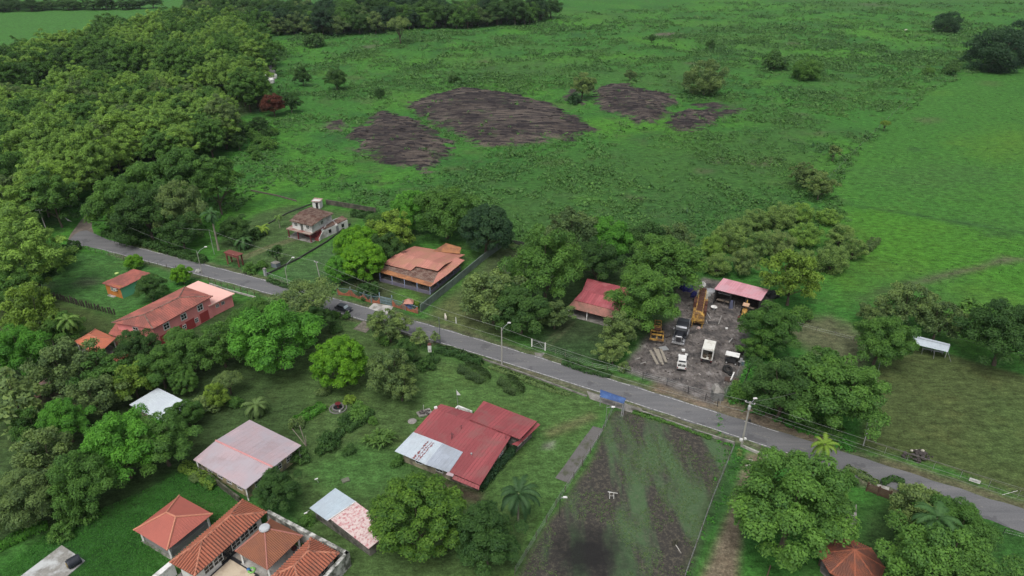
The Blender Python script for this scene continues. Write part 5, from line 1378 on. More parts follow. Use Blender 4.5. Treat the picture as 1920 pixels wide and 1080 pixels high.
# yellow drilling rig truck with lowered mast
t = vehicle('drilling_rig', (1317, 556), (1304, 626), 'rusty yellow drilling rig with its lattice mast laid flat along the truck', 'drill rig'); t.scale = (1.1, 1.2, 1.15)
part(t, 'chassis', YEL, lambda mb: (mb.box((0, .5, 1.0), (11, .2, .35)), mb.box((0, -.5, 1.0), (11, .2, .35)), mb.box((-.5, 0, 1.25), (9.5, 2.3, .14)), mb.box((5.2, 0, 1.25), (.5, 2.4, .6))))
mast = part(t, 'mast', YEL, lambda mb: (mb.box((-.6, .62, 2.75), (10.5, .14, .3)), mb.box((-.6, -.62, 2.75), (10.5, .14, .3)), [mb.box((-5.6 + k * 1.1, 0, 2.7), (.1, 1.2, .1)) for k in range(10)], mb.box((4.6, 0, 2.6), (1.5, 1.5, .5))))
part(mast, 'drill_rod', RUST, lambda mb: [mb.tube([(-5.6, y, 2.78), (3.8, y, 2.78)], .09, 6) for y in (-.42, -.21, 0, .21, .42)])
part(mast, 'crown_block', RUST, lambda mb: (mb.box((-5.9, 0, 2.75), (.5, 1.3, .5)), mb.wheel((-6.0, 0, 2.95), .4, .2)))
part(t, 'drill_head', YEL, lambda mb: (mb.taper((4.9, 0, 1.5), (1.8, 2.2), (1.5, 2.0), 1.0), mb.box((5.7, .9, 1.0), (.16, .16, 1.8)), mb.box((5.7, -.9, 1.0), (.16, .16, 1.8)), mb.box((5.7, 0, 1.7), (.18, 2.0, .2))))
part(t, 'engine_housing', RUST, lambda mb: (mb.taper((1.6, 1.0, 1.3), (2.4, .7), (2.2, .55), 1.1), mb.taper((-1.6, -1.0, 1.3), (2.6, .7), (2.4, .55), 1.2), mb.taper((-1.5, 1.0, 1.3), (1.6, .6), (1.5, .5), .8)))
part(t, 'mast_support', YEL, lambda mb: (mb.box((-4.2, .55, 2.0), (.2, .2, 1.4)), mb.box((-4.2, -.55, 2.0), (.2, .2, 1.4)), mb.box((3.2, .55, 2.0), (.2, .2, 1.4)), mb.box((3.2, -.55, 2.0), (.2, .2, 1.4))))
part(t, 'cab', mat('pale_cab', (.45, .42, .36), .6, .3), lambda mb: mb.taper((-5.4, 0, 1.3), (1.6, 2.2), (1.3, 2.0), 1.1))
wheels(t, (4.2, 2.9, -1.2, -4.9), .95, .52, .32)

# yellow grader-like frame trailer
t = vehicle('frame_trailer', (1233, 612), (1230, 648), 'yellow open frame trailer lying under the edge of the big tree', 'trailer'); t.scale = (1.15,) * 3
part(t, 'frame', YEL, lambda mb: (mb.box((1.2, 1.15, .8), (3.2, .22, .3)), mb.box((1.2, -1.15, .8), (3.2, .22, .3)), mb.box((1.2, 0, .8), (3.2, .18, .3)), mb.box((2.75, 0, .8), (.25, 2.6, .34)), mb.box((.9, 0, .8), (.2, 2.3, .3)), mb.box((-.4, 0, .8), (.25, 2.5, .34))))
part(t, 'mast_frame', YEL, lambda mb: (mb.box((-1.7, .6, 1.7), (2.6, .16, .2)), mb.box((-1.7, -.6, 1.7), (2.6, .16, .2)), mb.box((-.5, 0, 1.6), (.3, 1.5, .7)), mb.box((-2.9, 0, 1.7), (.16, 1.4, .2)), mb.box((-1.8, 0, 1.7), (.16, 1.2, .16))))
part(t, 'winch', RUST, lambda mb: mb.wheel((-.5, 0, 1.25), .4, 1.2))
wheels(t, (-1.2, .2), .95, .45, .28)

# white box body on a truck chassis, open at the back
t = vehicle('box_truck', (1321, 690), (1331, 655), 'white box bodied truck with its back open showing a dark inside', 'truck'); t.scale = (.85, 1, 1.1)
WB = mat('box_white', (.62, .62, .57), .6, .08, .6, (.42, .40, .34), .3, .8)
part(t, 'box_body', WB, lambda mb: (mb.box((0, 1.12, 1.95), (4.4, .08, 2.1)), mb.box((0, -1.12, 1.95), (4.4, .08, 2.1)), mb.box((0, 0, 3.02), (4.4, 2.32, .08)), mb.box((2.2, 0, 1.95), (.08, 2.16, 2.1)), mb.box((0, 0, .88), (4.4, 2.16, .1))))
part(t, 'door_frame', FRAME, lambda mb: (mb.box((-2.2, 1.08, 1.95), (.06, .2, 2.06)), mb.box((-2.2, -1.08, 1.95), (.06, .2, 2.06)), mb.box((-2.2, 0, 2.9), (.06, 2.0, .16))))
part(t, 'chassis', DARKM, lambda mb: (mb.box((.3, .4, .65), (6.2, .14, .25)), mb.box((.3, -.4, .65), (6.2, .14, .25)), mb.box((-2.35, 0, .55), (.2, 2.2, .2))))
cab = part(t, 'cab', WB, lambda mb: mb.taper((3.1, 0, .7), (1.6, 2.0), (1.3, 1.85), 1.6))
part(cab, 'windscreen', GLASS, lambda mb: mb.box((3.86, 0, 1.75), (.06, 1.6, .6)))
for s in (-1, 1): part(t, 'tail_light', TAILL, lambda mb: mb.box((-2.42, s * .95, .62), (.06, .2, .14))); part(t, 'mud_flap', DARKM, lambda mb: mb.box((-2.25, s * .85, .4), (.04, .5, .5)))
wheels(t, (2.9, -1.3), .85, .45, .3)
t = local_thing('crate', t.location, 'clutter of boxes inside the open white box truck', 'load', t.rotation_euler.z)
part(t, 'box', mat('cardboard', (.09, .07, .05), .9, .3), lambda mb: (mb.box((-1.2, .5, 1.25), (.8, .7, .6)), mb.box((-.6, -.5, 1.3), (.9, .8, .7)), mb.box((-1.6, -.6, 1.15), (.5, .5, .4))))

# yellow backhoe half under the tree
t = vehicle('backhoe', (1400, 578), (1390, 604), 'small yellow backhoe half hidden by the tree beside the workshop', 'digger')
part(t, 'body', YEL, lambda mb: (mb.taper((1.0, 0, .8), (2.2, .9), (2.0, .75), .8), mb.box((-.6, 0, .9), (1.6, 1.2, .5))))
part(t, 'canopy', mat('pale_canopy', (.55, .36, .24), .6), lambda mb: mb.box((-.5, 0, 2.5), (1.6, 1.4, .1)))
for x, y in ((-1.2, .6), (-1.2, -.6), (.2, .6), (.2, -.6)): part(t, 'post', DARKM, lambda mb: mb.box((x, y, 1.75), (.08, .08, 1.45)))
part(t, 'boom', YEL, lambda mb: (mb.tube([(-1.5, 0, 1.0), (-2.0, 0, 3.0)], .14, 6), mb.tube([(-2.0, 0, 3.0), (-3.0, 0, 1.6)], .11, 6)))
part(t, 'bucket', RUST, lambda mb: (mb.taper((2.9, 0, .2), (.7, 1.9), (.9, 2.0), .7), mb.box((2.1, .6, .7), (1.0, .12, .2)), mb.box((2.1, -.6, .7), (1.0, .12, .2))))
wheels(t, (1.5, ), .7, .4, .28); wheels(t, (-.8, ), .8, .65, .38)

# machine with a flat white canopy among tyres
t = vehicle('generator_cart', (1362, 678), (1380, 682), 'scrap machine under a flat white canopy amid piled tyres', 'machine')
part(t, 'canopy', WHITE, lambda mb: mb.taper((0, 0, 2.05), (2.75, 1.7), (2.7, 1.66), .08))
for x in (-1.2, 1.2):
    for y in (-.7, .7): part(t, 'post', DARKM, lambda mb: mb.box((x, y, 1.05), (.07, .07, 2.0)))
part(t, 'engine', DARKM, lambda mb: (mb.taper((.1, 0, .35), (1.7, 1.0), (1.4, .8), .9), mb.box((-.9, 0, .6), (.6, .7, .4))))
wheels(t, (-.9, .9), .75, .33, .2)
def tyre(px, py, r, tilt, label, az=0, z=0, group='old tyres in the mud yard'):
    o_ = P(px, py); ax = Vector((math.sin(tilt) * math.cos(az), math.sin(tilt) * math.sin(az), math.cos(tilt)))
    mb = MB(); mb.wheel(o_ + Vector((0, 0, z + r * math.sin(tilt) + r * .24 * math.cos(tilt))), r, r * .48, ax, 18, hole=.52)
    return tag(mb.build('tyre', RUB), label, 'tyre', group)
tyre(1364, 697, .95, .45, 'biggest old tyre lying tilted in front of the white canopy', -1.6)
tyre(1357, 694, .62, 1.2, 'old tyre standing nearly upright at the left of the biggest tyre', 2.8)
tyre(1369, 703, .52, .15, 'small old tyre lying flat in front of the biggest tyre')
tyre(1382, 668, .55, .1, 'old tyre at the near end of the heap behind the white canopy')
tyre(1389, 664, .55, .2, 'dark tyre in the middle of the heap behind the white canopy', .5, .1)
tyre(1392, 659, .6, .1, 'dark tyre at the far end of the heap by the green bank', .5)
tyre(1386, 661, .5, .25, 'tyre lying on top of the heap behind the white canopy', 2, .35)
tyre(1388, 674, .5, .6, 'tyre leaning by the drums beside the white canopy', 1)
for i, (px, py, m, lb) in enumerate(((1389, 679, mat('pale_drum', (.45, .47, .48), .5), 'pale drum beside the white canopy machine'), (1386, 685, DARKM, 'black drum beside the white canopy machine'), (1392, 684, mat('teal_drum', (.10, .16, .18), .5), 'grey teal drum at the edge of the green bank'))):
    o_ = P(px, py); t = thing('drum', o_, lb, 'drum', 0, 'drums by the tyre heap'); mb = MB(); mb.lathe(o_, [(.3, 0), (.3, .28), (.32, .3), (.3, .32), (.3, .58), (.32, .6), (.3, .62), (.3, .88)], 14); mb.build('body', m, t); mb = MB(); mb.lathe(o_ + Vector((0, 0, .88)), [(.31, 0), (.31, .03), (.05, .04)], 14); mb.build('lid', GALV, t)
t = thing('pallet_bed', P(1370, 712), 'rusty flat steel bed lying by the bank below the tyres', 'scrap')
mb = MB(); mb.box(P(1372, 712, .15), (2.7, 1.5, .12), -.3); mb.box(P(1366, 712, .3), (.12, 1.5, .3), -.3); mb.build('bed', mat('dull_rust', (.075, .05, .04), .9, .4, 1.5), t)
t = thing('white_pipe', P(1372, 706), 'white pipe leaning on the rusty steel bed', 'pipe'); mb = MB(); mb.tube([P(1370, 713, .3), P(1376.5, 698, .9)], .14, 8); mb.build('pipe', WHITE, t)
# planks on the ground
for i, (a, b, w, m, lb) in enumerate((((1219, 657), (1233, 683), .55, 0, 'leftmost long grey plank lying on the mud below the yellow trailer'), ((1227, 653), (1240, 680), .6, 0, 'second long plank from the left below the yellow trailer'), ((1233, 655), (1243, 684), .45, 1, 'third plank from the left below the yellow trailer'), ((1239, 655), (1249, 680), .5, 0, 'rightmost long plank below the yellow trailer'))):
    A, B = P(*a), P(*b); d = B - A; mb = MB(); mb.box((A + B) / 2 + Vector((0, 0, .06 + .05 * (i % 2))), (d.length, w, .1), math.atan2(d.y, d.x)); tag(mb.build('plank', mat('grey_plank', (.27, .245, .20), .9, .3, 1.5)), lb, 'plank', 'planks in the mud yard')
o_ = P(1245, 655); mb = MB(); mb.box(o_ + Vector((0, .3, .05)), (1.7, 1.5, .08), .3); tag(mb.build('metal_sheet', GALV), 'grey metal sheet lying beside the planks', 'sheet')
# blue tarps, white tubs, boxes at the back of the yard
def pile(px, py, name, cat, label, m, w, h, seed):
    o_ = P(px, py); r2 = random.Random(seed); mb = MB(); k = 14; rings = [(1, 0), (.92, .45), (.6, .85), (.15, 1.0)]
    vs = []
    for rr, z in rings:
        for j in range(k):
            a = j * 2 * math.pi / k; q = rr * (1 + r2.uniform(-.22, .22)); vs.append(o_ + Vector((math.cos(a) * q * w, math.sin(a) * q * w * .75, z * h * (1 + r2.uniform(-.15, .15)))))
    fs = [(i * k + j, i * k + (j + 1) % k, (i + 1) * k + (j + 1) % k, (i + 1) * k + j) for i in range(3) for j in range(k)] + [tuple(range(3 * k, 4 * k))]
    mb.add(vs, fs); return tag(mb.build(name, m), label, cat)
TARP = mat('blue_tarp', (.020, .022, .14), .5, .4, 1.2)
pile(1288, 543, 'tarpaulin', 'tarpaulin', 'crumpled blue tarpaulin over a heap at the far end of the yard', TARP, 1.7, 1.5, 1)
pile(1302, 556, 'tarpaulin', 'tarpaulin', 'smaller dark blue tarpaulin heap beside the drilling rig', TARP, 1.0, 1.4, 2)
pile(1331, 546, 'scrap_heap', 'scrap', 'grey heap of sheet scrap left of the workshop', GALV, 1.6, .6, 3)
pile(1324, 553, 'scrap_heap', 'scrap', 'pale scrap heap between the rig and the workshop', mat('pale_scrap', (.34, .36, .35), .8, .5, 1.5), 1.1, .6, 4)
pile(1316, 536, 'white_bag', 'bag', 'white bulk bag slumped at the far corner of the yard', WHITE, 1.0, 1.1, 5)
pile(1308, 533, 'white_bag', 'bag', 'grey white bulk bag beside the slumped white one', mat('grey_bag', (.38, .38, .36), .8, .3), .8, 1.0, 6)
pile(1310, 616, 'white_bag', 'bag', 'pinkish bag beside the left side of the rig', mat('pinkish_bag', (.4, .3, .27), .8, .3), .5, .5, 16)
pile(1449, 556, 'dark_tarp', 'tarpaulin', 'black tarpaulin heap right of the pink workshop roof', mat('black_tarp', (.025, .03, .03), .6, .4), 1.8, 1.6, 8)
for i, (px, py, w, lb) in enumerate(((1281, 658, .5, 'white plastic tub on the mud in front of the semi'), (1287, 666, .4, 'small pale tub between semi and white pickup'), (1362, 617, .4, 'white bucket on the wet mud below the workshop'), (1343, 743, .8, 'pale concrete block by the yard fence'))):
    o_ = P(px, py); mb = MB(); mb.taper(o_, (w * 1.2, w), (w * 1.4, w * 1.2), w * .7); tag(mb.build('tub' if i < 3 else 'concrete_block', WHITE if i < 3 else CONC), lb, 'tub' if i < 3 else 'block')
for i, (a, b, r, lb) in enumerate((((1325, 586), (1332, 597), .12, 'white pipe lying beside the rig'), ((1324, 600), (1326, 606), .12, 'short white pipe lying below the rig'), ((1353, 592), (1347, 608), .18, 'pale streak of plastic pipe on the wet mud'), ((1367, 642), (1373, 634), .12, 'bent white pipe on the mud right of the box truck'), ((1191, 674), (1200, 671), .2, 'pale log at the left side of the yard'), ((1201, 682), (1211, 679), .15, 'second pale log at the left side of the yard'))):
    mb = MB(); r *= .75; mb.tube([P(*a, r), P(*b, r)], r, 7); tag(mb.build('pipe' if i < 4 else 'log', mat('dusty_white_plastic', (.46, .45, .43), .8, .3) if i < 2 or i == 3 else mat('dusty_plastic', (.27, .26, .24), .8)), lb, 'pipe' if i < 4 else 'log')
# small loose rubble in the yard
r3 = np.random.default_rng(5); xs, ys, _ = scatter(pw(MUD), 900, 5); mb = MB()
for x, y in zip(xs[:330], ys[:330]):
    q = random.Random(int(x * 1000)); mb.cur = q.choice((0, 0, 2, 2, 2, 0, 1)); mb.box((x, y, .04), (q.uniform(.1, .6), q.uniform(.08, .3), q.uniform(.06, .2)), q.uniform(0, 3))
tag(mb.build('rubble', [mat('rubble_grey', (.15, .135, .12), .9, .5, 3), mat('rubble_pale', (.30, .28, .26), .9, .3, 3), mat('rubble_dark', (.05, .04, .035), .9, .3, 3)]), 'loose scraps strewn over the mud yard', None, None, 'stuff')
# grey tank like concrete booth by the yard corner
t = thing('concrete_tank', P(1344, 748), 'grey concrete booth with a sloping lid at the near corner of the mud yard', 'tank')
o_ = P(1344, 747); mb = MB(); mb.taper(o_, (2.0, 1.8), (1.9, 1.7), 1.9); mb.build('body', mat('weathered_grey', (.18, .185, .185), .9, .3, .8, (.13, .13, .12), .5, .7), t); mb = MB(); mb.taper(o_ + Vector((0, 0, 1.9)), (2.1, 1.9), (.6, 1.2), .9, (-.3, .4)); mb.build('lid', CONC, t)

# dark car on the road, partly behind the roadside shrubs
c0 = RP(road_s(641, 584), -.9); t = local_thing('car', c0, 'dark hatchback car driving along the road beside the shrubs', 'car', RA)
DCAR = mat('dark_car_paint', (.03, .035, .045), .3, .15, spec=.5)
part(t, 'body', DCAR, lambda mb: (mb.taper((0, 0, .3), (4.2, 1.7), (4.1, 1.66), .5), mb.taper((1.4, 0, .8), (1.3, 1.6), (1.1, 1.45), .12)))
cab = part(t, 'cabin', DCAR, lambda mb: mb.taper((-.35, 0, .8), (2.7, 1.6), (1.6, 1.3), .6, (-.05, 0)))
part(cab, 'windscreen', mat('sky_reflection_glass', (.30, .36, .38), .1, .1, spec=.8), lambda mb: mb.box((.75, 0, 1.14), (.05, 1.3, .62), 0, (Vector((.75, 0, .66)), Vector((0, 1, 0)), Vector((-.66, 0, .75)))))  # pale blue-grey base colour stands in for sky reflected in the windscreen
part(cab, 'rear_window', GLASS, lambda mb: mb.box((-1.5, 0, 1.14), (.05, 1.25, .55), 0, (Vector((-.8, 0, .6)), Vector((0, 1, 0)), Vector((.6, 0, .8)))))
for s in (-1, 1):
    part(cab, 'side_window', GLASS, lambda mb: mb.box((-.35, s * .74, 1.1), (1.7, .06, .34))); part(t, 'headlight', HEADL, lambda mb: mb.box((2.08, s * .6, .62), (.08, .35, .16))); part(t, 'tail_light', TAILL, lambda mb: mb.box((-2.1, s * .65, .66), (.06, .25, .2)))
wheels(t, (1.3, -1.3), .76, .31, .2)

# ------------------------------------------------------------------ poles, lamps, cables
CPOLE = mat('concrete_pole', (.33, .32, .29), .85, .15, 1)
LAMPG = mat('lamp_housing', (.66, .66, .64), .5, .1)
def pole(px, py, h, label, arm=None, cross=None, m=CPOLE, r=.15, name='utility_pole', lean=(0, 0), cat='pole', extra=None):
    b = P(px, py); top = b + Vector((lean[0], lean[1], h)); t = thing(name, b, label, cat)
    mb = MB(); mb.tube([b - Vector((0, 0, .2)), top], [r, r * .65], 9); mb.build('pole', m, t)
    if cross:
        mb = MB(); d = Vector((math.cos(cross[0]), math.sin(cross[0]), 0)); c = top - Vector((0, 0, .3)); mb.box(c, (cross[1], .1, .12), cross[0]); o = mb.build('crossarm', GALV, t)
        mb = MB()
        for s in (-1, 0, 1): mb.lathe(c + d * s * cross[1] * .45 + Vector((0, 0, .06)), [(.05, 0), (.09, .08), (.06, .22), (.02, .26)], 8)
        k = mb.build('insulator', WHITE); k.parent = o
    if arm:
        az, L, rise = arm; d = Vector((math.cos(az), math.sin(az), 0)); a = top - Vector((0, 0, .9)); e = a + d * L + Vector((0, 0, rise))
        mb = MB(); mb.tube([a, a + d * L * .35 + Vector((0, 0, rise * .65)), e], .045, 6); o = mb.build('lamp_arm', GALV, t)
        mb = MB(); mb.taper(e + d * .25 - Vector((0, 0, .06)), (.7, .3), (.5, .2), .16); k = mb.build('lamp_head', LAMPG); k.parent = o
    return t, top
_, tp1 = pole(941, 685, 9.0, 'pale concrete pole with a curved street lamp arm beside the oval hedges', arm=(.75, 1.8, 1.2), r=.17)
tpx, tp2 = pole(1390, 837, 9.6, 'tall concrete pole with transformer and lamp at the plot corner', arm=(.8, 1.6, .6), cross=(RA, 1.6), r=.19)
mb = MB(); q = tp2 + Vector((-.1, -.3, -.9)); mb.lathe(q - Vector((0, 0, .5)), [(.2, 0), (.26, .05), (.26, .75), (.1, .85)], 12); mb.build('transformer', mat('transformer_grey', (.40, .41, .41), .6), tpx)
mb = MB(); mb.box(P(1389, 828, 2.0) + Vector((0, 0, .4)), (.5, .3, .4)); mb.box(P(1390, 826, 2.0) + Vector((.6, 0, .4)), (.35, .3, .35)); mb.build('meter_box', WHITE, tpx)
mb = MB(); mb.box(tp2 + Vector((.55, .1, -4.0)), (.35, .35, .4)); mb.build('junction_box', DARKM, tpx)
_, tp3 = pole(606, 546, 8.2, 'weathered concrete pole beside the orange scalloped wall', cross=(RA, 1.2), lean=(-.7, 0))
_, tp4 = pole(541, 541, 6.0, 'thin pole with a slanting lamp arm by the white house lawn fence', arm=(.9, 2.4, 2.4), r=.09)
_, tp5 = pole(379, 514, 6.6, 'street lamp at the road edge near the pink annex', arm=(.85, 2.2, 1.2), r=.1)
_, tp6 = pole(91, 441, 8.0, 'pale pole in front of the dark plantation trunks', cross=(.1, 1.8), r=.14, lean=(-.3, 0))
_, tp7 = pole(315, 288, 9.0, 'slim pale pole standing among the forest trees', r=.12)
_, tp8 = pole(825.5, 643, 6.5, 'slim dark steel pole on the garden side of the road', m=mat('grey_steel', (.10, .11, .13), .6), r=.1)
_, tp9 = pole(1049, 968, 4.6, 'thin dark garden lamp post with flat white head on the plot fence', arm=(.2, .5, .1), m=DARKM, r=.05, name='lamp_post')
_, tp10 = pole(1135, 800, 5.2, 'thin pole with white lamps beside the blue shelter', arm=(.1, .9, .05), m=GALV, r=.05, name='lamp_post')
_, tp11 = pole(1618, 836, 5.2, 'white corner pole of the olive lawn fence', m=WHITE, r=.07, name='fence_pole')
_, tp12 = pole(1508, 800, 9.0, 'dark wooden pole tucked into the trees right of the yard', m=mat('dark_wood_pole', (.05, .045, .035), .9), r=.14, lean=(.3, 0))
_, tp13 = pole(1387, 742, 8.0, 'dark leaning pole in the shrubs beside the mud yard corner', m=mat('dark_wood_pole', (.05, .045, .035), .9), r=.13, lean=(1.4, .6))
_, tp14 = pole(402, 477, 7.2, 'thin pale pole by the tall old palm', m=GALV, r=.08)
far_left = RP(-188, 4.0, 7.5); far_right = RP(75, -3.5, 9.0)
CAB = mat('cable', (.15, .15, .15), .7, .1); CABL = mat('light_cable', (.24, .25, .24), .7, .1)
def cable(a, b, sag, label, m=CABL, r=.024):
    k = 14; pts = [a.lerp(b, i / k) - Vector((0, 0, sag * 4 * (i / k) * (1 - i / k))) for i in range(k + 1)]
    mb = MB(); mb.tube(pts, r, 4, False); return tag(mb.build('overhead_cable', m), label, 'cable', 'overhead cables along the road')
drop = Vector((0, 0, -2.2))
cable(tp1, tp2, .9, 'upper cable from the oval hedge pole to the transformer pole'); cable(tp1 + drop, tp2 + drop, 1.0, 'lower cable from the oval hedge pole to the transformer pole')
cable(tp3, tp1, .9, 'upper cable from the scalloped wall pole to the oval hedge pole'); cable(tp3 + drop, tp1 + drop, 1.1, 'lower cable from the scalloped wall pole to the oval hedge pole')
cable(tp3, tp14, .8, 'upper cable from the scalloped wall pole towards the old palm'); cable(tp14, far_left, .9, 'cable from the old palm pole to the road bend')
cable(tp5, far_left + Vector((3, -2, -1)), .8, 'cable from the street lamp by the annex to the road bend', CAB)
cable(tp2, far_right, .8, 'uppermost cable running right from the transformer pole', CAB); cable(tp2 + drop * .5, far_right + drop * .5, 1.0, 'second cable running right from the transformer pole', CAB); cable(tp2 + drop * .8, far_right + drop * .8, 1.1, 'third cable running right from the transformer pole', CAB)
cable(tp2, tp12, .5, 'short cable from the transformer pole to the dark wooden pole', CAB)
_, _fr = pole(2035, 1030, 9.0, 'concrete pole past the right edge carrying the cables') if False else (None, None)

# ------------------------------------------------------------------ fences
def fence(name, pts, gap, h, label, pm=None, pr=.06, wires=(.4, .8, 1.2), wm=None, lean=0, wr=.010, rail=None, group=None, jitter=0):
    W = [P(*p) if len(p) == 2 else Vector(p) for p in pts]; t = thing(name, W[0], label, 'fence', 0, group); r2 = random.Random(int(W[0].x * 10))
    tops = []
    for a, b in zip(W[:-1], W[1:]):
        d = b - a; k = max(1, int(round(d.length / gap)))
        for j in range(k + (1 if b is W[-1] else 0)):
            p = a.lerp(b, j / k); hh = h * (1 + r2.uniform(-jitter, jitter)); mb = MB(); mb.tube([p - Vector((0, 0, .1)), p + Vector((r2.uniform(-lean, lean), r2.uniform(-lean, lean), hh))], pr * r2.uniform(.85, 1.15), 5); mb.build('post', pm or DARKM, t); tops.append(p)
    for z in wires:
        mb = MB(); mb.tube([p + Vector((0, 0, z)) for p in tops], wr, 4, False); mb.build('wire', wm or GALV, t)
    if rail:
        mb = MB(); mb.tube([p + Vector((0, 0, h)) for p in tops], rail, 5, False); mb.build('rail', wm or GALV, t)
    return t
STAKE = mat('grey_stake', (.12, .105, .085), .95, .4, 3)
fence('wire_fence', ((1150, 768), (1121, 828), (1042, 950), (965, 1078)), 3.2, 1.5, 'post and wire fence along the left edge of the cultivated plot', STAKE, .07, (.3, .6, .9, 1.2, 1.45), lean=.08)
fence('wire_fence', ((1376, 840), (1335, 940), (1282, 1090)), 3.4, 1.5, 'wire fence along the right edge of the cultivated plot', STAKE, .07, (.3, .6, .9, 1.2, 1.45), lean=.06)
fence('wire_fence', ((1171, 698), (1205, 712), (1250, 723), (1290, 738), (1322, 752), (1345, 762)), 3.3, 1.8, 'dark post and wire fence across the front of the mud yard', DARKM, .07, (.4, .9, 1.4, 1.75), lean=.08)
fence('wire_fence', ((1023, 657), (1060, 670), (1110, 690), (1168, 700)), 3.0, 1.3, 'low wire fence along the verge in front of the sunken house', STAKE, .05, (.4, .8, 1.2))
fence('chain_link_fence', ((1618, 838), (1700, 864), (1800, 896), (1908, 932), (2010, 965)), 4.0, 1.5, 'chain link fence with a pale top rail between road and olive lawn', GALV, .03, (.3, .8), STAKE, wr=.008, rail=.03)
fence('wire_fence', ((1702, 612), (1760, 630), (1830, 647), (1920, 672)), 6, 1.3, 'thin wire fence behind the white roofed shelter', STAKE, .05, (.5, 1.2))
fence('wire_fence', ((1648, 688), (1630, 760), (1619, 836)), 4.5, 1.6, 'wire fence down the left side of the olive lawn', GALV, .05, (.5, 1.0, 1.5))
fence('live_stake_fence', ((58, 545), (110, 562), (163, 577), (215, 590)), .85, 1.6, 'row of dark close set stakes at the lower edge of the paddock', mat('dark_stake', (.055, .048, .038), .95, .4, 3), .17, (), lean=.2, jitter=.25)
fence('wire_fence', ((138, 460), (180, 474), (232, 487), (330, 506)), 2.8, 1.3, 'stake and wire fence between the paddock and the road', STAKE, .06, (.4, .8, 1.2), lean=.1)
fence('wire_fence', ((62, 545), (95, 505), (138, 460)), 3, 1.3, 'stake fence along the trees at the left side of the paddock', STAKE, .06, (.4, .8, 1.2), lean=.1)
fence('garden_fence', ((393, 531), (428, 543), (478, 557)), 2.3, 1.7, 'brown post fence on a white kerb before the pink annex', mat('brown_post', (.10, .055, .04), .9), .07, (.5, .9, 1.3, 1.65), lean=.02)
wall_line('garden_kerb', [P(393, 533), P(428, 545), P(480, 559)], .4, .25, PALECONC, 'white kerb wall under the brown post fence of the annex', 'kerb')
fence('picket_fence', ((612, 583), (640, 594), (662, 602)), 1.2, 1.4, 'dark picket fence beside the road next to the car', DARKM, .04, (.3, 1.2))
fence('picket_fence', ((705, 612), (745, 628), (800, 650)), 1.0, 1.4, 'dark picket fence below the feathery roadside trees', DARKM, .035, (.2, 1.25))
wall_line('garden_kerb', [P(700, 606), P(745, 622), P(812, 643)], .5, .25, PALECONC, 'pale kerb wall under the feathery roadside trees', 'kerb')
wall_line('plot_kerb', [P(1184, 768), P(1240, 787), P(1310, 812), P(1376, 833)], .55, .25, CONC, 'grey concrete kerb between the cultivated plot and the road', 'kerb')
wall_line('plot_kerb', [P(1392, 838), P(1412, 847), P(1440, 858)], .45, .3, PALECONC, 'pale concrete kerb beside the transformer pole', 'kerb')
wall_line('garden_kerb', [P(905, 674), P(985, 702), P(1100, 744)], .3, .22, CONC, 'low concrete kerb along the road past the oval hedges', 'kerb')
wall_line('boundary_wall', [P(500, 516), P(562, 485), P(612, 455), P(657, 421)], .55, .25, mat('mossy_low_wall', (.055, .065, .05), .95, .4, 1.5), 'dark mossy low wall along the side of the two storey house', 'wall')
wall_line('boundary_wall', [P(612, 383), P(655, 390), P(705, 399)], 1.6, .25, mat('brown_block_wall', (.12, .105, .085), .95, .35, 1, (.05, .055, .04), .6, .8), 'brown block wall behind the two storey house', 'wall')
wall_line('boundary_wall', [P(495, 425), P(540, 400), P(585, 383)], .4, .2, mat('mossy_low_wall', (.055, .065, .05), .95, .4, 1.5), 'low dark wall along the left edge of the two storey house lawn', 'wall')
wall_line('boundary_wall', [P(955, 455), P(990, 462)], 1.0, .2, mat('mossy_low_wall', (.055, .065, .05), .95, .4, 1.5), 'short dark wall closing the narrow lawn by the salmon house', 'wall')
wall_line('paddock_wall', [P(470, 358), P(520, 368), P(556, 378)], .5, .2, STAKE, 'low broken wall at the pasture edge behind the two storey house', 'wall')
fence('chain_link_fence', ((500, 520), (560, 541), (602, 552)), 2.6, 1.5, 'grey chain link fence in front of the side lawn', GALV, .04, (.2, .5, .8, 1.1, 1.4), rail=.03)
fence('wire_fence', ((1540, 350), (1612, 275), (1700, 190), (1790, 145)), 9, 1.3, 'old fence line dividing bushy and smooth pasture', STAKE, .07, (.5, 1.0))
fence('wire_fence', ((1455, 600), (1530, 622), (1600, 640), (1650, 650)), 5, 1.3, 'stake fence on the bank behind the bare ground', STAKE, .06, (.5, 1.0))
fence('wire_fence', ((1350, 758), (1382, 705), (1402, 650)), 3.5, 1.5, 'wire fence on the green bank right of the mud yard', GALV, .05, (.5, 1.0, 1.4))
fence('wire_fence', ((1880, 1002), (1960, 1022)), 4, 1.3, 'dark post fence at the lower right corner', DARKM, .06, (.5, 1.0))
t = thing('gate_pillar', P(806, 659), 'white gate pillar with a dark cap beside the roadside hedge', 'pillar'); o_ = P(806, 659); mb = MB(); mb.taper(o_, (.75, .6), (.7, .55), 1.7); mb.build('pillar', WHITE, t); mb = MB(); mb.taper(o_ + Vector((0, 0, 1.7)), (.85, .7), (.5, .4), .35); mb.build('cap', mat('dark_brick', (.12, .05, .04), .9), t)
t = thing('gate_pillar', P(498, 517), 'grey pillar where the side lawn meets the road', 'pillar'); o_ = P(498, 517); mb = MB(); mb.box(o_ + Vector((0, 0, 1.0)), (.7, .5, 2.0), RA); mb.build('pillar', mat('pale_grey_render', (.30, .32, .32), .9, .2), t); mb = MB(); mb.box(o_ + Vector((0, 0, 2.04)), (.8, .6, .1), RA); mb.build('cap', CONC, t)
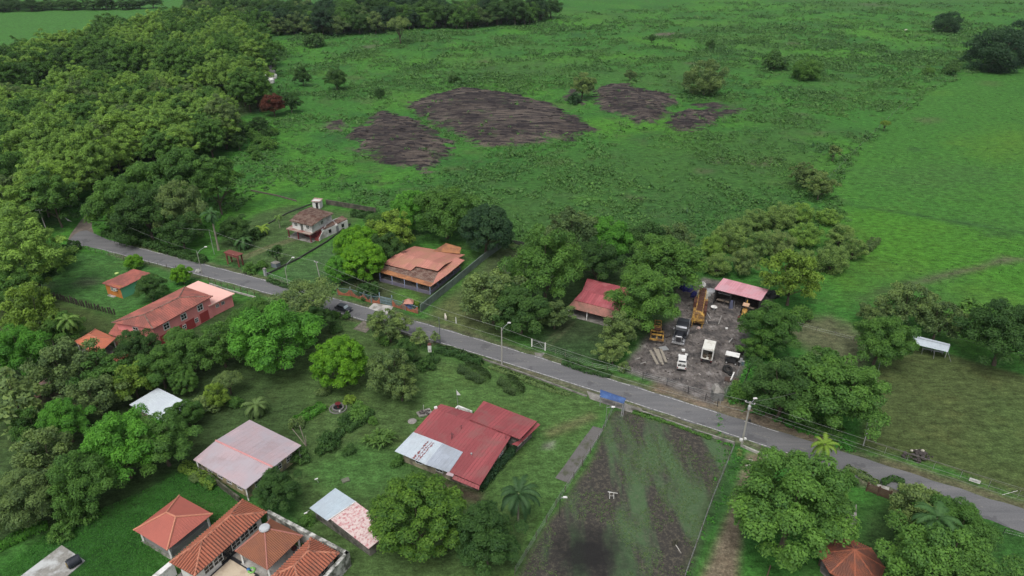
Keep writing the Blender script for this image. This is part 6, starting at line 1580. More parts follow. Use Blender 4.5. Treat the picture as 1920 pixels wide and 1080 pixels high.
t = thing('gate_pillar', P(519, 505), 'square blue grey plinth under the round leaved tree', 'plinth'); o_ = P(518, 500); mb = MB(); mb.box(o_ + Vector((0, 0, .6)), (1.9, 1.5, 1.2), RA); mb.build('plinth', mat('blue_grey_render', (.14, .17, .19), .9, .3), t); mb = MB(); mb.box(o_ + Vector((0, 0, 1.23)), (2.0, 1.6, .08), RA); mb.build('cap', CONC, t)
t = thing('sign', P(1828, 910), 'white rectangular sign hanging on the chain link fence rail', 'sign'); A = P(1828, 901, 1.1); mb = MB(); d = P(1880, 920) - P(1780, 888); az = math.atan2(d.y, d.x); dn_ = Vector((d.y, -d.x, 0)).normalized(); mb.box(A + dn_ * .06, (1.55, .04, .62), az); mb.build('board', WHITE, t); mb = MB()
for k in range(3): mb.box(A + dn_ * .085 + Vector((0, 0, .14 - .14 * k)), (1.1 - .2 * k, .012, .05), az)
for s in (-.6, .6): mb.box(A + d.normalized() * s + Vector((0, 0, .33)), (.04, .05, .1), az)
mb.build('clip', GALV, t)
t = thing('brace', P(1882, 928), 'slanting white brace pipe against the chain link fence', 'brace'); mb = MB(); mb.tube([P(1879, 928), P(1908, 920, 1.5)], .035, 5); mb.build('pipe', WHITE, t)
for i, (px, py, sz, lb) in enumerate(((115, 415, 1, 'scrap of white sheet hanging in the greenery by the road bend'),)):
    q = P(127, 414, .6); mb = MB(); mb.add([q, q + Vector((1.2, .1, -.3)), q + Vector((.9, .3, -.5)), q + Vector((-.5, 0, 1.0)), q + Vector((0, .06, 0)), q + Vector((1.2, .16, -.3)), q + Vector((.9, .36, -.5)), q + Vector((-.5, .06, 1.0))], [(0, 1, 2, 3), (7, 6, 5, 4), (0, 4, 5, 1), (1, 5, 6, 2), (2, 6, 7, 3), (3, 7, 4, 0)]); tag(mb.build('white_sheet', WHITE), lb, 'sheet')
pile(372, 510, 'white_bag', 'bag', 'white bulk bag at the foot of the street lamp by the annex', mat('grey_bag', (.38, .38, .36), .8, .3), .8, .9, 11)
mb = MB(); o_ = P(219, 513); mb.lathe(o_, [(.5, .02), (.55, .12), (.5, .2), (.1, .3)], 12); tag(mb.build('basin', mat('yellow_green_plastic', (.45, .62, .18), .5)), 'small yellow green plastic basin in the paddock behind the hut', 'basin')
# farther clearing with white tanks
for i, (px, py, r, lb) in enumerate(((503, 146, 2.3, 'upper white round tank in the clearing beside the forest edge'), (514, 147, 1.9, 'small white round tank right of the upper one'), (508, 156, 2.0, 'lowest white round tank above the rust red tree'))):
    o_ = P(px, py); t = thing('water_tank', o_, lb, 'tank', 0, 'white tanks at the forest edge'); mb = MB(); mb.lathe(o_, [(r * .9, 0), (r, .3), (r, 2.0), (r * .9, 2.2)], 18); mb.build('body', WHITE, t); mb = MB(); mb.lathe(o_ + Vector((0, 0, 2.2)), [(r * .92, 0), (r * .6, .4), (r * .12, .6)], 18); mb.build('lid', WHITE, t)
strip('forest_lane', [P(a, b, .05) for a, b in ((495, 175), (502, 140), (507, 110))], [P(a, b, .05) for a, b in ((512, 175), (516, 140), (516, 110))], mat('grey_lane', (.16, .16, .155), .95, .4, .3), 'grey lane along the forest edge')

# ------------------------------------------------------------------ garden things
t = thing('fountain', P(634, 766), 'round stone fountain ring with a dark red flower pot in its basin', 'fountain')
o_ = P(634, 766); mb = MB(); k = 24
for rr, h, w in ((1.0, .4, .14), (1.55, .15, .12)):
    n_ = len(mb.v); vs = []
    for j in range(k):
        a = j * 2 * math.pi / k
        for q, z in ((rr - w, 0), (rr - w, h), (rr + w, h), (rr + w, 0)): vs.append(o_ + Vector((math.cos(a) * q, math.sin(a) * q, z)))
    mb.add(vs, [(j * 4 + m_, ((j + 1) % k) * 4 + m_, ((j + 1) % k) * 4 + m_ + 1, j * 4 + m_ + 1) for j in range(k) for m_ in range(3)])
mb.build('stone_ring', mat('pale_stone', (.15, .15, .14), .9, .4, 2.5), t); mb = MB(); mb.lathe(o_, [(.9, 0), (.9, .1)], 20); mb.build('water', GLASS, t)
mb = MB(); mb.lathe(o_ + Vector((0, .2, 0)), [(.2, 0), (.14, .5), (.5, .95), (.55, 1.05), (.05, 1.1)], 12); mb.build('bowl', mat('dark_red_bowl', (.12, .015, .02), .7), t)
for i, (px, py) in enumerate(((637, 772), (636, 757))): mb = MB(); q = P(px, py); mb.lathe(q, [(.16, 0), (.2, .2), (.12, .36), (.02, .4)], 8); mb.build('white_pot', WHITE, t)
t = thing('rock_garden', P(796, 774), 'little raised bed of dark stones behind the red roofed house', 'bed'); o_ = P(796, 775); mb = MB(); mb.box(o_ + Vector((0, 0, .12)), (2.6, 1.6, .24), .5); mb.build('slab', CONC, t); mb = MB(); r2 = random.Random(4)
for k in range(16): mb.lathe(o_ + Vector((r2.uniform(-1, 1), r2.uniform(-.6, .6), .22)), [(.12, 0), (.22, .12), (.12, .26)], 6)
mb.build('stones', mat('dark_stones', (.07, .06, .06), .9, .4), t)
mb = MB(); o_ = P(773, 790); mb.lathe(o_, [(.8, 0), (.82, .06), (.7, .1)], 14); tag(mb.build('stepping_stone', CONC), 'round grey cover stone on the lawn left of the red roof', 'stone')
mb = MB(); o_ = P(648, 901); mb.box(o_ + Vector((0, 0, .1)), (1.2, .9, .2), .5); tag(mb.build('concrete_cover', mat('mossy_concrete', (.14, .15, .11), .9, .3)), 'mossy square cover on the lawn near the blue shed', 'cover')
for i, (px, py, b, lb) in enumerate(((593, 898, (597, 905), 'white lamp like post leaning on the lawn above the blue shed'), (573, 962, (580, 957), 'white floodlight on the corner of the pale blue shed'), (794, 760, (794, 769), 'thin pale stake behind the rock garden'))):
    A, B = P(*b), P(px, py, 1.5); mb = MB(); mb.tube([A, B], .05, 5); t = thing('lamp_post' if i < 2 else 'stake', A, lb, 'lamp' if i < 2 else 'stake'); mb.build('pole', WHITE, t); mb = MB(); mb.box(B, (.5, .18, .12), .6) if i < 2 else mb.lathe(B, [(.03, 0), (.05, .05), (.01, .1)], 6); mb.build('head' if i < 2 else 'tip', WHITE, t)
# bare frangipani: forked bare stems
t = thing('bare_tree', P(574, 836), 'leafless forked pale stem tree at the corner of the faded pink roof', 'tree'); o_ = P(574, 836); mb = MB()
for dx, dy, h in ((-2.0, .4, 3.4), (-.6, .3, 4.2), (.3, -.2, 2.4)): mb.tube([o_, o_ + Vector((dx * .5, dy * .5, h * .5)), o_ + Vector((dx, dy, h))], [.11, .08, .05], 6)
mb.build('stem', PALEBARK, t)
# slab with black tank at the lower left, slab at lower right
sl = [P(a, b) for a, b in ((38, 1082), (116, 1023), (160, 1052), (105, 1100))]
mb = MB(); mb.prism([(p.x, p.y) for p in ccw(sl)], -.05, .12); tag(mb.build('concrete_slab', mat('patchy_concrete', (.25, .245, .225), .85, .4, .5, (.46, .48, .48), .4, .35)), 'stained concrete slab in the long grass', None, None, 'structure')
t = thing('water_tank', P(138, 1054), 'black ribbed water tank lying on its side on the concrete slab', 'tank'); a, b = P(126, 1060, .7), P(150, 1046, .7); mb = MB(); d = (b - a).normalized(); mb.wheel((a + b) / 2, .72, (b - a).length, d, 20)
for k in range(5): mb.wheel(a.lerp(b, .15 + .17 * k), .76, .12, d, 20)
mb.build('body', mat('black_plastic', (.025, .03, .04), .55, .2), t); mb = MB(); mb.wheel(a - d * .05, .4, .12, d, 14); mb.build('cap', mat('dull_yellow', (.25, .2, .1), .7), t)
sl = [P(a, b) for a, b in ((1592, 962), (1606, 946), (1606, 985), (1598, 1003), (1576, 992))]; mb = MB(); mb.prism([(p.x, p.y) for p in ccw(sl)], -.05, .1); tag(mb.build('concrete_slab', CONC), 'small grey concrete slab between the big trees', None, None, 'structure')
# heap of dark rocks on the olive lawn
t = thing('rock_heap', P(1720, 855), 'heap of dark rocks and brush with pale stones on the olive lawn', 'rocks'); o_ = P(1720, 857); r2 = random.Random(9)
for nm, m, n_, rr in (('dark_rocks', mat('dark_rock', (.06, .052, .05), .95, .5, 2), 60, 1.9), ('pale_stone', mat('pale_rock', (.40, .38, .32), .9, .3), 5, 1.2)):
    mb = MB()
    for k in range(n_):
        a, q = r2.uniform(0, 6.28), rr * math.sqrt(r2.random()); z = max(0, (1 - q / rr)) * .9; c = o_ + (Vector((math.cos(a) * q * 1.3, math.sin(a) * q * .8, z)) if nm == 'dark_rocks' else Vector((r2.uniform(-.8, 1.4), r2.uniform(.6, 1.4), .5)))
        s_ = r2.uniform(.16, .4); mb.lathe(c, [(s_ * .5, 0), (s_, s_ * .5), (s_ * .75, s_), (s_ * .15, s_ * 1.25)], 6)
    mb.build(nm, m, t)
# trestle and stump in the plot
t = thing('trestle', P(1147, 930), 'small white trestle frame standing in the cultivated plot', 'trestle'); o_ = P(1146, 932); mb = MB()
for dx in (-.3, .35): mb.tube([o_ + Vector((dx, -.35, 0)), o_ + Vector((dx, 0, 1.0)), o_ + Vector((dx, .4, 0))], .05, 5)
mb.tube([o_ + Vector((-.6, .1, 1.02)), o_ + Vector((.9, -.2, 1.0))], .06, 5); mb.tube([o_ + Vector((-.3, -.2, .45)), o_ + Vector((.35, -.2, .45))], .04, 5); mb.build('frame', WHITE, t)
t = thing('stump', P(1266, 1022), 'pair of dark stumps with a bent pale pipe on the green part of the plot', 'stump'); o_ = P(1265, 1022); mb = MB()
for dx in (-.14, .2): mb.tube([o_ + Vector((dx, 0, -.05)), o_ + Vector((dx * 1.3, .1, 1.0))], [.2, .15], 8)
mb.build('trunk', mat('dark_stump', (.05, .05, .035), .9, .4), t); mb = MB(); mb.tube([o_ + Vector((.1, -.2, .25)), o_ + Vector((.35, -.7, .1)), o_ + Vector((.6, -1.5, .05))], .07, 6); mb.build('pipe', PALECONC, t)
for i, (px, py, L, az, lb) in enumerate(((1407, 868, 1.5, 1.2, 'upper pale boulder beside the earth lane'), (1403, 877, 1.3, 1.3, 'lower pale boulder beside the earth lane'))):
    o_ = P(px, py); mb = MB(); mb.lathe(o_, [(.3, 0), (.55, .2), (.4, .5), (.1, .62)], 9); k = mb.build('boulder', mat('pale_rock', (.40, .38, .32), .9, .3)); tag(k, lb, 'boulder')
mb = MB(); mb.tube([P(1232 + 205, 1085), P(1240 + 205, 1060, .6)], .09, 6); tag(mb.build('fallen_pole', WOOD), 'short timber leaning under the big tree at the lane', 'pole')
# white calf on the verge, stake beside it
def cow(px, py, az, label, col, s=1.0, group=None):
    b = P(px, py); b.z = gz(b.x, b.y); t = local_thing('cow', b, label, 'cow', az, group)
    V = [(-.75, 0, 1.15), (-.2, 0, 1.12), (.45, 0, 1.15), (.8, 0, 1.3), (1.05, 0, 1.5), (1.4, 0, 1.38)]; E_ = [(i, i + 1) for i in range(5)]; Rr = [.27, .36, .33, .2, .17, .10]
    for (jx, sg, ky) in ((0, 1, .28), (0, -1, .28), (2, 1, -.03), (2, -1, -.03)):
        x0 = V[jx][0]; n0 = len(V)
        V += [(x0 - .02, .2 * sg, .8), (x0 + (.10 if jx == 2 else -.06), .2 * sg, .45), (x0, .2 * sg, .02)]; Rr += [.14, .075, .06]; E_ += [(jx, n0), (n0, n0 + 1), (n0 + 1, n0 + 2)]
    n0 = len(V); V += [(1.02, .2, 1.6), (1.02, -.2, 1.6), (-.98, 0, 1.05), (-1.0, 0, .55)]; Rr += [.05, .05, .05, .04]; E_ += [(4, n0), (4, n0 + 1), (0, n0 + 2), (n0 + 2, n0 + 3)]
    me = bpy.data.meshes.new('body'); me.from_pydata([tuple(c * s for c in v_) for v_ in V], E_, []); me.materials.append(col)
    o = bpy.data.objects.new('body', me); COL.objects.link(o); o.parent = t
    md = o.modifiers.new('skin', 'SKIN')
    for i, sv in enumerate(me.skin_vertices[0].data):
        sv.radius = (Rr[i] * s, Rr[i] * s); sv.use_root = (i == 1)
    o.modifiers.new('sub', 'SUBSURF').levels = 1; o.modifiers['sub'].render_levels = 1
    return t
COWW = mat('white_hide', (.58, .54, .46), .9, .15, 2); COWB = mat('tan_hide', (.36, .30, .23), .9, .2, 2)
cow(835.5, 599, 1.75, 'white calf grazing on the grass verge beside the road', COWW, .72)
for i, (px, py, az, m, lb) in enumerate(((1698, 58, .3, COWW, 'white cow grazing apart, left of the lone dark tree'), (1749, 56, 1.2, COWW, 'white cow at the left edge of the lone dark tree shade'), (1758, 56, 2.6, COWB, 'tan cow in the shade near the left of the lone dark tree'), (1762, 55.5, .4, COWW, 'white cow standing in the shade under the lone dark tree'), (1772, 58.5, 3.0, COWB, 'tan cow lying low in front of the lone dark tree'), (1781, 60, .2, COWW, 'white cow in front of the lone dark tree on the right'), (1776, 54, 1.0, COWB, 'tan cow deepest under the lone dark tree'))):
    cow(px, py, az, lb, m, 1.05, 'cattle around the lone dark tree')
mb = MB(); a = P(855.5, 606); mb.tube([a, a + Vector((-.05, 0, 1.6))], [.16, .06], 7); tag(mb.build('stake', WHITE), 'white tapered stake on the verge beside the white calf', 'stake')
# ------------------------------------------------------------------ single trees and shrubs, each read off the photograph
T = tree
T(520, 634, 73, 'lumpy', 'bright', 'big bright green mango tree with russet tips in the garden between pink house and road')
T(638, 680, 57, 'mango', 'lime', 'perfectly round lime green mango tree on the garden lawn')
T(735, 702, 46, 'loose', 'olive', 'loose olive brown tree right of the round lime tree'); T(752, 728, 34, 'loose', 'pale', 'thin greyish tree below the loose olive one', sq=.9)
T(783, 968, 90, 'mango', 'glossy', 'large glossy yellow green tree beside the peeling shed')
T(912, 1012, 70, 'broad', 'dark', 'dark green tree right of the large glossy yellow green tree')
T(1483, 958, 108, 'lumpy', 'green', 'huge mid green tree beside the earth lane at the bottom')
T(1755, 1078, 116, 'broad', 'green', 'huge rich green tree at the lower right edge of the photo', sq=.8)
T(1716, 962, 54, 'loose', 'pale', 'pale olive tree behind the octagonal hut, left of the lone palm'); T(1796, 992, 60, 'lumpy', 'green', 'wide green tree between the lone palm and the road on the lower right')
T(664, 462, 43, 'mango', 'lime', 'bright mango tree, rear half of the pair left of the salmon house'); T(684, 487, 44, 'mango', 'lime', 'bright mango tree, front half of the pair left of the salmon house'); T(638, 506, 30, 'mango', 'bright', 'smaller mango crown low at the left of the bright pair')
T(772, 392, 46, 'mango', 'bright', 'bright green tree above the salmon house'); T(836, 400, 54, 'lumpy', 'green', 'broad green tree directly behind the salmon house'); T(738, 432, 42, 'loose', 'yellow', 'yellowish loose tree between the bright pair and the salmon house'); T(720, 470, 32, 'broad', 'dark', 'dark low tree at the left corner of the salmon house')
T(910, 432, 50, 'mango', 'deep', 'blackish green round tree at the right rear of the salmon house'); T(708, 425, 28, 'lumpy', 'green', 'small green tree behind the bright mango pair')
T(1022, 505, 74, 'broad', 'green', 'tall wide green tree left of the crimson roof'); T(925, 560, 56, 'loose', 'pale', 'light feathery green tree at the edge of the narrow lawn', sq=1.0); T(978, 580, 52, 'broad', 'dark', 'dark green tree above the street lamp pole'); T(1040, 592, 30, 'loose', 'olive', 'olive shrubby tree at the left of the crimson roofed porch')
T(1138, 445, 46, 'lumpy', 'bright', 'bright green crown standing out above the crimson roof trees'); T(1075, 440, 48, 'loose', 'olive', 'olive tree left of the bright crown behind the crimson roof'); T(1120, 490, 44, 'broad', 'dark', 'dark tree behind the crimson roof')
T(1206, 560, 66, 'broad', 'green', 'wide green tree hiding the right end of the crimson roof'); T(1250, 500, 62, 'broad', 'green', 'green tree at the rear left of the mud yard'); T(1215, 460, 46, 'thicket', 'dark', 'dark shrubby tree behind the mud yard trees'); T(1262, 462, 38, 'loose', 'olive', 'olive tree at the pasture edge behind the mud yard')
T(1160, 625, 36, 'loose', 'olive', 'olive grey bush tree at the left of the mud yard'); T(1150, 660, 27, 'loose', 'pale', 'pale green young tree by the road left of the mud yard')
T(1442, 615, 52, 'broad', 'green', 'bright leafy tree at the right side of the mud yard'); T(1420, 655, 28, 'thicket', 'green', 'green shrub tree below the leafy tree at the yard edge'); T(1486, 525, 52, 'loose', 'yellow', 'yellowish loose tree right of the pink workshop roof', sq=1.1)
T(1650, 640, 52, 'broad', 'green', 'leafy tree left of the white roofed shelter'); T(1578, 735, 84, 'broad', 'green', 'large leafy tree at the left edge of the olive lawn'); T(1470, 735, 62, 'broad', 'dark', 'dark leafy tree between mud yard bank and the large leafy tree'); T(1545, 690, 40, 'loose', 'green', 'loose green tree behind the large leafy tree')
T(1885, 630, 66, 'broad', 'dark', 'dark spreading tree at the right edge above the olive lawn'); T(1700, 570, 44, 'loose', 'pale', 'thin pale green tree at the pasture edge behind the leafy tree', sq=1.1); T(1760, 605, 42, 'loose', 'olive', 'brownish olive shrub tree behind the white roofed shelter'); T(1815, 578, 26, 'sapling', 'green', 'slim young tree in the pasture behind the shelter'); T(1640, 590, 26, 'loose', 'olive', 'small grey olive tree left of the pale pasture edge tree')
# far pasture trees
T(1323, 148, 37, 'mound', 'olive', 'solitary brownish round tree in the middle of the pasture', nm='broadleaf_tree', sq=1.25); T(1512, 134, 33, 'mound', 'green', 'solitary flat dark tree right of the brownish round tree', nm='broadleaf_tree', sq=.75); T(1777, 43, 26, 'mound', 'deep', nm='broadleaf_tree', label='lone dark round tree with cattle in its shade far off'); T(1868, 98, 54, 'mound', 'deep', nm='broadleaf_tree', label='left of the two dark merging trees at the far right'); T(1915, 86, 52, 'mound', 'deep', nm='broadleaf_tree', label='right one of the two dark merging trees at the far right edge')
T(749, 48, 24, 'flat', 'pale', 'grey green umbrella shaped tree before the far woods', sq=1.3); T(630, 149, 21, 'lumpy', 'dark', 'small dark tree in the pasture near the forest edge'); T(567, 145, 17, 'loose', 'dark', 'dark sparse tree beside the forest clearing'); T(712, 174, 10, 'mango', 'dark', 'tiny round dark tree above the left rock patch')
T(1092, 162, 22, 'loose', 'pale', 'grey airy tree between the rock patches'); T(1182, 140, 12, 'loose', 'olive', 'small sparse tree above the right rock patch'); T(1510, 328, 29, 'loose', 'olive', 'brown olive tree on the old fence line in the pasture', sq=.9); T(1538, 352, 25, 'loose', 'pale', 'pale olive tree just below the brown olive fence line tree'); T(1660, 232, 11, 'flat', 'yellow', 'small yellow green tree in the smooth pasture', sq=1.2)
T(1222, 74, 7, 'loose', 'dark', 'tiny dark sapling far out in the pasture'); T(1332, 84, 9, 'loose', 'dark', 'tiny crooked tree beyond the brownish round tree'); T(1565, 282, 14, 'sapling', 'pale', 'slim pale sapling in the smooth pasture')
T(512, 196, 21, 'lumpy', 'rust', 'rust red tree standing at the forest edge below the white tanks', sq=1.1); T(545, 195, 17, 'loose', 'dark', 'dark sparse tree right of the rust red tree')
# gardens at the left
for a in ((280, 541, 29, 'broad', 'dark', 'dark bushy tree between the hut and the long pink house'), (250, 491, 15, 'lumpy', 'lime', 'small lime shrub beside the road by the paddock'), (342, 517, 18, 'lumpy', 'lime', 'lime shrub near the street lamp by the annex'),
          (60, 595, 54, 'loose', 'yellow', 'yellow green spreading tree below the stake row'), (118, 620, 34, 'broad', 'green', 'green tree left of the coconut palm by the stakes'), (40, 665, 56, 'lumpy', 'bright', 'bright lumpy tree at the left edge below the palms'), (130, 690, 54, 'loose', 'olive', 'olive thin leaved tree left of the orange pavilion'), (195, 700, 46, 'loose', 'green', 'loose green tree below the orange pavilion'),
          (258, 652, 36, 'broad', 'dark', 'dark green tree in front of the long pink house west end'), (300, 690, 46, 'broad', 'green', 'green tree below the middle of the long pink house'), (355, 655, 50, 'broad', 'green', 'green tree in front of the pink house garage doors'), (452, 618, 42, 'broad', 'green', 'green tree beside the pink annex'), (415, 652, 46, 'loose', 'green', 'loose green tree behind the big bright mango'), (484, 590, 32, 'lumpy', 'green', 'green tree touching the road below the annex'),
          (250, 715, 40, 'loose', 'yellow', 'yellowish tree above the bluish white shed'), (180, 745, 44, 'loose', 'olive', 'olive tree right of the rusty red shed'), (28, 745, 50, 'sapling', 'pale', 'pale large leaved tree at the left edge by the rusty shed'), (124, 792, 46, 'broad', 'bright', 'bright leafy tree below the rusty red shed'), (342, 783, 33, 'broad', 'green', 'green tree growing over the bluish white shed roof'),
          (225, 838, 76, 'broad', 'bright', 'huge bright leafy tree at the left below the bluish white shed'), (305, 830, 56, 'broad', 'green', 'green tree between the huge leafy one and the faded pink roof'), (150, 905, 66, 'broad', 'green', 'green leafy tree above the long grass at lower left'), (85, 860, 52, 'loose', 'olive', 'olive tree behind the lower left greenery'), (35, 945, 62, 'lumpy', 'olive', 'dull olive tree at the lower left edge'), (60, 800, 40, 'loose', 'green', 'loose green tree at the left below the large leaved one'),
          (348, 717, 25, 'mango', 'green', 'small round clipped tree right of the bluish white shed'), (404, 745, 24, 'loose', 'yellow', 'thin yellow green tree on the shaded lawn'), (428, 715, 28, 'flat', 'olive', 'low spreading olive shrub on the shaded lawn'), (385, 760, 24, 'bush', 'pale', 'grey green shrub beside the bluish white shed'), (522, 918, 42, 'broad', 'dark', 'round dark shrub tree between faded pink roof and peeling shed'), (118, 1000, 22, 'bush', 'green', 'green bush at the head of the stained concrete slab'),
          (574, 562, 54, 'flat', 'pale', 'pale feathery spreading tree over the roadside below the chain link fence'), (590, 600, 36, 'broad', 'dark', 'dark tree under the pale feathery tree'), (629, 616, 13, 'bush', 'dark', 'small round dark bush on the garden lawn'), (730, 614, 34, 'loose', 'pale', 'light feathery roadside tree over the picket fence'), (697, 602, 15, 'sapling', 'pale', 'small feathery tree left of the light feathery one'), (787, 630, 15, 'sapling', 'pale', 'small thin tree leaning over the road by the gate pillar'), (815, 632, 9, 'sapling', 'pale', 'slender sapling next to the slim dark steel pole'), (754, 662, 28, 'broad', 'dark', 'dense dark green shrub tree behind the round lime tree'), (628, 590, 11, 'bush', 'green', 'green roadside bush in front of the dark car'), (650, 593, 9, 'bush', 'green', 'small bush at the rear of the dark car by the pickets'),
          (55, 480, 58, 'forest', 'teak', 'yellow topped tree left of the paddock'), (22, 545, 48, 'broad', 'green', 'green tree at the left end of the stake row'), (98, 487, 30, 'thicket', 'green', 'green bushy tree on the left bank of the paddock'), (20, 435, 52, 'forest', 'teak', 'yellow green tree at the left edge beside the pale pole'),
          (215, 385, 54, 'broad', 'green', 'green tree right of the earth road bend'), (275, 405, 52, 'broad', 'dark', 'darker tree behind the roadside cables at the bend'), (330, 395, 52, 'broad', 'olive', 'olive tree left of the tall old palm'), (340, 335, 56, 'broad', 'green', 'green tree behind the tall old palm'), (402, 335, 50, 'forest', 'green', 'tall green tree at the right end of the roadside wood'), (270, 345, 50, 'broad', 'green', 'green tree in the middle of the roadside wood'), (440, 430, 30, 'broad', 'dark', 'dark tree at the lawn of the two storey house'), (518, 474, 16, 'sapling', 'dark', 'small round leaved tree on the blue grey plinth'), (245, 430, 34, 'thicket', 'dark', 'dark roadside thicket under the cables'), (340, 440, 36, 'thicket', 'dark', 'dark roadside thicket near the old palm')):
    T(*a)
# thicket behind the workshop
for a in ((1345, 490, 44), (1395, 485, 38), (1368, 440, 46), (1420, 405, 42), (1465, 400, 44), (1500, 395, 38), (1460, 450, 46), (1420, 455, 40), (1512, 435, 44), (1552, 400, 34), (1575, 435, 40), (1560, 478, 52), (1600, 460, 34), (1510, 480, 36), (1335, 455, 36), (1390, 420, 34), (1300, 470, 30)):
    T(a[0], a[1] + 8, a[2] * .66, R_.choice(('mound', 'thicket', 'mound')), R_.choice(('scrub', 'scrub', 'pale', 'teak', 'scrub')), 'olive scrub tree in the dense thicket behind the workshop', nm='scrub_tree', sq=R_.uniform(.95, 1.3), group='scrub trees of the thicket behind the workshop')
# bushes dotted in the pasture and by the road
for a in ((590, 76, 21, 'dark', 'wide dark bush in the pasture beyond the forest corner'), (1452, 122, 24, 'dark', 'dark bush between the two solitary pasture trees'), (1785, 131, 17, 'dark', 'dark bush at the corner of the smooth pasture'), (850, 148, 12, 'dark', 'small dark bush above the main rock patch'), (1078, 188, 14, 'deep', 'black green bush on the small middle rock'), (520, 88, 12, 'green', 'bush at the forest corner'), (1740, 134, 12, 'green', 'green bush left of the smooth pasture corner bush'), (700, 790, 10, 'green', 'small bush beside the fountain path'), (606, 735, 13, 'olive', 'leafy croton bush left of the fountain'), (655, 750, 12, 'yellow', 'tall yellow flowering bush right of the fountain'), (672, 775, 22, 'green', 'white flecked shrub below the fountain'), (650, 790, 16, 'dark', 'dark shrub in the lower garden bed'), (616, 830, 22, 'dark', 'dark shrub near the white flowering bush'), (655, 845, 14, 'dark', 'low dark bush on the lawn edge'), (617, 838, 10, 'pale', 'white flowering bush on the lawn'), (555, 795, 16, 'olive', 'reddish olive shrub at the bed end'), (745, 868, 13, 'green', 'green bush at the left corner of the white lean-to'), (575, 975, 15, 'green', 'green bush under the pale blue shed roof'), (470, 505, 14, 'green', 'roadside shrub right of the timber portal'), (490, 497, 11, 'green', 'small roadside shrub near the grey pillar'), (690, 545, 22, 'dark', 'dark garden shrub in front of the veranda'), (775, 571, 11, 'yellow', 'yellow green clipped shrub by the blue kiosk'), (1500, 590, 24, 'green', 'green bush on the bank behind the yard'), (1385, 735, 20, 'green', 'broad leaved bush at the near corner of the mud yard'), (1455, 700, 26, 'green', 'green bush on the bank right of the tyre heap'), (900, 885, 18, 'deep', 'dark shrub against the right side of the red roof'), (925, 860, 18, 'deep', 'second dark shrub against the right side of the red roof'), (950, 835, 14, 'deep', 'third dark shrub against the stone corner of the red house'), (1590, 900, 20, 'green', 'shrub beside the brown slatted gate'), (1700, 920, 14, 'dark', 'clipped dark bush right of the brown slatted gate'), (440, 755, 16, 'green', 'green shrub above the faded pink roof'), (370, 895, 14, 'olive', 'yellowish shrub below the faded pink roof corner'), (395, 905, 14, 'green', 'green shrub by the mossy wall'), (720, 640, 14, 'green', 'green bush on the lawn below the picket fence'), (800, 685, 16, 'dark', 'dark bush at the end of the roadside hedge'), (1170, 690, 12, 'olive', 'weedy bush at the left fence end of the mud yard'), (560, 855, 20, 'dark', 'dark shrub behind the right corner of the faded pink roof'), (150, 965, 30, 'green', 'green shrub at the edge of the long grass'), (480, 440, 14, 'dark', 'dark shrub under the young palms')):
    T(a[0], a[1], a[2], 'bush', a[3], a[4])
# teak wood: the near rows are single trees; spacing in metres
def wood(px_poly, z, step, kinds, label, group, nm, Rr, seed, avoid=1.0, cap=400, sq=(.9, 1.15)):
    poly = pw(px_poly, z); xs = [p[0] for p in poly]; ys = [p[1] for p in poly]; r = random.Random(seed); pts = []
    y = min(ys); row = 0
    while y < max(ys):
        x = min(xs) + (row % 2) * step * .5
        while x < max(xs):
            pts.append((x + r.uniform(-.36, .36) * step, y + r.uniform(-.36, .36) * step)); x += step
        y += step * .87; row += 1
    pts = np.array(pts); pts = pts[inpoly(poly, pts[:, 0], pts[:, 1])]
    keep = []
    for x, y in pts:
        if all((x - a) ** 2 + (y - b) ** 2 > (avoid * .62 * c) ** 2 for a, b, c in FIXED): keep.append((x, y))
    keep.sort(key=lambda p: p[1])
    for x, y in keep[:cap]:
        k = r.choice(kinds); plant(x, y, r.uniform(*Rr), k[0], k[1], label, nm=nm, group=group, sq=r.uniform(*sq))
    return keep[cap:]
FIXED = list(TREES)
for px_, py_ in ((505, 150), (508, 165), (510, 180), (508, 135), (512, 195)): FIXED.append((P(px_, py_).x, P(px_, py_).y, 13))
TK = [('forest', 'teak')] * 7 + [('forest', 'green')] * 2 + [('forest', 'olive')] + [('broad', 'green')]
rest1 = wood([(-60, 395), (85, 385), (150, 330), (225, 285), (330, 270), (420, 250), (440, 200), (330, 165), (140, 150), (0, 190), (-80, 215)], 9, 7.7, TK, 'yellow green plantation tree in the crowded wood left of the road bend', 'plantation trees left of the road bend', 'plantation_tree', (5.4, 7.3), 3, cap=290)
DK = [('broad', 'green'), ('forest', 'green'), ('broad', 'dark'), ('forest', 'teak'), ('forest', 'green'), ('forest', 'teak')]
rest2 = wood([(0, 165), (140, 130), (330, 140), (440, 180), (500, 175), (505, 100), (470, 50), (370, 35), (300, 45), (180, 75), (0, 120)], 9, 10.5, DK, 'dark green tree in the mixed far part of the forest below the pale field', 'trees of the far mixed forest', 'forest_tree', (6.5, 9), 4, cap=290)
wood([(355, 45), (560, 52), (700, 46), (860, 36), (990, 30), (1080, 16), (1180, 12), (1310, 4), (1310, -3), (1000, 0), (870, -3), (500, -6), (350, 0)], 7, 12.5, [('broad', 'dark'), ('thicket', 'green'), ('lumpy', 'dark'), ('thicket', 'olive'), ('broad', 'deep')], 'dark bushy tree in the tree line along the top of the pasture', 'trees of the far tree line', 'treeline_tree', (7, 11), 6, cap=230, sq=(.8, 1.1))
wood([(-120, 14), (60, 11), (200, 8), (345, 4), (345, 1), (-120, 6)], 6, 12, [('thicket', 'dark'), ('lumpy', 'dark')], 'hedgerow tree beyond the pale far field', 'hedgerow beyond the pale field', 'hedgerow_tree', (6, 9), 8, cap=50, sq=(.6, .8))
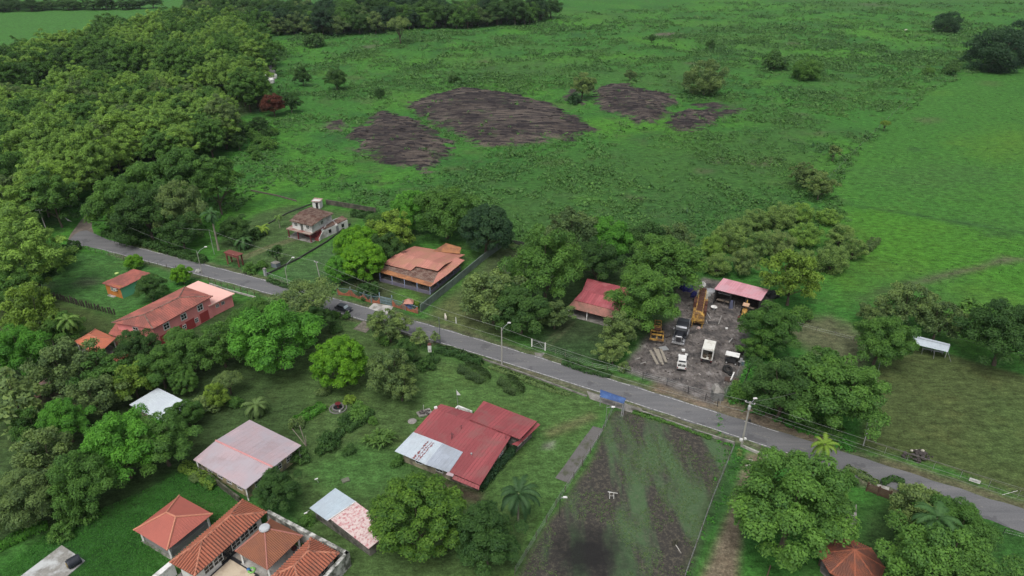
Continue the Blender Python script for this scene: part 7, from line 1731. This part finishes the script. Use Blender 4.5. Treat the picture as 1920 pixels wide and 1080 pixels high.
wood([(420, 260), (470, 215), (520, 235), (500, 275), (455, 290)], 4, 7.5, [('bush', 'green'), ('loose', 'dark')], 'low shrubby tree at the forest edge below the rust red tree', 'shrubs at the forest edge', 'shrub', (2.2, 3.6), 9)
print('rest', len(rest1), len(rest2), 'trees', len(TREES))

# palms
cA = frond_tree('coco', 1, 7.0, 20, 3.4, 1.2); cB = frond_tree('coco2', 5, 8.0, 18, 3.6, 1.15, lean=.06); cO = frond_tree('old', 9, 9.5, 16, 3.2, 1.1, skirt=26, r0=.24)
cG = frond_tree('garden', 21, 6.0, 22, 4.1, 1.2)
cT = frond_tree('tall', 17, 11.5, 20, 4.2, 1.2)
cF = frond_tree('fan', 13, 2.2, 22, 2.9, 1.05, m_len=.20, r0=.16)
palm(972, 926, 6.0, 'coconut palm on the lawn right of the red roof', *cG, LM['deep'], rz=1.0)
palm(1548, 838, 6.5, 'yellow green coconut palm leaning over the road', *cB, LM['yellow'], sc=.82); palm(1757, 972, 11.5, 'coconut palm rising from the green trees at lower right', *cT, LM['palmdark'])
palm(480, 760, 2.2, 'low feather palm with pale fronds above the faded pink roof', *cF, LM['olive'], nm='feather_palm', sc=1.05)
palm(395, 400, 10.9, 'tall old palm with a skirt of dead fronds by the road', *cO, LM['palmdark'], nm='old_palm', sc=1.15)
palm(128, 602, 6.5, 'coconut palm with long fronds beside the stake row', *cA, LM['palm'], sc=.95); palm(88, 612, 5.5, 'coconut palm half hidden left of the long frond palm', *cB, LM['palm'], sc=.75); palm(70, 640, 4, 'young palm above the bright lumpy tree', *cF, LM['palm'], sc=1.0)
palm(489, 416, 4.0, 'small yellow palm at the lawn edge of the two storey house', *cF, LM['yellow'], nm='young_palm', sc=.95); palm(521, 404, 4.0, 'slim young palm behind the small yellow palm', *cA, LM['palm'], nm='young_palm', sc=.5); palm(455, 446, 3.2, 'dark stubby palm beside the track', *cF, LM['palmdark'], nm='young_palm', sc=1.3)
palm(566, 546, 3.6, 'small dark palm at the roadside below the street lamp', *cF, LM['palmdark'], nm='young_palm', sc=.9)
# clump of strap-leaved plants, agave
def rosette(px, py, n, L, up, m, label, nm, cat, w=.16, heads=((0, 0, 0),), seed=2, white=None):
    o_ = P(px, py); r = np.random.default_rng(seed); Vs = []
    for hx, hy, hz in heads:
        for i in range(n):
            az = i * 2.399 + r.uniform(-.2, .2); el = up * (1 - .75 * i / n) + r.uniform(-.1, .1); ll = L * r.uniform(.8, 1.15)
            d = np.array([math.cos(az) * math.cos(el), math.sin(az) * math.cos(el), math.sin(el)]); s_ = np.array([-math.sin(az), math.cos(az), 0]) * w
            b = np.array([hx, hy, hz]); md = b + d * ll * .55; tp = md + (d + np.array([0, 0, -.75])) * ll * .45
            Vs.append([b - s_ * .5, b + s_ * .5, md + s_, md - s_]); Vs.append([md - s_, md + s_, tp + s_ * .1, tp - s_ * .1])
    t = local_thing(nm, o_, label, cat); me = leaf_mesh('leaves', np.array(Vs), r.uniform(.3, .8, len(Vs))); mesh_obj('leaves', me, m, t)
    mb = MB()
    for hx, hy, hz in heads: mb.tube([(hx * .3, hy * .3, -.05), (hx, hy, hz + .05)], .07, 6)
    mb.build('stem', BARK, t); return t
rosette(713, 833, 18, 2.1, 1.2, LM['palm'], 'clump of strap leaved yucca plants left of the white lean-to', 'yucca_clump', 'plant', .2, [(math.cos(k) * 1.3 * (k % 2 + .5), math.sin(k) * 1.0, .5 + .3 * (k % 3)) for k in range(8)])
rosette(1386, 853, 26, .75, 1.2, LM['pale'], 'pale variegated agave at the foot of the transformer pole, lower one', 'agave', 'plant', .08); rosette(1387, 846, 24, .7, 1.2, LM['pale'], 'pale variegated agave nearest the transformer pole', 'agave', 'plant', .08, seed=5)
rosette(30, 828, 12, 2.4, 1.25, LM['pale'], 'banana plant with broad pale leaves at the left edge', 'banana_plant', 'plant', .35, [(0, 0, 1.6), (1.4, .5, 1.2)]); rosette(14, 800, 10, 2.2, 1.2, LM['palm'], 'second banana plant at the far left edge', 'banana_plant', 'plant', .35, [(0, 0, 1.8)], 6)
for i, (px, py) in enumerate(((903, 684), (918, 690))): rosette(px, py, 14, .7, 1.0, LM['pale'], ('small pale agave left of the street lamp base', 'small pale agave below the street lamp base')[i], 'agave', 'plant', .09, seed=i)
# hedges
def hedge(pts, w, h, label, m='hedge', leaf=.34, dens=22, **k): return leaf_shell('hedge', pw(pts), w, h, leaf, LM[m], label, 'hedge', dens=dens, **k)
hedge([(877, 694), (901, 709)], 4.2, 1.1, 'clipped oval hedge nearer the gate pillar side of the lawn', dens=38, leaf=.24); hedge([(951, 718), (965, 733)], 3.8, 1.1, 'clipped oval hedge nearer the road, right of the other oval', dens=38, leaf=.24)
hedge([(823, 660), (860, 668), (898, 684)], 2.0, 1.5, 'dark roadside hedge above the oval hedges', 'dark'); hedge([(925, 690), (985, 712), (1035, 732)], 1.5, .6, 'weedy reddish hedge along the road kerb', 'olive'); hedge([(1040, 735), (1066, 740)], .8, .5, 'last weedy tuft of hedge on the kerb', 'olive')
hedge([(770, 690), (795, 684), (812, 676)], 2.6, 1.3, 'dark curved shrub bed at the lawn corner', 'dark'); hedge([(560, 792), (580, 780), (600, 768)], 2.2, 1.2, 'bright green shrub row in the lower garden', 'bright'); hedge([(655, 805), (672, 795), (690, 778)], 2.2, 1.3, 'dark shrub row with white flecks below the fountain', 'dark'); hedge([(640, 812), (620, 835), (600, 850)], 1.6, 1.0, 'dark shrub row running down to the lawn', 'dark')
hedge([(900, 912), (930, 875), (958, 845)], 2.4, 1.6, 'dark hedge along the right wall of the red roofed house', 'deep'); hedge([(505, 528), (530, 537), (560, 545)], 1.2, .9, 'dark low hedge along the chain link fence of the side lawn', 'dark'); hedge([(348, 880), (375, 893), (400, 912)], 2.0, 1.3, 'yellowish hedge between the long grass and the faded pink roof', 'yellow', leaf=.3)
hedge([(1060, 683), (1100, 697), (1140, 706)], 1.6, 1.0, 'low dark hedge before the sunken house lawn', 'dark'); hedge([(1190, 775), (1260, 795), (1330, 822)], .9, .5, 'weeds along the plot kerb', 'green'); hedge([(1690, 905), (1670, 900), (1655, 908)], .9, .8, 'small dark hedge behind the brown slatted gate', 'dark'); hedge([(1590, 882), (1612, 892), (1640, 908)], 1.2, .9, 'rusty dry hedge along the lower road edge', 'olive')
hedge([(0, 1030), (40, 1010), (82, 992)], 1.6, 1.2, 'bright hedge at the lower left boundary', 'bright'); hedge([(1640, 455), (1625, 470)], 2.6, 1.6, 'round scrub at the right end of the thicket', 'olive')
hedge([(70, 530), (105, 500), (140, 468)], 3.2, 2.6, 'rank hedge along the left bank of the paddock', 'dark', leaf=.4); hedge([(200, 442), (260, 455), (330, 478), (380, 492)], 2.6, 1.8, 'rank roadside growth under the cables', 'dark', leaf=.4, dens=16)
hedge([(665, 405), (700, 410), (730, 420)], 2.6, 1.8, 'dark hedge behind the brown block wall', 'dark', leaf=.4); hedge([(1410, 735), (1440, 760), (1500, 790), (1560, 815)], 4, 1.6, 'rank green growth on the bank along the road', 'green', leaf=.42, dens=14)

# ------------------------------------------------------------------ stuff: pasture growth, long grass, litter
rocks_w = [pw(r_) for r_ in ROCKS]
PAST = pw([(455, 300), (560, 350), (700, 400), (960, 470), (1300, 480), (1640, 470), (1560, 360), (1620, 280), (1750, 170), (1930, 95), (1930, 5), (1330, 5), (1000, 30), (520, 60), (520, 200)])
x, y, r = scatter(PAST, 420000, 21)
dn = fbm(x, y, 26, 41) * .6 + fbm(x, y, 8, 43) * .4
near = np.clip((300 - y) / 130, 0, 1)
band = np.clip(1 - np.abs(x - 130 - (y - 300) * .35) / 90, 0, 1) * .5
prob = np.clip((dn - .46) * 3.4 + .30 * near + .38 * band, .02, .75)
prob *= np.clip(1.25 - (y - 330) / 330, .16, 1)
keep = r.random(len(x)) < prob
for rw in rocks_w: keep &= ~((sdf(rw, x, y) > -1) & (r.random(len(x)) < .94))
x, y = x[keep], y[keep]; print('weeds', len(x))
size = r.uniform(.5, 1.4, len(x))  * (1 + .8 * (r.random(len(x)) < .08)) * (1 + np.clip((y - 300) / 450, 0, .8))
clumps('undergrowth', x, y, size, 12, LM['weed'], 'rank weeds and low scrub scattered over the pasture', r, .36, .9, .35 + .5 * (fbm(x, y, 30, 51) - .3))
# broken ledges and loose slabs standing proud of the bare rock
mb = MB(); r_ = random.Random(12); sd__ = rad(-6)
for k_, rp_ in enumerate(ROCKS[:4]):
    bx, by, _r2 = scatter(pw(rp_), (420, 700, 420, 260)[k_], 300 + k_)
    for x_, y_ in zip(bx, by):
        L_ = r_.uniform(.5, 2.6); mb.cur = r_.choice((0, 0, 1)); c_ = Vector((x_, y_, gz(x_, y_) - .05)); n_ = 6
        vs = []
        for z_, q_ in ((0, 1.0), (r_.uniform(.12, .45), .72)):
            for j in range(n_):
                a_ = j * 2 * math.pi / n_; w_ = q_ * r_.uniform(.7, 1.2); p_ = Vector((math.cos(a_) * L_ * w_, math.sin(a_) * L_ * .22 * w_, z_)); p_.rotate(Matrix.Rotation(sd__ + r_.uniform(-.02, .02), 3, 'Z')); vs.append(c_ + p_)
        mb.add(vs, [tuple(range(n_, 2 * n_))] + [(j, (j + 1) % n_, n_ + (j + 1) % n_, n_ + j) for j in range(n_)])
tag(mb.build('rock_slabs', [mat('black_rock', (.028, .024, .026), .95, .5, 2), mat('brown_rock', (.085, .07, .06), .95, .5, 2)]), 'loose dark slabs and ledges over the bare rock in the pasture', None, None, 'stuff')
# smoother pasture: thin scatter of tufts
SM2 = pw([(1560, 360), (1620, 290), (1730, 175), (1850, 135), (1990, 105), (2100, 600), (1700, 590), (1640, 480)])
x, y, r = scatter(SM2, 15000, 23); k = (fbm(x, y, 20, 61) + .3 * (fbm(x, y, 6, 63) - .5)) > .50; x, y = x[k], y[k]
clumps('pasture_tufts', x, y, r.uniform(.2, .5, len(x)), 8, LM['weed'], 'low tufts in the smooth pasture', r, .5, .6)
# regrowth on banks and under the wood
x, y, r = scatter(pw([(100, 390), (440, 300), (500, 230), (540, 330), (440, 400), (330, 460), (190, 430)]), 2600, 25)
clumps('understorey', x, y, r.uniform(.5, 1.3, len(x)), 10, LM['weed'], 'dense understorey at the forest edge', r, .5, .8)
x, y, r = scatter(pw([(1395, 700), (1410, 640), (1470, 690), (1570, 790), (1600, 850), (1430, 780), (1360, 765)]), 1100, 26)
clumps('bank_growth', x, y, r.uniform(.3, .9, len(x)), 10, LM['grass'], 'rank grass and weeds on the bank right of the mud yard', r, .6, .9)
x, y, r = scatter(pw([(1345, 770), (1340, 905), (1372, 850), (1400, 840), (1376, 925), (1330, 1000), (1300, 1095), (1278, 1095), (1330, 960), (1376, 842)]), 700, 27)
clumps('lane_grass', x, y, r.uniform(.15, .5, len(x)), 8, LM['grass'], 'weedy grass beside the earth lane', r, .6, .7)
x, y, r = scatter(pw([(-60, 1120), (100, 990), (250, 930), (350, 880), (435, 900), (445, 940), (330, 1060), (280, 1120)]), 24000, 28)
k = sdf(pw([(30, 1090), (116, 1018), (166, 1052), (110, 1105)]), x, y) < -.2; k &= sdf(pw([(250, 994), (336, 935), (399, 968), (320, 1040)]), x, y) < 0; x, y = x[k], y[k]
clumps('long_grass', x, y, r.uniform(.10, .22, len(x)), 6, LM['grass'], 'lush long grass around the coral pavilion', r, .8, 1.4, None, .3)
x, y, r = scatter(TILLW := pw(TILL), 22000, 29); k = (fbm(x, y, 4, 71) > .47) & (np.hypot(x - P(1105, 1040).x, y - P(1105, 1040).y) > 5.5); x, y = x[k], y[k]
clumps('plot_weeds', x, y, r.uniform(.05, .17, len(x)), 5, LM['olive'], 'sprouting weeds over the cultivated plot', r, .7, .6)

# ------------------------------------------------------------------ light: bright overcast, sun veiled
EL, AZ = rad(62), rad(200)
w = bpy.data.worlds.new('World'); scene.world = w; w.use_nodes = True
nt = w.node_tree; bg = nt.nodes['Background']
sky = nt.nodes.new('ShaderNodeTexSky'); sky.sky_type = 'NISHITA'; sky.sun_disc = False
sky.sun_elevation = EL; sky.sun_rotation = AZ; sky.air_density = 1.0; sky.dust_density = 6.0; sky.ozone_density = 1.0
hs = nt.nodes.new('ShaderNodeHueSaturation'); hs.inputs['Saturation'].default_value = .35
nt.links.new(sky.outputs[0], hs.inputs['Color']); nt.links.new(hs.outputs[0], bg.inputs[0])
bg.inputs[1].default_value = .15
sl_ = bpy.data.lights.new('sun', 'SUN'); sl_.energy = .65; sl_.angle = rad(25); sl_.color = (1, .97, .92)
so = bpy.data.objects.new('sun', sl_); COL.objects.link(so)
# world azimuth of the sky texture: rotation measured from +Y towards +X
sd_ = Vector((math.sin(AZ) * math.cos(EL), math.cos(AZ) * math.cos(EL), math.sin(EL)))
so.rotation_euler = sd_.to_track_quat('Z', 'Y').to_euler()
vs_ = scene.view_settings; vs_.view_transform = 'Standard'; vs_.look = 'None'; vs_.exposure = .50; vs_.gamma = 1
scene.render.engine = 'CYCLES'
cy_ = scene.cycles; cy_.max_bounces = 6; cy_.diffuse_bounces = 3; cy_.glossy_bounces = 2; cy_.transmission_bounces = 4; cy_.transparent_max_bounces = 4
cy_.use_denoising = True; cy_.denoiser = 'OPENIMAGEDENOISE'; cy_.denoising_input_passes = 'RGB_ALBEDO_NORMAL'; cy_.denoising_prefilter = 'NONE'; cy_.use_adaptive_sampling = False


# ------------------------------------------------------------------ damp air
mb = MB(); mb.box((0, 3100, 39), (12100, 6900, 90)); hz = mb.build('haze', [])
m, nt, out = nodes('air'); pv_ = N(nt, 'ShaderNodeVolumePrincipled'); pv_.inputs['Color'].default_value = (.82, .92, 1.0, 1); pv_.inputs['Density'].default_value = .00004; pv_.inputs['Anisotropy'].default_value = .3
nt.links.new(pv_.outputs[0], out.inputs['Volume']); hz.data.materials.append(m); tag(hz, 'thin damp haze over the far pasture', None, None, 'stuff')
cy_.volume_bounces = 0; cy_.volume_step_rate = 10; cy_.volume_max_steps = 64
